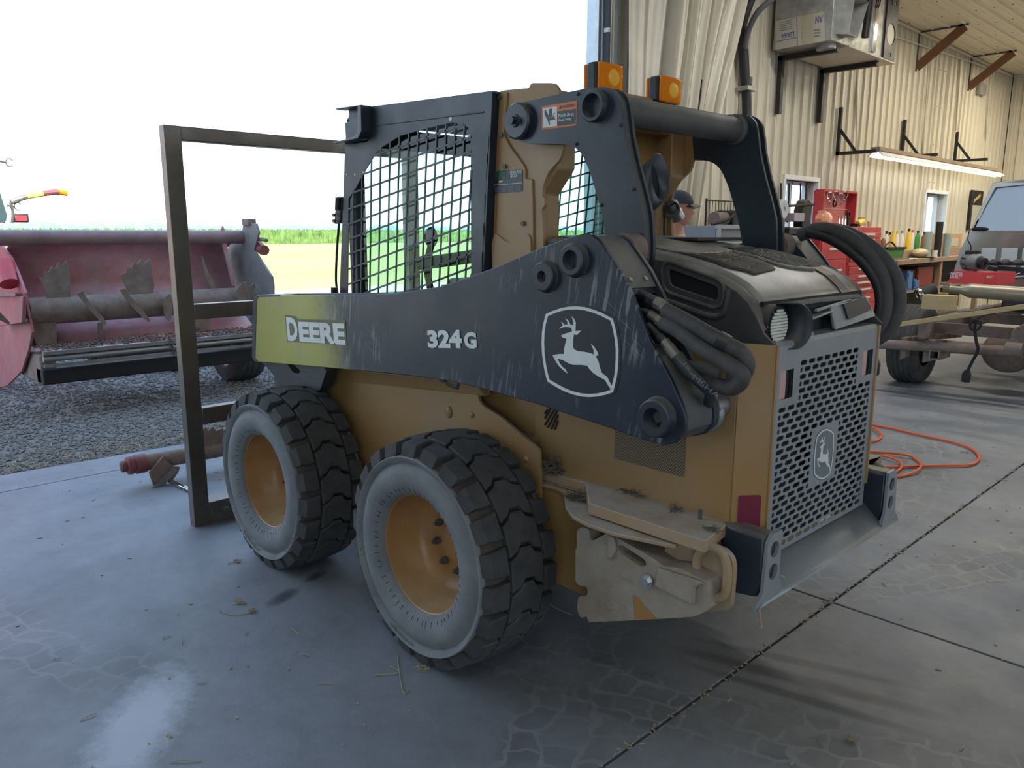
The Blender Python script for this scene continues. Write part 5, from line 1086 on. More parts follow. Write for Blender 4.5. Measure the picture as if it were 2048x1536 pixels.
a = P(1436, 679, Y, .587); b = P(1456, 690, Y, .580); MB().tube([a, b], .0245, 14).build('hose_clip', mt['black_clean'], SK)
hose([(1366, 735), (1392, 732), (1420, 742), (1440, 748)], [.56, .555, .55, .545], .017, mt['tubegrey'], 'crumpled_sleeve'); 
pa = P(1383, 748, Y, .6125); pb = P(1432, 786, Y, .6000)
text('hose_print', 'MSHA', mt['grey_print'], SK, P(1384, 757, Y, .612), P(1424, 789, Y, .597) - P(1384, 757, Y, .612), V((-.25, .0, .35)), width=.085, height=.016, thick=.002, bold=.0)
text('hose_print', '-10', mt['grey_print'], SK, P(1361, 725, Y, .613), P(1377, 742, Y, .612) - P(1361, 725, Y, .613), V((-.25, 0, .35)), width=.032, height=.012, thick=.002, bold=.0)
# right-hand hoses: three long sleeves that loop out behind the far arm
hose([(1600, 470), (1640, 458), (1680, 466), (1725, 495), (1762, 545), (1773, 595), (1765, 640), (1745, 668), (1715, 690)], [-.56] * 9, .026, mt['hose'], 'hydraulic_hose')
hose([(1610, 462), (1660, 458), (1705, 470), (1755, 503), (1790, 550), (1799, 600), (1790, 640), (1770, 668), (1735, 690)], [-.585] * 9, .024, mt['hose'], 'hydraulic_hose')
hose([(1615, 466), (1655, 476), (1700, 503), (1732, 533), (1755, 570), (1760, 610), (1750, 645), (1735, 662)], [-.545] * 8, .018, mt['black_clean'], 'hydraulic_hose')
for (u, v), (u2, v2) in (((1648, 464), (1668, 470)), ((1715, 497), (1730, 510))): MB().tube([P(u, v, Y, -.565), P(u2, v2, Y, -.565)], .032, 12).build('hose_clip', mt['black_clean'], SK)
# straw and chaff caught on the body
def straw_pile(name, c, rx, ry, rz_, n, m, L_=.05):
    mb = MB()
    for i in range(n):
        a = random.uniform(0, 6.28); r = math.sqrt(random.random()); p_ = V(c) + V((rx * r * math.cos(a), ry * r * math.sin(a), abs(random.gauss(0, .4)) * rz_)); d_ = V((random.gauss(0, 1), random.gauss(0, 1), random.gauss(0, .35))).normalized() * random.uniform(.4, 1) * L_
        w_ = .0009; u_, v_, _ = frame(d_)
        mb.add([p_ - d_ / 2 + u_ * w_, p_ - d_ / 2 - u_ * w_, p_ + d_ / 2 - u_ * w_, p_ + d_ / 2 + u_ * w_, p_ + d_ / 2 + v_ * w_ * 2, p_ - d_ / 2 + v_ * w_ * 2], [(0, 1, 2, 3), (3, 2, 4), (0, 3, 4, 5), (0, 5, 1), (1, 5, 4, 2)])
    return mb
for (u, v, ax, val, rx, ry, rz_, n) in ((1105, 925, Y, .46, .035, .03, .06, 120), (1156, 1000, Z, .632, .04, .02, .03, 90), (1265, 987, Z, .675, .05, .015, .01, 30), (1350, 1020, Z, .675, .02, .015, .008, 16), (1425, 1060, Z, .675, .02, .015, .008, 14)):
    c = P(u, v, ax, val)
    if ax == Y: c.z = .675
    tag(straw_pile('chaff', c, rx, ry, rz_, n, mt['straw_dark']).build('chaff', mt['straw_dark'], SK, smooth=0, fix=False), kind='stuff')
mb = MB()
for i in range(70):
    x, y = random.uniform(-.84, -.67), random.uniform(-.22, .26); w_ = straw_pile('', V((x, y, hz(x) + .012)), .01, .01, .001, 1, None, .03); mb.add(w_.v, w_.f)
tag(mb.build('hood_straw', mt['straw'], SK, smooth=0, fix=False), kind='stuff')
for a, b in ((V((-1.0, .41, .56)), V((-1.09, .36, .53))), (V((-1.075, .475, .475)), V((-1.10, .50, .43)))):
    MB().tube([a, (a + b) / 2 + V((0, 0, .004)), b], .0025, 5).build('straw_stalk', mt['straw'], SK)
# ------------------------------------------------------------------ steel frame carried on the coupler
FR = thing('steel_lifting_frame', (1.86, .8, 0), 'tall welded square-tube frame standing upright in front of the loader', 'frame')
def tube_(x0, x1, y0, y1, z0, z1, name): return MB().bx(x0, x1, y0, y1, z0, z1).build(name, mt['frame'], FR, bev=.004)
xf = 1.835
# open-ended upright on the left: four walls so that its open foot shows
u_ = MB(); w = .006
po = [V((xf, .800, 0.0)), V((xf, .880, 0.0)), V((xf + .06, .880, 0.0)), V((xf + .06, .800, 0.0))]
pi_ = [V((xf + w, .806, 0)), V((xf + w, .874, 0)), V((xf + .06 - w, .874, 0)), V((xf + .06 - w, .806, 0))]
u_.prism(po, (0, 0, 1.985), [pi_]); u_.build('upright', mt['frame'], FR, bev=.002)
tube_(xf, xf + .06, .800, .880, 1.979, 1.985, 'end_cap')
tube_(xf, xf + .06, -.60, -.52, 0, 1.985, 'upright')
tube_(xf, xf + .06, -.52, .80, 1.92, 1.985, 'top_bar')
for z0, z1 in ((1.065, 1.140), (.530, .615)): tube_(xf, xf + .06, -.52, .80, z0, z1, 'cross_bar')
fb = MB(); po = [V((xf, .86, .0)), V((xf, .86, .115)), V((xf + .12, .86, .115)), V((xf + .12, .86, .0))]
pi_ = [V((xf + .006, .86, .006)), V((xf + .006, .86, .109)), V((xf + .114, .86, .109)), V((xf + .114, .86, .006))]
po2 = [V((p.x, .80, p.z)) for p in po]; pi2 = [V((p.x, .80, p.z)) for p in pi_]
MB().prism(po2, (0, -1.32, 0), [pi2]).build('bottom_bar', mt['frame'], FR, bev=.002)
q = P(450, 1018, X, xf); MB().tube([q, q + V((-.012, 0, 0))], .026, 20).tube([q + V((-.012, 0, 0)), q + V((-.034, 0, 0))], .021, 6).build('frame_bolt', mt['tubegrey'], FR, bev=.002)
q = P(430, 620, X, xf); MB().bx(xf + .06, xf + .14, -.30, .30, .50, .62).build('mount_lug', mt['black'], FR)
# ------------------------------------------------------------------ spare rotor shaft and a bright rod lying on the floor
def fan(c, up, side_, nrm, r0, r1, a0, a1, teeth, t):
    """serrated fan blade: inner radius r0, outer r1, from angle a0 to a1 (deg)"""
    c = V(c); up = V(up); sd = V(side_); pts = []
    for k in range(teeth * 2 + 1):
        a = math.radians(a0 + (a1 - a0) * k / (teeth * 2)); r = r1 if k % 2 == 0 else r1 * .86; pts.append(c + (up * math.cos(a) + sd * math.sin(a)) * r)
    a = math.radians(a1); b = math.radians(a0); pts += [c + (up * math.cos(a) + sd * math.sin(a)) * r0, c + (up * math.cos(b) + sd * math.sin(b)) * r0]
    return MB().prism(pts, V(nrm) * t)
RS = thing('spare_rotor_shaft', (2.72, .5, 0), 'rusty toothed rotor shaft lying on the floor beside the frame upright', 'rotor')
ax0, ax1 = V((2.745, .935, .135)), V((2.715, -.35, .125))
dx = (ax1 - ax0).normalized()
MB().tube([ax0 + dx * .14, ax1], .048, 16).build('shaft_tube', mt['rust'], RS)
MB().lathe([(0.0, 0.0), (.030, 0.0), (.034, .005), (.034, .03), (.052, .035), (.055, .06), (.05, .075), (.058, .08), (.058, .13), (.05, .15)], ax0, dx, 18).build('shaft_hub', mt['hubred'], RS)
MB().lathe([(0, -.002), (.022, -.002), (.022, .004)], ax0, dx, 14).build('shaft_bore', simple('grease', (.09, .08, .04), .5), RS)
pts = [P(u, v, X, 2.66) for u, v in ((299, 945), (326, 914), (347, 933), (360, 934), (357, 944), (345, 962), (336, 962), (331, 982), (323, 978), (313, 992), (309, 985), (304, 962))]
for p_ in pts: p_.z = max(p_.z, .003)
MB().prism(pts, (.014, 0, 0)).build('toothed_blade', mt['rust'], RS)
pts = [P(u, v, X, 2.64) for u, v in ((304, 983), (313, 992), (323, 978), (331, 982), (336, 962), (357, 940), (348, 934), (312, 970))]
for p_ in pts: p_.z = max(p_.z, .003)
MB().prism(pts, (.010, 0, 0)).build('toothed_edge', mt['greysheet'], RS)
pts = [P(u, v, X, 2.72) for u, v in ((402, 903), (398, 880), (397, 868), (399, 857), (404, 862), (411, 854), (417, 862), (425, 853), (432, 862), (447, 856), (448, 868), (443, 895), (445, 905))]
MB().prism(pts, (.012, 0, 0)).build('toothed_blade', mt['rust'], RS)
q0, q1 = P(340, 962, Z, .017), P(420, 996, Z, .017)
MB().tube([q0, q1 + (q1 - q0) * .25], .014, 14).build('bright_steel_rod', mt['chrome'])
tag(bpy.data.objects['bright_steel_rod'], 'bright round steel rod lying on the floor behind the frame upright', 'rod')
# ------------------------------------------------------------------ red machine header outside the doorway
HD = thing('red_rotor_header', (5.6, -.3, 0), 'faded red machine header with toothed rotor standing outside the doorway', 'header')
hy0, hy1 = .74, -1.22
def hprof(z):
    return
bs = MB(); prof_h = [(5.72, 1.40), (5.80, 1.38), (5.88, 1.345), (5.93, 1.30), (5.935, 1.25), (5.91, 1.18), (5.85, 1.07), (5.78, .95), (5.71, .83), (5.64, .73), (5.56, .65), (5.42, .57), (5.25, .53)]
bs.grid([[V((x, hy0, z)), V((x + .0, hy1, z))] for x, z in prof_h]); bs.build('back_sheet', mt['redpaint'], HD, solid=.008, smooth=50)
MB().tube([(5.66, 1.3, 1.445), (5.62, -1.36, 1.445)], .065, 16).build('top_tube', mt['hdtube'], HD)
MB().prism([P(u, v, X, 5.6) for u, v in ((440, 463), (446, 452), (449, 458), (452, 480), (470, 570), (466, 572))], (.03, 0, 0)).build('sheet_flange', mt['redpaint'], HD)
MB().tube([(5.40, hy0, .845), (5.42, hy1 - .12, .845)], .115, 26).build('rotor_tube', mt['rust'], HD)
MB().tube([(5.42, hy1 - .02, .845), (5.42, hy1 - .13, .845)], .15, 24).build('rotor_bearing', mt['greysheet'], HD)
blades = [([(78, 552), (88, 558), (90, 542), (97, 545), (104, 533), (111, 538), (118, 524), (125, 531), (134, 521), (139, 545), (141, 570), (142, 597), (96, 597), (88, 575)], 5.36),
          ([(241, 550), (252, 547), (254, 534), (262, 537), (268, 524), (275, 529), (282, 519), (290, 526), (301, 517), (303, 545), (309, 570), (306, 585), (258, 585), (250, 570)], 5.36),
          ([(405, 512), (411, 530), (420, 550), (425, 560), (431, 574), (424, 577), (415, 560), (410, 545)], 5.36),
          ([(155, 588), (165, 582), (172, 594), (182, 608), (192, 618), (205, 632), (214, 646), (210, 650), (195, 637), (178, 618)], 5.24),
          ([(240, 580), (251, 577), (262, 594), (275, 607), (287, 622), (301, 640), (299, 645), (283, 633), (262, 611)], 5.24),
          ([(-4, 620), (20, 645), (18, 650), (0, 640)], 5.24),
          ([(325, 597), (340, 588), (345, 600), (345, 630), (340, 642), (333, 638), (329, 628)], 5.24),
          ([(471, 583), (480, 570), (492, 563), (498, 575), (511, 565), (508, 585), (498, 600), (478, 604)], 5.22),
          ([(64, 640), (112, 640), (114, 690), (117, 706), (105, 697), (98, 706), (92, 694), (78, 700), (66, 672)], 5.34),
          ([(196, 645), (206, 645), (206, 690), (199, 692)], 5.34), ([(383, 630), (420, 628), (421, 668), (411, 662), (405, 665), (398, 655), (385, 655)], 5.34)]
for pts, xx in blades: MB().prism([P(u, v, X, xx) for u, v in pts], (.016, 0, 0)).build('rotor_blade', mt['rust'], HD)
re = [(508, 500), (543, 553), (546, 572), (546, 592), (530, 606), (480, 606), (462, 565), (455, 500), (458, 480), (474, 474), (484, 462), (486, 449), (494, 446), (512, 447), (517, 466)]
MB().prism([P(u, v, Y, hy1 - .04) for u, v in re], (0, -.02, 0)).build('end_plate', mt['greysheet'], HD, bev=.003)
MB().bx(5.42, 5.56, hy1 - .10, hy1 - .02, 1.56, 1.62).build('latch_block', mt['rust'], HD); MB().tube([P(513, 478, Y, -1.3), P(526, 479, Y, -1.3), P(533, 481, Y, -1.3)], .018, 8).build('hook_rod', mt['rust'], HD)
q = P(520, 500, Y, -1.32); MB().tube([q + V((.05, 0, .05)), q + V((-.05, 0, -.0)), q + V((-.10, 0, 0))], .05, 10).build('drive_coupling', mt['hubred'], HD)
le = [(-40, 440), (0, 480), (25, 512), (40, 545), (55, 585), (60, 620), (69, 664), (62, 700), (48, 742), (20, 770), (-40, 790)]
MB().prism([P(u, v, Y, hy0 + .02) for u, v in le], (0, .02, 0)).build('end_plate', mt['endred'], HD, bev=.003)
MB().prism([P(u, v, Y, hy0 + .09) for u, v in ((2, 590), (54, 592), (52, 645), (6, 652))], (0, .03, 0)).build('guard_box', mt['endred'], HD, bev=.01)
MB().prism([P(u, v, Y, hy0 + .10) for u, v in ((0, 587), (45, 586), (45, 591), (0, 592))], (0, .05, 0)).build('guard_lip', mt['greysheet'], HD)
MB().tube([P(8, 527, Y, hy0 + .1), P(20, 568, Y, hy0 + .1)], .075, 14).build('red_cylinder', mt['toolred'], HD)
for u, v in ((50, 603), (55, 642), (46, 597)): q = P(u, v, Y, hy0 + .05); MB().tube([q, q + V((0, .04, 0))], .02, 8).build('plate_bolt', mt['greysheet'], HD)
MB().bx(5.05, 5.10, hy0, hy1, .515, .545).build('knife_rail', mt['greysheet'], HD)
MB().tube([(5.08, hy0, .485), (5.10, hy1, .485)], .028, 12).build('front_tube', mt['steel'], HD)
MB().bx(5.06, 5.09, hy0, hy1, .415, .44).build('front_rail', mt['greysheet'], HD)
MB().bx(5.14, 5.34, hy0, hy1, .26, .39).build('bottom_beam', mt['dark'], HD, bev=.01)
MB().bx(5.2, 5.9, .62, .74, .25, .50).build('skid_shoe', mt['rust'], HD, bev=.02); MB().bx(5.2, 5.9, hy1, hy1 + .1, .25, .55).build('skid_shoe', mt['rust'], HD, bev=.02)
tr_ = MB(); tr_.add(*scatter(2200, lambda: (random.uniform(5.12, 5.55), random.uniform(hy1, hy0), .545 + random.uniform(0, .03), random.uniform(.005, .014))))
tag(tr_.build('crop_trash', M('crop_trash_chaff', (.14, .11, .08), .9, var=.6, scale=50), HD, smooth=0, fix=False), kind='stuff')
for cx_ in (-.26, -.40):
    for k in range(4):
        c = V((5.05, cx_ - .012 * k, .56 - .042 * k)); rr = [c + V((.004 * math.cos(a), .018 * math.sin(a), .030 * math.cos(a))) if k % 2 else c + V((.018 * math.sin(a), .004, .030 * math.cos(a))) for a in [2 * math.pi * j / 10 for j in range(12)]]
        MB().tube(rr, .006, 6, cap=False).build('chain_link', mt['tubegrey'], HD)
def tread_wheel(name, c, r, w, parent, axis=(0, 1, 0), hub='redpaint'):
    c = V(c)
    t = MB().lathe([(r * .55, w * .45), (r * .60, w * .5), (r * .80, w * .52), (r * .95, w * .47), (r, w * .38), (r * 1.0, 0), (r, -w * .38), (r * .95, -w * .47), (r * .80, -w * .52), (r * .60, -w * .5), (r * .55, -w * .45)], c, axis, 40).build(name, mt['rubber'], parent, c)
    for k in range(4):
        h_ = w * (-.27 + .18 * k); MB().lathe([(r * 1.012, h_ - .012), (r * 1.022, h_), (r * 1.012, h_ + .012)], c, axis, 40).build('tread_rib', mt['rubber'], t, c)
    MB().lathe([(r * .56, w * .42), (r * .50, w * .36), (r * .48, w * .1), (r * .2, w * .06), (r * .18, w * .14), (0, w * .14)], c, axis, 28).build('wheel_hub', mt[hub], t, c)
    return t
tread_wheel('transport_wheel', (5.80, -1.22, .335), .36, .34, HD); tread_wheel('transport_wheel', (6.95, -1.02, .335), .36, .34, HD)
MB().bar((5.8, -1.1, .36), (5.8, .2, .36), .08, .08).bar((6.95, -.9, .36), (6.95, .2, .36), .08, .08).bar((5.5, .1, .36), (7.1, .1, .36), .1, .1).build('carrier_axle', mt['rust'], HD)
# ------------------------------------------------------------------ harvester behind the header, at the left edge
HV = thing('red_harvester', (8.2, 1.6, 0), 'red harvester cab with striped signal arm behind the header', 'harvester')
q = lambda u, v, x=7.7: P(u, v, X, x)
MB().prism([q(-260, 250), q(-6, 330), q(6, 380), q(21, 432), q(20, 446), q(8, 452), q(-260, 452)], (.05, 0, 0), [[q(-250, 270), q(-12, 342), q(0, 385), q(14, 430), q(13, 440), q(4, 445), q(-250, 445)]]).build('cab_frame', mt['trim'], HV, bev=.01)
MB().prism([q(-252, 268), q(-12, 340), q(0, 385), q(14, 430), q(12, 442), q(4, 446), q(-252, 446)], (.012, 0, 0)).build('cab_window', simple('dark_cab_glass', (.03, .06, .06), .1), HV)
MB().bx(7.72, 10.0, .40, 2.6, .75, 1.50).bx(8.1, 10.0, .9, 2.6, 1.5, 3.0).build('body', simple('harvester_red', (.5, .03, .03), .4), HV, bev=.03)
tread_wheel('front_wheel', (8.6, .75, .75), .75, .5, HV); tread_wheel('front_wheel', (8.6, 2.7, .75), .75, .5, HV)
MB().tube(smooth_path([q(24, 446), q(26, 425), q(22, 408), q(24, 402)], 4), .015, 8).build('arm_post', mt['tubegrey'], HV)
arm_p = smooth_path([q(22, 404), q(50, 394), q(82, 388), q(115, 384), (q(134, 387))], 8); n_ = len(arm_p)
for (a, b, mm, nm) in ((0, 9, 'greysheet', 'arm_sleeve'), (9, 17, 'yellow_decal', 'arm_stripe'), (17, 25, 'hubred', 'arm_stripe'), (25, n_, 'amber', 'signal_lens')): MB().tube(arm_p[a:b + 1] if b < n_ else arm_p[a - 1:], .030, 10).build(nm, mt[mm], HV)
MB().bx(7.68, 7.76, q(57, 435).y, q(27, 435).y, q(40, 445).z, q(40, 427).z).build('tail_light_box', mt['black_clean'], HV, bev=.01); MB().bx(7.665, 7.68, q(52, 435).y, q(29, 435).y, q(40, 443).z, q(40, 431).z).build('tail_light', mt['toolred'], HV, bev=.005)
for u, v in ((19, 325), (36, 413)):
    c = q(u, v); MB().tube([c + V((0, .033 * math.cos(a), .04 * math.sin(a))) for a in [math.pi * (-.75 + 1.6 * k / 14) for k in range(15)]], .006, 6).tube([c + V((0, .03, .0)), c + V((.0, .10, .01))], .012, 6).build('light_ring', mt['tubegrey'], HV)
# ------------------------------------------------------------------ coiled orange hose
pts = [(1738, 842), (1745, 849), (1790, 858), (1850, 872), (1905, 884), (1940, 896), (1957, 911), (1954, 923), (1935, 930), (1890, 931), (1840, 932), (1795, 934), (1770, 934)]
mb = MB().tube(smooth_path([P(u, v, Z, .012) for u, v in pts], 6), .0085, 8)
pts2 = [(1770, 934), (1740, 925), (1735, 905), (1765, 905), (1800, 908), (1825, 914), (1841, 928), (1838, 938), (1818, 948), (1790, 953), (1745, 950), (1730, 930), (1755, 912), (1785, 916), (1803, 927), (1799, 939), (1770, 949), (1730, 945), (1720, 905), (1735, 884), (1752, 881), (1763, 873), (1757, 862), (1738, 852), (1715, 846)]
mb.tube(smooth_path([P(u, v, Z, .012 + .010 * (i % 3 == 1)) for i, (u, v) in enumerate(pts2)], 6), .0085, 8)
tag(mb.build('orange_air_hose', mt['orange_hose'], smooth=60), 'bright orange hose coiled on the floor behind the loader', 'hose')
# ------------------------------------------------------------------ straw and chaff on the floor
stalks = [(780, 1332, 800, 1345, 748, 1350), (795, 1310, 805, 1382, 818, 1379), (583, 1258, 596, 1268, 0, 0), (160, 1440, 193, 1427, 0, 0), (440, 1222, 470, 1230, 508, 1222), (107, 1318, 121, 1318, 0, 0), (325, 1277, 342, 1270, 0, 0), (354, 1224, 356, 1230, 0, 0), (362, 1278, 364, 1287, 0, 0), (636, 1366, 662, 1367, 0, 0), (465, 1208, 492, 1206, 0, 0), (480, 1122, 455, 1127, 0, 0), (395, 1366, 414, 1364, 0, 0), (490, 1270, 496, 1262, 0, 0), (815, 1422, 822, 1418, 0, 0), (605, 1308, 618, 1312, 0, 0), (690, 1488, 683, 1492, 0, 0), (340, 1524, 402, 1520, 0, 0), (1585, 1405, 1598, 1412, 0, 0), (1635, 1478, 1648, 1492, 0, 0), (1920, 1500, 1928, 1492, 0, 0), (1455, 1405, 1462, 1398, 0, 0), (1770, 1110, 1778, 1105, 0, 0), (1765, 1165, 1772, 1172, 0, 0), (1800, 1238, 1806, 1233, 0, 0), (1095, 1200, 1110, 1215, 1145, 1230)]
SL = {0: 'longest dark straw stalk, lying by the left rear tire', 1: 'bent straw stalk just behind the left rear tire', 2: 'pale split straw stalk in front of the left rear tire', 3: 'straight straw stalk alone at the lower left of the floor', 4: 'curved dark straw stem between the two left tires and the viewer', 18: 'short pale straw bit beside the long floor joint at lower right', 22: 'pale straw curl on the slab right of the bumper'}
bits = MB()
for i, (u, v, u2, v2, u3, v3) in enumerate(stalks):
    pp = [P(u, v, Z, .003), P(u2, v2, Z, .004)] + ([P(u3, v3, Z, .003)] if u3 else [])
    if len(pp) == 2: pp.insert(1, (pp[0] + pp[1]) / 2 + V((0, 0, .002)))
    w_ = MB().tube(smooth_path(pp, 3), [.0017] * 7, 5)
    if i in SL: tag(w_.build('straw_stalk', mt['straw']), SL[i], 'straw')
    else: bits.add(w_.v, w_.f)
for i, (u, v, r) in enumerate(((845, 1336, .02), (475, 1122, .014), (480, 1204, .022), (505, 1222, .014), (1868, 934, .05), (1700, 1478, .014), (1655, 1204, .014), (1930, 905, .03))):
    w_ = straw_pile('', P(u, v, Z, .004), r * 1.3, r * .7, .006, 24, None, .026); bits.add(w_.v, w_.f)
tag(bits.build('straw_bits', mt['straw'], smooth=0, fix=False), 'short bits and small tufts of straw strewn on the floor', 'straw', kind='stuff')
mb = MB()
for i in range(420):
    x = random.uniform(-1.6, 3.1); y = random.uniform(-6, 2.2)
    if -1.1 < x < 2.0 and -.95 < y < .95: continue
    s_ = random.uniform(.003, .008); mb.add(*(lambda q: (q.v, q.f))(MB().box((x, y, .002), (s_ * random.uniform(1, 3.5), s_, .003), Matrix.Rotation(random.uniform(0, 6), 3, 'Z'))))
for i in range(200):                                    # chaff caught in the long joint
    y = random.uniform(-4, 1.0); mb.add(*(lambda q: (q.v, q.f))(MB().box((-.80 + random.gauss(0, .010), y, .0015), (random.uniform(.006, .02), .004, .003), Matrix.Rotation(random.uniform(0, 6), 3, 'Z'))))
tag(mb.build('floor_chaff', mt['straw'], smooth=0, fix=False), 'scattered specks of chaff over the concrete floor', 'chaff', kind='stuff')
mb = MB()
for i in range(700):
    x = 3.62 + abs(random.gauss(0, .22)); y = random.uniform(-1.2, 2.4); a = random.uniform(0, 6.28); l_ = random.uniform(.02, .07); mb.bar((x, y, -.012), (x + l_ * math.cos(a), y + l_ * math.sin(a), -.004), .003, .002)
tag(mb.build('slab_edge_straw', mt['straw'], smooth=0, fix=False), 'dry straw blown against the slab edge on the gravel', 'straw', kind='stuff')
# ------------------------------------------------------------------ things along the front wall
def yw(u, x, v=465): return P(u, v, X, x).y
# gathered tarp curtain beside the doorway
def curtain():
    mb = MB(); rows = []; nS = 260
    for j in range(26):
        z = .35 + (ZC - .37) * j / 25; t = (z - .35) / (ZC - .37)
        row = []
        for i in range(nS + 1):
            s = i / nS
            # flat first third, bundled folds after that; the bundle is pulled in towards the doorway lower down
            yt = -3.96 - 2.18 * (s ** 1.0); yb = -3.96 - 1.02 * (s ** .9)
            k = t ** 1.6; y = yb + (yt - yb) * k
            if s < .30: amp, ph = .030 + .015 * math.sin(7 * t), s * 2 * math.pi * 11
            else: amp, ph = .085 - .02 * t, (s - .30) * 2 * math.pi * 17 + 11 * .3 * 2 * math.pi
            o = amp * (math.sin(ph + .8 * math.sin(3 * t + 5 * s)) * .8 + .25 * math.sin(2.3 * ph + 1)) + .014 * math.sin(9 * t + 11 * s) - .05 * (s > .3)
            row.append(V((WX - .16 + o - .06 * math.exp(-((t - .62) / .02) ** 2) * (s < .3) * .12, y + .02 * math.sin(ph * .5 + 2 * t), z)))
        rows.append(row)
    return mb.grid(rows)
cu = thing('tarp_curtain', (WX - .1, -4.6, 0), 'cream tarp curtain gathered in folds beside the open doorway', 'curtain')
curtain().build('tarp', mt['tarp'], cu, smooth=80)
MB().tube([(WX - .12, -3.9, ZC - .06), (WX - .12, -6.3, ZC - .06)], .022, 10).build('curtain_rail', mt['galv'], cu)
for k in range(8): MB().bx(WX - .14, WX - .10, -4.0 - .3 * k - .012, -4.0 - .3 * k + .012, ZC - .10, ZC - .03).build('rail_hanger', mt['galv'], cu)
MB().tube([V((WX - .27, -5.02, 3.05)), V((WX - .27, -4.93, 2.35))], .006, 6).build('tie_cord', mt['dark'], cu)
st_ = thing('wall_standpipe', (WX - .08, -6.32, 0), 'thick black hose clamped upright to the wall beside the curtain', 'hose')
hp = smooth_path([V((WX - .10, yw(1497, WX - .1), .9)), P(1494, 230, X, WX - .10), P(1491, 170, X, WX - .10), P(1487, 105, X, WX - .10), P(1484, 80, X, WX - .11)], 5)
MB().tube(hp, .055, 14).build('riser', mt['black_clean'], st_)
MB().tube(smooth_path([P(1485, 100, X, WX - .12), P(1484, 70, X, WX - .13), P(1490, 35, X, WX - .14), P(1507, -10, X, WX - .16), P(1516, -30, X, WX - .2)], 6), .042, 14).build('upper_hose', mt['black_clean'], st_)
MB().tube(smooth_path([P(1490, 96, X, WX - .16), P(1496, 64, X, WX - .22), P(1515, 25, X, WX - .35), P(1548, -5, X, WX - .5)], 6), .032, 12).build('branch_hose', simple('grey_hose', (.10, .10, .11), .6), st_)
q = P(1493, 177, X, WX - .10); MB().bx(q.x - .07, q.x + .08, q.y - .11, q.y + .09, q.z - .03, q.z + .02).build('pipe_clamp', mt['galv'], st_, bev=.004); MB().tube([q + V((0, 0, .04)), q + V((0, 0, .12))], .062, 14).build('hose_band', mt['tubegrey'], st_)
# ------------------------------------------------------------------ furnace unit on two black wall brackets
HT = thing('wall_furnace', (2.6, -7.6, 3.62), 'galvanized furnace box hung high on the wall with printed cardboard patch', 'furnace')
fx0, fx1, fz = 2.24, 2.95, 3.62
Yf = -6.75
def hb_(x0, x1, y0, y1, z0, z1, n, m='galv', b=.006): return MB().bx(x0, x1, y0, y1, z0, z1).build(n, mt[m], HT, bev=b)
hb_(fx0, fx1, Yf, Yf - .42, fz, 4.45, 'furnace_cabinet')
cb = [P(u, v, Y, Yf + .004) for u, v in ((1551, 100), (1551, 43), (1648, 23), (1650, 82))]
MB().prism(cb, (0, .006, 0)).build('cardboard_patch', mt['card'], HT)
dvx = (cb[3] - cb[0]).normalized(); upc = V((0, 0, 1))
def cbp(a, b): return cb[0].lerp(cb[3], a).lerp(cb[1].lerp(cb[2], a), b) + V((0, .0075, 0))
for a0, b0, a1, b1 in ((.46, 0, .46, 1), (0, .28, .46, .30)): MB().bar(cbp(a0, b0), cbp(a1, b1), .006, .001, (0, 1, 0)).build('print_rule', mt['blueink'], HT, smooth=0)
text('box_lettering', 'LEXAN', mt['blueink'], HT, cbp(.40, .52), -dvx, -upc, width=.15, height=.055, thick=.001, bold=.01, label='blue upside-down lettering LEXAN')
text('box_lettering', 'AN', mt['blueink'], HT, cbp(.99, .88), -dvx, -upc, width=.09, height=.075, thick=.001, bold=.01)
mb = MB()
for k in range(5): mb.bar(cbp(.10, .92 - .07 * k), cbp(.36, .92 - .07 * k), .005, .001, (0, 1, 0))
for k in range(3): mb.bar(cbp(.55, .42 - .1 * k), cbp(.92, .42 - .1 * k), .014, .001, (0, 1, 0))
mb.build('fine_print', mt['grey_print'], HT, smooth=0, kind='stuff')
MB().prism([cbp(.56, .98), cbp(.80, .98), cbp(.80, .05), cbp(.56, .05)], (0, .0006, 0)).build('tape_strip', simple('tan_tape', (.40, .36, .27), .5), HT, smooth=0)
MB().lathe([(.0, -.05), (.105, -.05), (.11, -.045), (.11, 0)], V((fx0 + .16, Yf - .22, fz)), (0, 0, 1), 24).build('round_collar', mt['galv'], HT)
# hooded outlet on the room side
dz = fz + .08
ot = [V((fx0, Yf - .05, dz + .34)), V((fx0, Yf - .40, dz + .34)), V((fx0, Yf - .34, dz)), V((fx0, Yf - .10, dz))]
ou = [V((fx0 - .20, Yf - .08, dz + .36)), V((fx0 - .20, Yf - .44, dz + .36)), V((fx0 - .14, Yf - .36, dz - .02)), V((fx0 - .14, Yf - .12, dz - .02))]
MB().add(ot + ou, [(0, 1, 5, 4), (1, 2, 6, 5), (2, 3, 7, 6), (3, 0, 4, 7)]).build('outlet_hood', mt['galv'], HT, solid=.006, smooth=0)
MB().add([p + V((.03, 0, 0)) for p in ot], [(0, 1, 2, 3)]).build('outlet_dark', mt['dark'], HT)  # black sheet standing in for the shade inside the outlet
hb_(fx0 + .02, fx1, Yf - .42, Yf - 1.75, fz + .01, 4.38, 'blower_section'); hb_(fx0 - .01, fx0 + .03, Yf - 1.10, Yf - 1.20, fz + .04, 4.36, 'edge_channel', 'chrome', .01)
fc = [V((fx0 - .005, Yf - 1.45, fz + .02)), V((fx0 - .005, Yf - 1.80, fz + .02)), V((fx0 - .005, Yf - 1.80, 4.40)), V((fx0 - .005, Yf - 1.45, 4.40))]
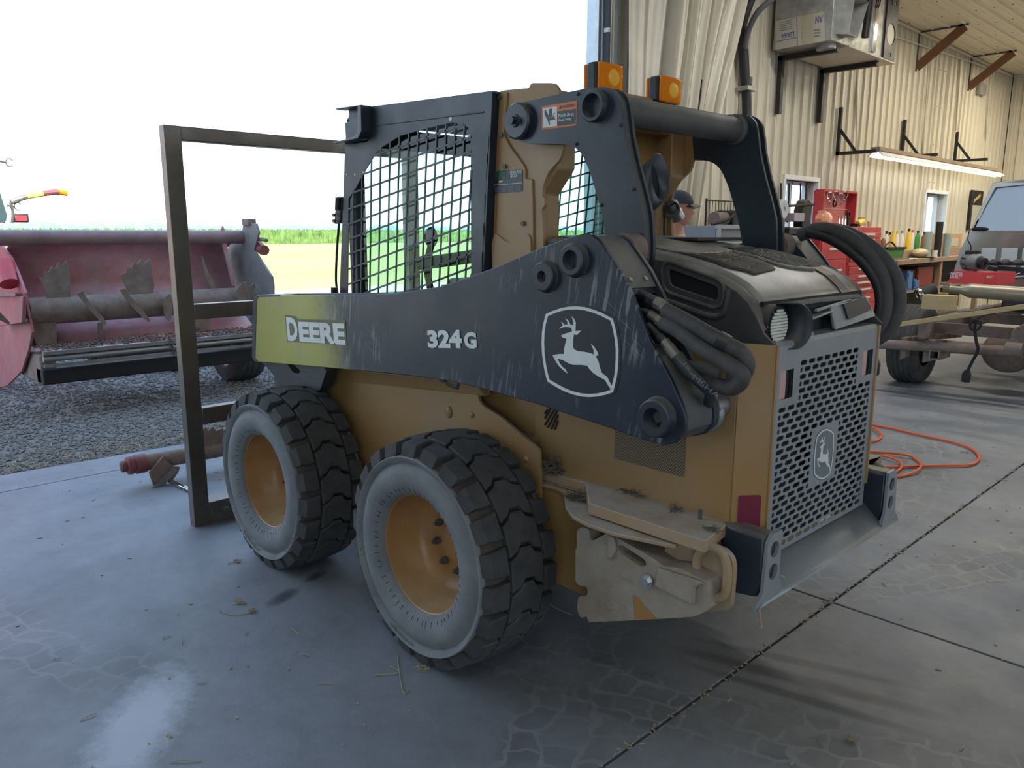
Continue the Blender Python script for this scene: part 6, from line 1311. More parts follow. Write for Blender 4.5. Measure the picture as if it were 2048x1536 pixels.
MB().prism(fc, (.012, 0, 0), [circ((fx0 - .005, Yf - 1.63, fz + .32), .13, (1, 0, 0), 20), circ((fx0 - .005, Yf - 1.56, 4.30), .03, (1, 0, 0), 12), circ((fx0 - .005, Yf - 1.70, 4.31), .03, (1, 0, 0), 12), circ((fx0 - .005, Yf - 1.66, fz + .08), .025, (1, 0, 0), 10)]).build('control_plate', mt['black_clean'], HT)
MB().bx(fx0 + .006, fx0 + .016, Yf - 1.47, Yf - 1.79, fz + .02, 4.38).build('inner_sheet', mt['panel'], HT)
hb_(fx0 - .02, fx1, Yf - .42, Yf - 1.80, fz - .012, fz + .01, 'base_shelf', 'panel')
for yy in (Yf - .30, Yf - 1.42):
    br_ = MB().bx(WX - .03, WX - .09, yy - .035, yy + .035, 2.93, fz - .03).bx(fx0 + .05, WX - .03, yy - .035, yy + .035, fz - .075, fz - .013).build('wall_bracket', mt['black_clean'], HT, bev=.004)
MB().tube(smooth_path([V((fx0 - .06, Yf - .72, 4.6)), V((fx0 - .08, Yf - .74, 4.2)), V((fx0 - .07, Yf - .72, 3.75))], 6), .045, 12).build('black_duct', mt['black_clean'], HT)
for k in range(3): MB().tube(smooth_path([V((fx0 - .01, Yf - .95 - .05 * k, 4.4)), V((fx0 - .07, Yf - .98 - .05 * k, 4.28)), V((fx0 - .02, Yf - 1.05 - .04 * k, 4.15))], 4), .007, 6).build('furnace_wire', mt['dark'], HT)
# ------------------------------------------------------------------ shelf brackets, shop light, braces
def bracket(u, vtop, vbot, n, lab, reach=.55):
    t = P(u, vtop, X, WX - .03); b = P(u, vbot, X, WX - .03); y_ = t.y
    g = thing('shelf_bracket', (WX - .05, y_, b.z), lab, 'bracket', 'black shelf brackets on the wall')
    MB().bx(WX - .025, WX - .07, y_ - .022, y_ + .022, b.z, t.z).build('upright', mt['black_clean'], g)
    MB().bx(WX - .03 - reach, WX - .03, y_ - .022, y_ + .022, b.z, b.z + .045).build('arm', mt['black_clean'], g)
    MB().bar((WX - .06, y_, b.z + .34), (WX - .06 - reach * .42, y_, b.z + .04), .04, .02, (0, 1, 0)).build('strut', mt['black_clean'], g)
    return g
bracket(1680, 215, 312, 1, 'black shelf bracket on the wall, the nearest one to the furnace'); bracket(1808, 240, 318, 2, 'black shelf bracket above the middle of the strip light'); bracket(1913, 264, 326, 3, 'black shelf bracket at the far end of the strip light')
lx = 2.52
sl = thing('strip_light', (lx, -11.5, 2.6), 'lit white fluorescent strip light hung below the shelf brackets', 'light')
ya, yb = yw(1738, lx), yw(1984, lx); za, zb = P(1738, 318, X, lx).z, P(1984, 345, X, lx).z; zl = (za + zb) / 2
MB().prism([V((lx - .11, ya, zl)), V((lx - .04, ya, zl + .07)), V((lx + .04, ya, zl + .07)), V((lx + .11, ya, zl)), V((lx + .10, ya, zl - .005)), V((lx + .03, ya, zl + .055)), V((lx - .03, ya, zl + .055)), V((lx - .10, ya, zl - .005))], (0, yb - ya, 0)).build('reflector', mt['trim'], sl)
for dx_ in (-.045, .045): MB().tube([(lx + dx_, ya - .03, zl + .01), (lx + dx_, yb + .03, zl + .01)], .022, 12).build('lit_tube', emit('tube_glow', (1.0, .97, .88), 6.0), sl)
MB().bx(lx - .06, lx + .06, ya + .02, yb, zl + .07, zl + .12).build('support_board', mt['wood'], sl)
def brace(p, q_, lab):
    g = thing('roof_brace', p, lab, 'brace', 'brown steel knee braces under the ceiling')
    MB().bar(p, q_, .14, .02, (0, 1, 0)).build('brace_plate', mt['brace'], g)
    MB().bar((p.x, p.y, p.z - .06), (p.x, p.y, ZC - .03), .03, .02).bar((p.x, p.y, ZC - .03), (q_.x - .05, q_.y, ZC - .03), .03, .02, (0, 1, 0)).build('brace_angle', mt['tubegrey'], g)
def bp2(u, v, u2, v2): a = P(u, v, X, WX - .04); b = P(u2, v2, Z, ZC - .04); return a, V((b.x, a.y, ZC - .05))
brace(*bp2(1833, 135, 1922, 46), 'brown diagonal brace under the ceiling, nearer the furnace'); brace(*bp2(1937, 175, 2014, 96), 'brown diagonal brace under the ceiling, nearer the far corner'); 
a = P(1745, 8, X, WX - .04); brace(V((WX - .04, -8.75, ZC - .75)), V((WX - .75, -8.75, ZC - .05)), 'brown diagonal brace partly hidden behind the furnace')
cn = MB()
for (u, v, u2, v2) in ((1780, 70, 2020, 150), (1715, 140, 1712, 320), (1858, 110, 1842, 380), (1922, 120, 1912, 262), (1982, 135, 1968, 345)): cn.tube([P(u, v, X, WX - .04), P(u2, v2, X, WX - .04)], .013, 8)
tag(cn.build('wall_conduit', mt['panel'], wall_front, kind='stuff'))
MB().bx(WX - .09, WX - .03, yw(1934, WX - .05) - .1, yw(1926, WX - .05) + .05, 4.02, 4.22).build('junction_box', mt['galv'], wall_front)
# ------------------------------------------------------------------ wire rack, steel bin and bench tools under the first window
rx = 2.82; ry0, ry1 = yw(1410, rx), yw(1545, rx)
RK = thing('wire_rack', (rx, (ry0 + ry1) / 2, 0), 'black wire rack panel against the wall behind the loader hood', 'rack')
for y in (ry0, ry1): MB().tube([(rx, y, 0), (rx, y, 1.86)], .012, 6).build('post', mt['black_clean'], RK)
for z in (.3, 1.1, 1.40, 1.62, 1.84): MB().tube([(rx, ry0, z), (rx, ry1, z)], .009, 6).build('rail', mt['black_clean'], RK)
mb = MB()
for k in range(25): mb.tube([(rx, ry0 + (ry1 - ry0) * k / 24, .3), (rx, ry0 + (ry1 - ry0) * k / 24, 1.84)], .004, 5)
mb.build('wire_infill', mt['black_clean'], RK, kind='stuff')
bx0 = 2.10; by0, by1 = yw(1432, bx0), yw(1532, bx0); bzt = P(1480, 452, X, bx0).z
bn = thing('steel_cabinet', (2.35, (by0 + by1) / 2, 0), 'grey steel cabinet standing before the wire rack', 'cabinet')
MB().bx(bx0, 2.70, by0, by1, .04, bzt).build('cabinet_body', simple('cabinet_grey', (.17, .18, .19), .5), bn, bev=.01)
MB().bx(bx0 - .02, bx0, by0 + .02, by1 - .02, bzt - .03, bzt + .01).bx(bx0 - .02, bx0, by0, by0 - .06, 1.0, bzt - .03).bx(bx0 - .02, bx0, by1 + .06, by1, 1.0, bzt - .03).bx(bx0 - .02, bx0, by0 - .06, by1 + .06, 1.36, 1.40).build('cabinet_frame', simple('bin_grey', (.28, .29, .30), .5), bn, bev=.004)
for yy in (by0 - .28, by1 + .28): MB().tube([(bx0 - .02, yy, 1.43), (bx0 - .035, yy, 1.43)], .014, 8).build('cabinet_knob', mt['dark'], bn)
mo = thing('old_motor', (2.4, by0 - .6, bzt), 'dusty old motor lying on the grey steel cabinet', 'motor')
MB().tube([(2.35, by0 - .35, bzt + .072), (2.35, by0 - .85, bzt + .072)], .07, 14).build('motor_body', mt['rust'], mo); MB().bx(2.25, 2.45, by0 - .55, by0 - .80, bzt + .002, bzt + .16).build('motor_box', mt['black_clean'], mo, bev=.01); MB().tube(smooth_path([(2.25, by0 - .15, bzt + .014), (2.2, by0 - .35, bzt + .06), (2.2, by0 - .65, bzt + .17), (2.2, by0 - .95, bzt + .17)], 5), .014, 6).build('motor_cable', mt['dark'], mo)
BG = thing('bench_grinder_stand', (2.5, -6.55, 0), 'black bench grinder with a pale wheel under the first window', 'grinder')
gx = 2.45
MB().bx(gx, gx + .35, yw(1580, gx), yw(1619, gx), .0, 1.56).build('pedestal', mt['black_clean'], BG, bev=.02)
q = P(1567, 419, X, gx - .02); MB().lathe([(0, .0), (.03, .0), (.03, .01), (.055, .012), (.10, .012), (.115, .0), (.115, -.04), (0, -.04)], q, (-1, 0, 0), 28).build('grinding_wheel', simple('pale_wheel', (.42, .43, .44), .7), BG); MB().tube([q + V((.02, 0, 0)), q + V((.27, -.02, -.02))], .07, 14).build('grinder_motor', mt['tubegrey'], BG)
MB().bx(gx, gx + .3, q.y - .1, q.y + .1, 1.5, 1.72).build('grinder_base', mt['rust'], BG, bev=.01)
MB().prism([P(u, v, X, gx) for u, v in ((1605, 440), (1606, 420), (1612, 402), (1618, 398), (1626, 408), (1621, 440), (1620, 460), (1605, 460))], (.12, 0, 0)).build('press_head', mt['black_clean'], BG, bev=.01)
MB().tube([P(1575, 412, X, gx), P(1628, 409, X, gx)], .014, 8).build('press_lever', mt['dark'], BG)
MB().bx(gx - .02, gx + .2, yw(1584, gx), yw(1604, gx), 1.62, 1.72).build('pail', simple('mauve_pail', (.35, .30, .33), .5), BG, bev=.01)
# wires hanging off the window head
for u, lb in ((1562, 'leftmost dark cable hanging over the first window'), (1578, 'dark cable hanging over the left pane of the first window'), (1601, 'dark cable hanging over the middle of the first window'), (1612, 'rightmost dark cable hanging over the first window')):
    q = P(u, 366, X, WX - .06); o_ = MB().tube(smooth_path([q, q + V((0, -.02, -.2)), q + V((0, .02 * (u % 3 - 1), -.5))], 5), .010, 6).build('hanging_cable', mt['dark'])
    tag(o_, lb, 'cable', 'cables hanging over the first window')
# ------------------------------------------------------------------ red tool chests
def drawers(g, x, y0, y1, zs, m, hm, hw):
    for z0, z1 in zip(zs, zs[1:]):
        d_ = MB().bx(x - .018, x + .01, y0 - .03, y1 + .03, z0 + .006, z1 - .006).build('drawer', m, g, bev=.003)
        yc = (y0 + y1) / 2 - .02; MB().bx(x - .034, x - .018, yc - hw, yc + hw, (z0 + z1) / 2 - .004, (z0 + z1) / 2 + .022).build('handle', hm, d_, bev=.003)
x_ = 2.50
c2 = thing('tall_tool_chest', (2.7, -8.75, 0), 'tall red tool chest with pale handles beside the workbench', 'tool chest')
y0, y1 = yw(1700, x_), yw(1762, x_)
MB().bx(x_, x_ + .5, y0, y1, .12, 1.57).build('carcass', mt['toolred'], c2, bev=.006)
MB().bx(x_ - .015, x_ + .5, y0 + .004, y1 - .004, 1.05, 1.10).build('shelf_lip', mt['toolred'], c2, bev=.003)
drawers(c2, x_, y0, y1, [1.11, 1.17, 1.23, 1.29, 1.35, 1.42, 1.50], mt['toolred'], mt['trim'], .22)
drawers(c2, x_, y0, y1, [.15, .33, .52, .66, .76, .85, .94, 1.04], mt['toolred'], mt['trim'], .22)
MB().bx(x_ - .008, x_ + .0, y0 - .10, y0 - .22, 1.52, 1.545).build('name_plate', mt['trim'], c2)
for y in (y0 - .06, y1 + .06):
    for x in (x_ + .06, x_ + .44): MB().tube([(x - .02, y, .06), (x + .02, y, .06)], .06, 14).build('caster', mt['rubber'], c2)
c1 = thing('open_tool_chest', (2.7, -7.8, 0), 'red tool chest with its lid raised, left of the tall chest', 'tool chest')
y0, y1 = yw(1652, x_), yw(1697, x_)
MB().bx(x_, x_ + .45, y0 + .15, y1, .10, 1.55).build('carcass', mt['toolred'], c1, bev=.006)
drawers(c1, x_, y0 + .15, y1, [.15, .5, .85, 1.15, 1.4], mt['toolred'], mt['trim'], .2)
xl = 2.86
ld = [P(1631, 381, X, xl), P(1698, 386, X, xl), P(1692, 452, X, xl), P(1627, 452, X, xl)]
MB().prism(ld, (.02, 0, 0)).build('lid', mt['toolred'], c1)
for a, b in ((ld[0], ld[3]), (ld[1], ld[2]), (ld[0], ld[1])): MB().bar(a + V((-.06, 0, 0)), b + V((-.06, 0, 0)), .12, .03, (0, 1, 0) if abs(a.y - b.y) < .2 else (0, 0, 1)).build('lid_flange', mt['toolred'], c1)
MB().bar((ld[0] + ld[3]) / 2 + V((-.005, 0, -.0)), (ld[1] + ld[2]) / 2 + V((-.005, 0, 0)), .01, .012).build('lid_crease', mt['redpaint'], c1)
MB().prism([P(1634, 384, X, xl - .004), P(1693, 388, X, xl - .004), P(1688, 448, X, xl - .004), P(1632, 448, X, xl - .004)], (.003, 0, 0)).build('lid_lining', simple('pale_red_lining', (.55, .16, .15), .5), c1)
for i, (u, v) in enumerate(((1660, 392), (1672, 390), (1682, 394), (1690, 390))):
    q = P(u, v, X, xl - .16); o_ = MB().tube([q + V((.02 * math.sin(2 * a), .055 * math.sin(a), .08 * math.cos(a) - .03)) for a in [2 * math.pi * k / 16 for k in range(18)]], .007, 6, cap=False).build('wire_coil', mt['chrome'])
    tag(o_, ('leftmost', 'second', 'third', 'rightmost')[i] + ' loop of bright wire hung on the raised red lid', 'wire coil', 'wire coils on the raised lid')
q = P(1668, 407, X, xl - .05); o_ = MB().lathe([(.05, 0), (.05, .02), (.04, .02), (.04, 0), (.05, 0)], q, (-1, 0, 0), 18).build('tape_roll', mt['dark']); tag(o_, 'black tape ring stuck to the raised red lid', 'tape')
bgp = thing('plastic_bag', P(1648, 440, X, 2.66), 'crumpled clear and orange plastic bag in the open tool chest', 'bag')
mb = MB(); c = P(1648, 440, X, 2.66); c.z = 1.66
mb.ball(c, .1, 14, 10, (1, 1.2, 1.1)); vv = []
for p_ in mb.v:
    n_ = math.sin(p_[1] * 60) * math.cos(p_[2] * 70) * .02; vv.append((p_[0] + n_, p_[1] + n_, max(1.551, p_[2] + n_)))
mb.v = vv; mb.build('bag', simple('orange_bag', (.75, .35, .22), .3), bgp, smooth=0)
# things on the chests
def small(name, lab, cat, mb, m, group=None): return tag(mb.build(name, m, smooth=40), lab, cat, group)
def on_chest(u, x): y = yw(u, x); return y
for i, (u, m, nm, lab) in enumerate(((1709, 'dark', 'chain_hook', 'black hook standing on the tall tool chest'), (1731, 'yellow_decal', 'yellow_grinder', 'yellow power tool lying on the tall tool chest'), (1720, 'dark', 'black_socket_case', 'low black case on the tall tool chest'), (1750, 'trim', 'white_cup', 'white cup at the end of the tall tool chest'))):
    y = yw(u, 2.52); mb = MB()
    if nm == 'chain_hook': mb.bx(2.6, 2.64, y - .03, y + .03, 1.57, 1.69).tube([V((2.62, y + .04 * math.cos(a), 1.73 + .04 * math.sin(a))) for a in [2 * math.pi * k / 12 for k in range(14)]], .012, 6, cap=False)
    elif nm == 'yellow_grinder': mb.tube([(2.60, y + .10, 1.61), (2.63, y - .12, 1.65)], [.04, .05], 10).tube([(2.63, y - .12, 1.62), (2.63, y - .12, 1.70)], .05, 12)
    elif nm == 'black_socket_case': mb.bx(2.56, 2.76, y - .09, y + .0, 1.57, 1.60).bx(2.58, 2.74, y - .10, y - .02, 1.60, 1.615)
    else: mb.lathe([(0, 0), (.03, 0), (.04, .08), (.036, .08), (.027, .01)], (2.6, y, 1.57), (0, 0, 1), 16)
    small(nm, lab, 'tool' if nm != 'white_cup' else 'cup', mb, mt[m])
for i, u in enumerate((1678, 1684, 1690)):
    y = yw(u, 2.60); small('wrench', ('leftmost', 'middle', 'rightmost')[i] + ' steel wrench standing in the open tool chest', 'wrench', MB().bar((2.60, y, 1.55), (2.62, y - .03, 1.68), .02, .008).lathe([(.012, 0), (.03, 0), (.03, .01), (.012, .01)], (2.62, y - .03, 1.69), (1, 0, 0), 12), mt['zinc'], 'wrenches in the open tool chest')
# ------------------------------------------------------------------ workbench with its clutter
zb_ = 1.10
WB_ = thing('workbench', (2.7, -12, 0), 'long wooden workbench along the wall under the far window', 'workbench')
f0, f1 = V((2.36, -9.62, zb_)), V((2.60, -14.6, zb_))
MB().prism([f0, f1, V((3.0, -14.6, zb_)), V((3.0, -9.62, zb_))], (0, 0, -.07)).build('bench_top', mt['wood'], WB_, bev=.004)
MB().prism([V((2.40, -9.7, .62)), V((2.62, -14.5, .62)), V((3.0, -14.5, .62)), V((3.0, -9.7, .62))], (0, 0, -.03)).build('lower_shelf', mt['wood'], WB_)
MB().bx(2.96, 3.0, -9.7, -14.5, .1, 1.03).build('bench_back', mt['dark'], WB_)
for y, x in ((-9.75, 2.42), (-11.9, 2.50), (-14.4, 2.62)): MB().bx(x, x + .08, y - .05, y + .05, 0, 1.03).build('bench_leg', mt['wood'], WB_)
MB().bx(2.72, 3.0, -9.65, -14.5, zb_, zb_ + .12).build('bench_riser', mt['wood'], WB_, bev=.004)
zr_ = zb_ + .12
def bottle(u, x, h, r, m, cap, lab, kind='bottle'):
    y = yw(u, x); r *= .82; x = max(x, 2.79); y = yw(u, x); g = thing('bottle', (x, y, zr_), lab, 'bottle', 'bottles on the workbench')
    MB().lathe([(0, 0), (r, 0), (r, h * .68), (r * .45, h * .84), (r * .42, h * .88), (0, h * .88)], (x, y, zr_), (0, 0, 1), 14).build('bottle_body', m, g)
    MB().lathe([(r * .5, h * .86), (r * .5, h), (0, h)], (x, y, zr_), (0, 0, 1), 12).build('bottle_cap', cap, g)
def S(c): return simple('paint_%02x%02x%02x' % tuple(int(q * 255) for q in c), c, .45)
wht, yel, org, grn, brn, dk_, blu, pnk = S((.7, .68, .62)), S((.75, .5, .05)), S((.8, .12, .03)), S((.05, .3, .08)), S((.22, .1, .04)), S((.03, .03, .03)), S((.1, .35, .5)), S((.7, .45, .4))
for a in ((1773, 2.80, .30, .045, wht, dk_, 'white can with a black cap, leftmost on the workbench'), (1780, 2.86, .28, .05, pnk, dk_, 'pinkish can with a black cap behind the green bag'), (1787, 2.80, .31, .045, yel, yel, 'yellow spray can behind the green bag'), (1795, 2.86, .30, .05, wht, yel, 'pale can with a yellow cap above the green bag'), (1804, 2.80, .31, .045, wht, blu, 'white bottle with a blue cap right of the green bag'), (1818, 2.74, .34, .05, yel, dk_, 'amber yellow bottle with a dark cap on the workbench'), (1825, 2.86, .32, .042, wht, org, 'white bottle with a bright orange cap'), (1836, 2.80, .31, .045, grn, dk_, 'green spray bottle next to the orange-capped bottle'), (1849, 2.86, .29, .05, brn, dk_, 'brown bottle left of the far window'), (1768, 2.70, .22, .045, brn, wht, 'small brown bottle at the workbench end')): bottle(*a)
y0, y1 = yw(1775, 2.52), yw(1812, 2.52)
gb = thing('green_bag', (2.6, (y0 + y1) / 2, zb_), 'green cloth tool bag with a handle on the workbench', 'bag')
MB().prism([V((2.52, y0, zb_)), V((2.52, y1 + .02, zb_)), V((2.50, y1, zb_ + .17)), V((2.50, y0 + .01, zb_ + .17))], (.18, 0, 0)).build('bag_body', mt['green'], gb, bev=.03); MB().bx(2.49, 2.69, y0 + .0, y1 - .0, zb_ + .155, zb_ + .185).build('bag_rim', mt['dark'], gb); MB().tube(smooth_path([(2.6, y0 - .10, zb_ + .17), (2.6, (y0 + y1) / 2, zb_ + .26), (2.6, y1 + .10, zb_ + .17)], 5), .012, 6).build('bag_handle', mt['dark'], gb)
for u, v0, v1, x, r, m, lab in ((1858, 463, 500, 2.62, .055, 'greyblue', 'grey-blue tube standing on the workbench, left of the mug'), (1896, 467, 503, 2.55, .055, 'greyblue', 'grey-blue tube standing on the workbench, right of the mug'), (1878, 444, 492, 2.70, .055, 'dark', 'tall black tube standing behind the white mug')):
    y = yw(u, x); z1 = P(u, v0, X, x).z; small('standing_tube', lab, 'tube', MB().lathe([(0, 0), (r, 0), (r, z1 - zb_), (r * .9, z1 - zb_), (r * .9, .02)], (min(x, 2.64), yw(u, min(x, 2.64)), zb_), (0, 0, 1), 20), mt[m])
y = yw(1874, 2.58); mg = thing('white_mug', (2.58, y, zb_), 'white mug with a dark print on the workbench', 'mug')
MB().lathe([(0, 0), (.045, 0), (.045, .11), (.04, .11), (.038, .01)], (2.58, y, zb_), (0, 0, 1), 18).build('cup', mt['trim'], mg); MB().tube([V((2.58, y - .045 - .03 * math.sin(a), zb_ + .055 + .035 * math.cos(a))) for a in [math.pi * k / 8 for k in range(9)]], .008, 6).build('handle', mt['trim'], mg); MB().bx(2.533, 2.536, y - .015, y + .015, zb_ + .03, zb_ + .08).build('print', dk_, mg)
y0, y1 = yw(1890, 2.72), yw(1925, 2.72); cbx = thing('cardboard_box', (2.85, (y0 + y1) / 2, zr_), 'brown cardboard box at the end of the workbench', 'box')
MB().bx(2.72, 2.98, y0, y1, zr_, zr_ + .26).build('carton', mt['brownbox'], cbx, bev=.004); MB().bx(2.716, 2.72, y0 - .35, y1 + .2, zr_ + .04, zr_ + .18).build('box_label', mt['card'], cbx); MB().bx(2.716, 2.72, y0 - .02, y0 - .26, zr_ + .05, zr_ + .23).build('box_sticker', mt['trim'], cbx)
y0, y1 = yw(1826, 2.62), yw(1848, 2.62); small('rag_bundle', 'tan folded rag lying on the workbench left of the tubes', 'rag', MB().ball((2.60, (y0 + y1) / 2 - .1, zb_ + .076), .1, 14, 8, (1.1, 2.2, .75)), S((.42, .34, .2)))
for u, x, w, lab, m in ((1833, 2.44, .3, 'white papers spread at the workbench edge', 'trim'), (1868, 2.44, .2, 'thin black clipboard at the workbench edge', 'dark')):
    y = yw(u, x); small('papers' if m == 'trim' else 'clipboard', lab, 'paper' if m == 'trim' else 'clipboard', MB().box((x + .04, y, zb_ + .004), (.16, w, .008), Matrix.Rotation(.15, 3, 'Z')).box((x + .05, y + .05, zb_ + .011), (.12, w * .6, .006), Matrix.Rotation(-.2, 3, 'Z')), mt[m])
y = yw(1780, 2.44); small('steel_rule', 'long dark steel bar lying across the front of the workbench', 'bar', MB().bar((2.44, y, zb_ + .012), (2.48, y - .9, zb_ + .012), .03, .022), mt['rust'])
mt['shaded_red'] = simple('shaded_red_case', (.20, .02, .02), .5); mt['blue'] = simple('shaded_blue', (.06, .15, .36), .5)  # shade under the bench put into these red and blue tones
for (u0, u1, v0, v1, x, dp, m, nm, lab) in ((1806, 1838, 541, 590, 2.56, .3, 'dark', 'black_case', 'black tool case on the shelf under the workbench'), (1823, 1834, 543, 556, 2.45, .08, 'blue', 'blue_box', 'bright blue box in front of the black case'), (1842, 1874, 535, 558, 2.56, .3, 'shaded_red', 'red_case', 'red case on the shelf under the workbench'), (1838, 1848, 560, 572, 2.45, .08, 'blue', 'blue_tray', 'small blue tray on the shelf under the workbench')):
    y0, y1 = yw(u0, x), yw(u1, x); z1 = P(u0, v0, X, x).z; z1 = max(z1, .70)
    small(nm, lab, 'case' if 'case' in nm else 'box', MB().bx(x, x + dp, y0, y1, .622, z1).bx(x - .01, x, y0 - .03, y1 + .03, .66, z1 - .02).bx(x + dp * .3, x + dp * .5, (y0 + y1) / 2 - .05, (y0 + y1) / 2 + .05, z1, z1 + .02), mt[m])
cal = thing('wall_calendar', (WX - .03, yw(1950, WX), 1.8), 'black-framed wall calendar with script header beside the truck', 'calendar')
y0, y1 = yw(1933, WX - .03), yw(1956, WX - .03)
MB().bx(WX - .05, WX - .025, y0, y1, 1.55, 2.30).build('backing', mt['dark'], cal); MB().bx(WX - .056, WX - .05, y0 - .12, y1 + .02, 1.57, 2.02).build('sheet', mt['card'], cal)
MB().tube(smooth_path([V((WX - .054, y0 - .16 - .045 * k, 2.07 + .016 * k + (.055 if k % 2 else -.01))) for k in range(9)], 5), .010, 6).build('script_header', mt['lumber'], cal)
# ------------------------------------------------------------------ silver pickup with its bed taken off
TK = thing('silver_pickup', (0, -7.6, 0), 'silver pickup truck with its bed removed, bare rear frame', 'truck')
ty = -7.9
def tk(u, v, y=ty): return P(u, v, Y, y)
rearf = [(1903, 568), (1908, 540), (1920, 500), (1940, 462), (1962, 415), (1985, 366), (2010, 361), (2048, 358)]
L0 = [tk(u, v) for u, v in rearf]
cxm = -.10                                             # centre line of the cab
full = L0 + [V((2 * cxm - p.x, p.y, p.z)) for p in L0[::-1]]
wl = [tk(u, v) for u, v in ((1949, 461), (1970, 415), (1991, 376), (2048, 370))]; wfull = wl + [V((2 * cxm - p.x, p.y, p.z)) for p in wl[::-1]]
half = L0 + [V((cxm, ty, L0[-1].z)), V((cxm, ty, wl[3].z))] + wl[::-1] + [V((cxm, ty, wl[0].z)), V((cxm, ty, L0[0].z))]
MB().prism(half, (0, -.05, 0)).prism([V((2 * cxm - p.x, p.y, p.z)) for p in half], (0, -.05, 0)).build('cab_rear_wall', mt['silver'], TK, bev=.006)
zlo, zhi = min(p.z for p in wfull), max(p.z for p in wfull)
MB().prism([V((p.x, p.y - .002 - .034 * (p.z - zlo) / (zhi - zlo), p.z)) for p in wfull], (0, -.003, 0)).build('rear_window', M('blue_reflection_glass', (.05, .085, .15), .03, spec=1.0, var=.02, coat=1.0), TK, smooth=0)  # blue reflection put into the glass colour
MB().prism([V((p.x, p.y - .04, p.z)) for p in inset(full, .01)], (0, -1.9, 0)).build('cab_shell', mt['silver'], TK, bev=.03)
MB().prism([V((1.02, -9.9, .5)), V((1.02, -12.2, .5)), V((1.0, -12.2, 1.15)), V((.98, -9.9, 1.3))], (-2.1, 0, 0)).build('engine_hood', mt['silver'], TK, bev=.05)
for u0, u1 in ((1964, 1989), (2004, 2032), (2046, 2075)):
    a, b = tk(u0, 495), tk(u1, 538); MB().bx(a.x, b.x, ty, ty + .012, min(a.z, b.z), max(a.z, b.z)).build('pressed_panel', mt['silver'], TK, bev=.005)
MB().tube(smooth_path([tk(1938, 463), tk(1936, 480), tk(1942, 492), tk(1941, 505)], 4), .006, 6).build('body_wire', mt['dark'], TK)
c = tk(1960, 458); MB().ball(c + V((0, .01, .0)), .07, 12, 6, (1.3, .3, .35)).build('antenna_puck', mt['dark'], TK)
railm = mt['rust']
for x in (.52, -.68): MB().bar((x, -5.35, .62), (x, -12, .62), .07, .17).build('frame_rail', railm, TK)
for y in (-5.6, -6.9): MB().bar((.5, y, .62), (-.68, y, .62), .07, .10).build('cross_member', railm, TK)
a, b = P(1690, 684, Y, -5.35), P(2036, 704, Y, -5.45); MB().tube([a, b], .046, 14).build('hitch_tube', mt['rust'], TK)
for (u, u2) in ((1800, 1812), (1846, 1868)): p_ = P(u, 690, Y, -5.4); p2 = P(u2, 690, Y, -5.4); MB().prism([V((p_.x, -5.42, .52)), V((p2.x, -5.42, .52)), V((p2.x, -5.42, .33)), V((p_.x, -5.42, .30))], (0, -.10, 0)).build('hitch_bracket', mt['rust'], TK, bev=.004)
rq = P(1868, 710, Y, -5.34); rcv = [rq + V((sx * .045, 0, sz * .045)) for sx, sz in ((-1, -1), (1, -1), (1, 1), (-1, 1))]; rci = [rq + V((sx * .033, 0, sz * .033)) for sx, sz in ((-1, -1), (1, -1), (1, 1), (-1, 1))]
MB().prism(rcv, (0, -.3, 0), [rci]).build('receiver', mt['rust'], TK)
c = P(2038, 700, Y, -5.42); MB().tube([c + V((.10, 0, 0)), c + V((-.03, 0, 0))], .062, 16).tube([c + V((-.03, 0, 0)), c + V((-.035, 0, 0))], .03, 12).build('tube_end', mt['rust'], TK); MB().prism([P(u, v, Y, -5.44) for u, v in ((2018, 690), (2024, 660), (2060, 640), (2060, 720), (2018, 712))], (0, -.05, 0)).build('hanger_plate', mt['rust'], TK, bev=.01)
ax = -6.05
MB().tube([(.85, ax, .40), (-.95, ax, .40)], .055, 14).ball((-.02, ax, .40), .20, 20, 12, (1.1, .9, 1.0)).build('rear_axle', mt['rust'], TK)
w_ = tread_wheel('rear_wheel', (.82, ax, .39), .39, .27, TK, (1, 0, 0), 'black'); MB().lathe([(.20, .16), (.12, .17), (.09, .12)], (.82, ax, .39), (-1, 0, 0), 22, 1.1, 2.7).build('wheel_cap', mt['chrome'], w_)
tread_wheel('rear_wheel', (-.98, ax, .39), .39, .27, TK, (-1, 0, 0), 'black'); tread_wheel('front_wheel', (.82, -11.2, .39), .39, .27, TK, (1, 0, 0), 'black'); tread_wheel('front_wheel', (-.98, -11.2, .39), .39, .27, TK, (-1, 0, 0), 'black')
MB().bar((.66, -5.5, .50), (.66, -6.9, .42), .06, .05).bar((.66, -5.5, .46), (.66, -6.5, .36), .06, .03).build('leaf_spring', mt['rust'], TK)
MB().tube([(.1, -6.3, .52), (.1, -7.8, .52)], .04, 10).tube([(-.35, -5.9, .75), (-.3, -7.7, .7)], .09, 12).build('tank', mt['black_clean'], TK)
mb = MB(); mb.tube(smooth_path([P(1990, 625, Y, -5.6), P(1962, 632, Y, -5.4), P(1950, 648, Y, -5.36), P(1952, 680, Y, -5.34), P(1956, 700, Y, -5.34), P(1945, 722, Y, -5.34), P(1935, 742, Y, -5.34)], 6), .013, 8); mb.tube(smooth_path([P(1940, 650, Y, -5.34), P(1950, 640, Y, -5.34), P(1962, 646, Y, -5.34), P(1955, 660, Y, -5.34), P(1942, 658, Y, -5.34), P(1940, 648, Y, -5.34)], 4), .010, 6).build('trailer_cable', mt['dark'], TK)
a, b = P(1935, 740, Y, -5.34), P(1931, 764, Y, -5.34); MB().tube([a, a.lerp(b, .4), b], [.022, .038, .034], 10).build('cable_plug', mt['dark'], TK)
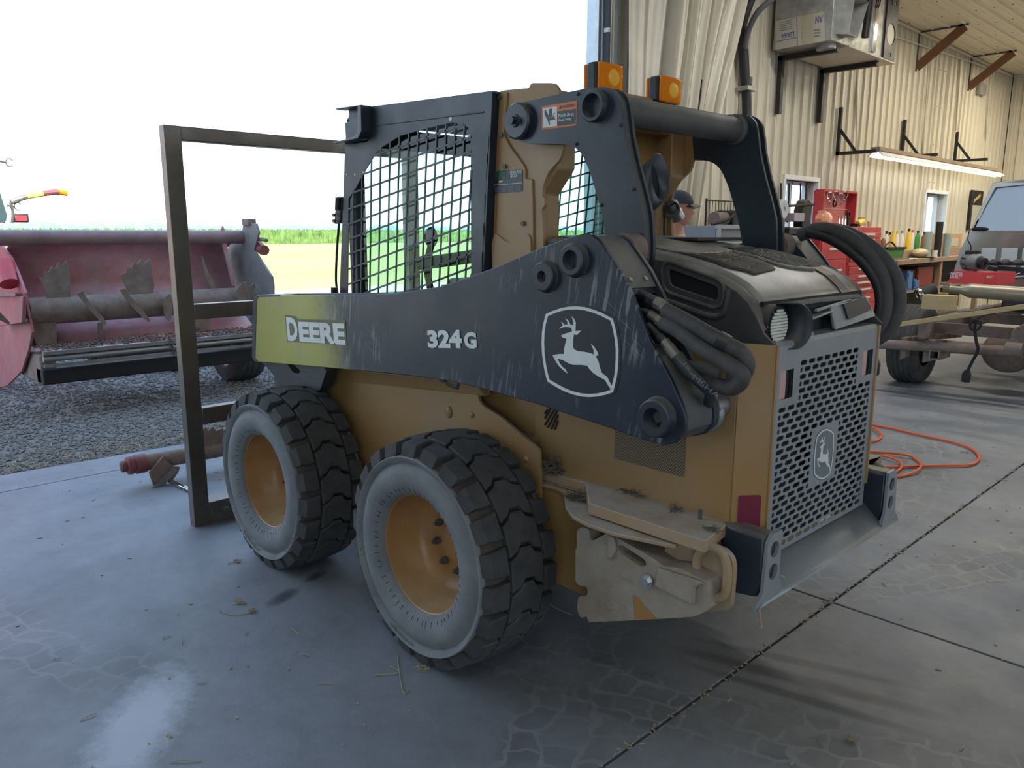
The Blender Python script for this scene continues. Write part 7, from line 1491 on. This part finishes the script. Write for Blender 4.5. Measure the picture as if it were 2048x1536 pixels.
# loads lying on the bare frame
ds = thing('driveshaft', (.1, -5.6, .8), 'long tan driveshaft lying across the truck frame', 'driveshaft')
a, b = P(1893, 578, Y, -5.55), P(2090, 592, Y, -5.75); d_ = (b - a).normalized()
MB().lathe([(0, 0), (.030, 0), (.035, .02), (.035, .12), (.060, .17), (.065, .20), (.065, .95), (.06, .98)], a, d_, 22).build('shaft_body', mt['tan'], ds)
MB().tube([a + d_ * -.03, a + d_ * .01], .045, 10).bar(a + V((.0, 0, .045)) - d_ * .06, a + V((0, 0, .045)) + d_ * .02, .05, .02).bar(a - V((0, 0, .045)) - d_ * .06, a - V((0, 0, .045)) + d_ * .02, .05, .02).build('yoke', mt['chrome'], ds)
sh_ = thing('shock_absorber', (.5, -5.5, .8), 'black rubber-sleeved shock absorber with a shiny end on the truck frame', 'shock absorber')
a, b = P(1836, 590, Y, -5.50), P(1870, 577, Y, -5.60); MB().tube([a, b], .055, 18).build('sleeve', mt['rubber'], sh_); MB().lathe([(0, .0), (.03, .0), (.035, -.005), (.055, -.005), (.06, .012), (.058, .03)], a - (b - a).normalized() * .002, (b - a), 20).build('shiny_end', mt['chrome'], sh_)
a, b = P(1846, 617, Y, -5.35), P(1912, 592, Y, -5.35); o_ = MB().bx(a.x, b.x, -5.30, -5.42, a.z + .0, b.z + .0).build('wood_block', mt['lumber'], bev=.004); tag(o_, 'short sawn wood block under the driveshaft', 'wood')
a, b = P(1782, 651, Y, -5.25), P(2070, 610, Y, -5.3); o_ = MB().bar(a, b, .025, .042).build('wood_strip', mt['lumber'], bev=.002); tag(o_, 'long thin wooden strip propped along the truck frame', 'wood')
a, b = P(1800, 655, Y, -5.6), P(1900, 622, Y, -5.6)
rb = thing('red_carton', (.6, -6.1, .9), 'long red parts carton lying on the truck frame', 'carton')
y_ = -6.3; a, b, c = P(1893, 566, Y, y_), P(1969, 566, Y, y_), P(2001, 562, Y, y_ - .15)
t1, t2 = P(1893, 541, Y, y_).z, a.z
MB().prism([V((a.x, y_, t2)), V((b.x, y_, t2)), V((b.x, y_, t1 - .005)), V((a.x - .06, y_, t1))], (-.10, -.22, 0)).build('box', mt['redbox'], rb, bev=.003)
MB().prism([V((b.x, y_, t2)), V((c.x, y_ - .02, t2)), V((c.x, y_ - .02, t1)), V((b.x, y_, t1 - .005))], (-.10, -.22, 0)).build('box_end', mt['redbox'], rb, bev=.003)
for u, v, wd_, s_ in ((1899, 556, .105, 'SELECT'), (1901, 550, .10, 'MASTER')): text('carton_print', s_, mt['trim'], rb, P(u, v, Y, y_ + .003), (-1, 0, 0), (0, 0, 1), width=wd_ * 1.1, height=.028, thick=.001, bold=.02)
text('carton_print', 'SELECT', mt['trim'], rb, P(1973, 556, Y, y_ + .0), (-1, 0, 0), (0, 0, 1), width=.06, height=.022, thick=.002, bold=.02)
al = thing('alternator', (.4, -6.4, 1.0), 'grey finned alternator standing on the red carton', 'alternator')
q = P(1944, 521, Y, y_ - .1); r_ = .085; zb2 = t1; q.z = zb2 + r_ + .005; axa = V((-.9, .35, -.1)).normalized()
MB().lathe([(0, -.09), (.05, -.09), (.075, -.075), (.085, -.06), (.085, -.01), (.080, -.008), (.080, .008), (.085, .01), (.085, .06), (.07, .085), (.03, .09), (.03, .12), (0, .12)], q, axa, 26).build('housing', mt['greysheet'], al)
for k in range(9):
    a_ = 2 * math.pi * k / 9; u1, w1, d1 = frame(axa); pp = q + (u1 * math.cos(a_) + w1 * math.sin(a_)) * .086; MB().tube([pp - axa * .055, pp - axa * .015], .007, 5).build('fin', mt['dark'], al)
MB().bx(q.x - .06, q.x + .06, q.y - .04, q.y + .04, q.z + .07, q.z + .11).build('regulator', mt['dark'], al, bev=.01); MB().lathe([(.03, .10), (.055, .10), (.055, .14), (.02, .14)], q, axa, 20).build('pulley', mt['dark'], al)
kt = thing('suspension_parts', (.1, -6.5, .95), 'heap of black suspension arms with round bushings beside the red carton', 'parts')
for u, v in ((1987, 524), (2010, 524), (2036, 524)):
    q = P(u, v, Y, -6.7); MB().lathe([(.0, -.02), (.03, -.02), (.045, -.01), (.045, .01), (.03, .02), (0, .02)], q, (.1, .4, .9), 16).build('bushing', mt['rubber'], kt)
for (u, v, u2, v2) in ((1972, 527, 2048, 527), (1975, 535, 1995, 540), (1995, 536, 2060, 540), (2000, 548, 2070, 545)): MB().bar(P(u, v, Y, -6.72), P(u2, v2, Y, -6.75), .05, .04).build('arm', mt['black_clean'], kt)
MB().tube([P(2003, 557, Y, -6.65), P(2070, 552, Y, -6.7)], .018, 8).build('steel_bar', mt['steel'], kt); MB().tube(smooth_path([P(2008, 550, Y, -6.62), P(2020, 552, Y, -6.62), P(2040, 546, Y, -6.62)], 4), .006, 6).build('white_lead', mt['trim'], kt)
MB().bx(P(2000, 560, Y, -6.5).x, P(2090, 560, Y, -6.5).x, -6.64, -6.84, .72, .90).build('cross_tray', mt['black_clean'], kt, bev=.02)
# ------------------------------------------------------------------ man in a cap beyond the loader
PS = thing('person', (1.39, -2.69, 0), 'man in a grey cap and white shirt standing behind the loader', 'person')
pc = P(1352, 420, X, 1.39); pc = V((1.39, pc.y, 0)); ORG[PS.name] = pc; PS.location = pc
fwd = V((-.80, -.60, 0)).normalized(); lft = V((-fwd.y, fwd.x, 0)); hz_ = 1.655
def L(f, l, z): return pc + fwd * f + lft * l + V((0, 0, z))
def skin(name, chains, m, root=0, sub=2):
    vs = []; es = []; rs = []; idx = {}
    for ch in chains:
        prev = None
        for p, r in ch:
            k = tuple(round(q, 4) for q in p)
            if k not in idx: idx[k] = len(vs); vs.append(V(p) - pc); rs.append(r)
            if prev is not None and prev != idx[k]: es.append((prev, idx[k]))
            prev = idx[k]
    me = bpy.data.meshes.new(name); me.from_pydata(vs, es, []); o = bpy.data.objects.new(name, me); link(o, PS, pc); me.materials.append(m)
    o.modifiers.new('skin', 'SKIN'); me.skin_vertices[0].data[root].use_root = True
    for i, r in enumerate(rs): me.skin_vertices[0].data[i].radius = (r, r) if not isinstance(r, tuple) else r
    s = o.modifiers.new('sub', 'SUBSURF'); s.levels = sub; s.render_levels = sub; o.modifiers['skin'].use_smooth_shade = True
    return o
def armc(s, k=1.0, hand=False):
    sh = (L(0, .17 * s, 1.38), .055 * k); el = (L(.02, .23 * s, 1.10), .045 * k); wr = (L(.14, .22 * s, .88), .030 * k)
    return [(L(0, 0, 1.36), .10 * k), sh, el, wr]
head_ = MB(); rows = []
for i in range(19):
    th = math.pi * i / 18; zz = math.cos(th); rr = math.sin(th); row = []
    for j in range(29):
        ph = 2 * math.pi * j / 28; f_, l_ = math.cos(ph), math.sin(ph)
        rf = .098 if f_ > 0 else .102; rl = .076 * (1 if zz > -.2 else 1 - .25 * (-zz - .2))
        f = f_ * rf * rr; l = l_ * rl * rr; z = zz * .122
        if f_ > .85 and -.35 < zz < .15: f += .022 * (1 - abs(l_) / .53) * max(0, 1 - abs(zz + .15) / .22)
        if f_ > .6 and zz < -.7: f += .014
        if f_ > .7 and -.52 < zz < -.42: f -= .004
        if f_ > .8 and .10 < zz < .22: f -= .005
        row.append(L(f + .02, l, hz_ + z))
    rows.append(row)
head_.grid(rows[::-1])
hd = head_.build('head', mt['skin'], PS, smooth=80)
for s in (1, -1):
    MB().ball(L(-.005, .078 * s, hz_ - .01), .03, 10, 7, (.6, .35, 1.0)).build('ear', mt['skin'], hd); MB().ball(L(.098, .032 * s, hz_ + .022), .010, 8, 6).build('eye', mt['trim'], hd)
MB().bar(L(.112, -.02, hz_ - .062), L(.112, .02, hz_ - .062), .006, .006).build('mouth', simple('lips', (.35, .12, .10), .5), hd)
skin('body', [[(L(0, 0, 1.0), .12), (L(0, 0, 1.2), .13), (L(0, 0, 1.40), .11), (L(.0, 0, 1.50), .058), (L(.015, 0, 1.60), .055)], [(L(0, 0, 1.40), .11), (L(0, .17, 1.38), .05), (L(.02, .23, 1.10), .042), (L(.14, .22, .88), .030), (L(.18, .21, .82), .034)], [(L(0, 0, 1.40), .11), (L(0, -.17, 1.38), .05), (L(.02, -.23, 1.10), .042), (L(.14, -.22, .88), .030), (L(.18, -.21, .82), .034)], [(L(0, 0, 1.0), .12), (L(0, .10, .9), .08), (L(.01, .11, .5), .058), (L(0, .12, .10), .04)], [(L(0, 0, 1.0), .12), (L(0, -.10, .9), .08), (L(.01, -.11, .5), .058), (L(0, -.12, .10), .04)]], mt['skin'])
for s in (1, -1):
    for k, (dl, ln_) in enumerate(((-.028, .060), (-.010, .075), (.010, .080), (.028, .070))):
        MB().tube([L(.18, (.21 * s) + dl, .825), L(.205, .21 * s + dl, .79), L(.21, .21 * s + dl, .79 - ln_ * .6)], [.010, .009, .007], 8).build('finger', mt['skin'], PS)
    MB().tube([L(.165, .19 * s, .84), L(.20, .17 * s, .82), L(.22, .175 * s, .79)], [.012, .010, .008], 8).build('thumb', mt['skin'], PS)
skin('shirt', [[(L(0, 0, .95), (.15, .13)), (L(0, 0, 1.15), .145), (L(0, 0, 1.36), .135), (L(0, 0, 1.46), .075)], [(L(0, 0, 1.36), .135), (L(0, .17, 1.385), .075), (L(.01, .215, 1.18), .065)], [(L(0, 0, 1.36), .135), (L(0, -.17, 1.385), .075), (L(.01, -.215, 1.18), .065)]], mt['cloth'])
skin('jeans', [[(L(0, 0, .98), .14), (L(0, 0, .90), .14), (L(0, .10, .84), .095), (L(.01, .11, .5), .075), (L(0, .12, .06), .06)], [(L(0, 0, .90), .14), (L(0, -.10, .84), .095), (L(.01, -.11, .5), .075), (L(0, -.12, .06), .06)]], mt['jeans'])
for s in (1, -1): MB().ball(L(.06, .12 * s, .0), .1, 14, 8, (1, 1, 1)).build('shoe', mt['rubber'], PS) if False else MB().prism([L(-.09, .12 * s - .045, 0), L(.14, .12 * s - .045, 0), L(.19, .12 * s, 0), L(.14, .12 * s + .045, 0), L(-.09, .12 * s + .045, 0)], (0, 0, .09)).build('shoe', mt['rubber'], PS, bev=.025)
cpm = MB(); rows = []
for i in range(8):
    th = (math.pi / 2) * i / 7; rows.append([L(.012 + .112 * math.cos(ph) * math.cos(th), .088 * math.sin(ph) * math.cos(th), hz_ + .045 + .098 * math.sin(th)) for ph in [2 * math.pi * j / 24 for j in range(25)]])
cpm.grid(rows); cp = cpm.build('cap', mt['cap'], PS, solid=.004, smooth=80)
bl = MB(); rows = []
for i in range(5):
    rows.append([L(.10 + .085 * i / 4 * math.cos(ph * .9), .080 * math.sin(ph), hz_ + .050 - .022 * (i / 4) - .02 * math.sin(ph) ** 2) for ph in [-1.35 + 2.7 * j / 12 for j in range(13)]])
bl.grid(rows); bl.build('cap_bill', mt['bill'], cp, solid=.004, smooth=60)
MB().grid([[L(-.02 + .088 * math.cos(ph), .080 * math.sin(ph), hz_ + z) for ph in [1.7 + 2.9 * j / 12 for j in range(13)]] for z in (-.05, 0, .05)]).build('hair', mt['hair'], hd, solid=.008, smooth=80)
MB().bar(L(.112, .05, hz_ + .024), L(-.0, .080, hz_ + .018), .004, .010).bar(L(.112, -.05, hz_ + .024), L(.0, -.080, hz_ + .018), .004, .010).bar(L(.116, -.05, hz_ + .024), L(.116, .05, hz_ + .024), .004, .014).build('glasses', mt['dark'], hd)
# sensor body and its clamp on the far roll-over post
q = P(1341, 420, X, -.14)
MB().tube([q + V((.0, .0, .025)), q + V((-.01, -.045, -.035))], .028, 14).build('filter_canister', mt['steel'], SK); MB().lathe([(.02, 0), (.034, 0), (.036, .012), (.03, .016)], q + V((-.01, .01, .0)), (-.6, .7, .1), 16).build('canister_clamp', mt['tubegrey'], SK); MB().tube(smooth_path([q + V((0, .03, .03)), q + V((0, .04, -.05)), q + V((-.02, .06, -.15))], 4), .004, 6).build('sensor_wire', mt['dark'], SK)
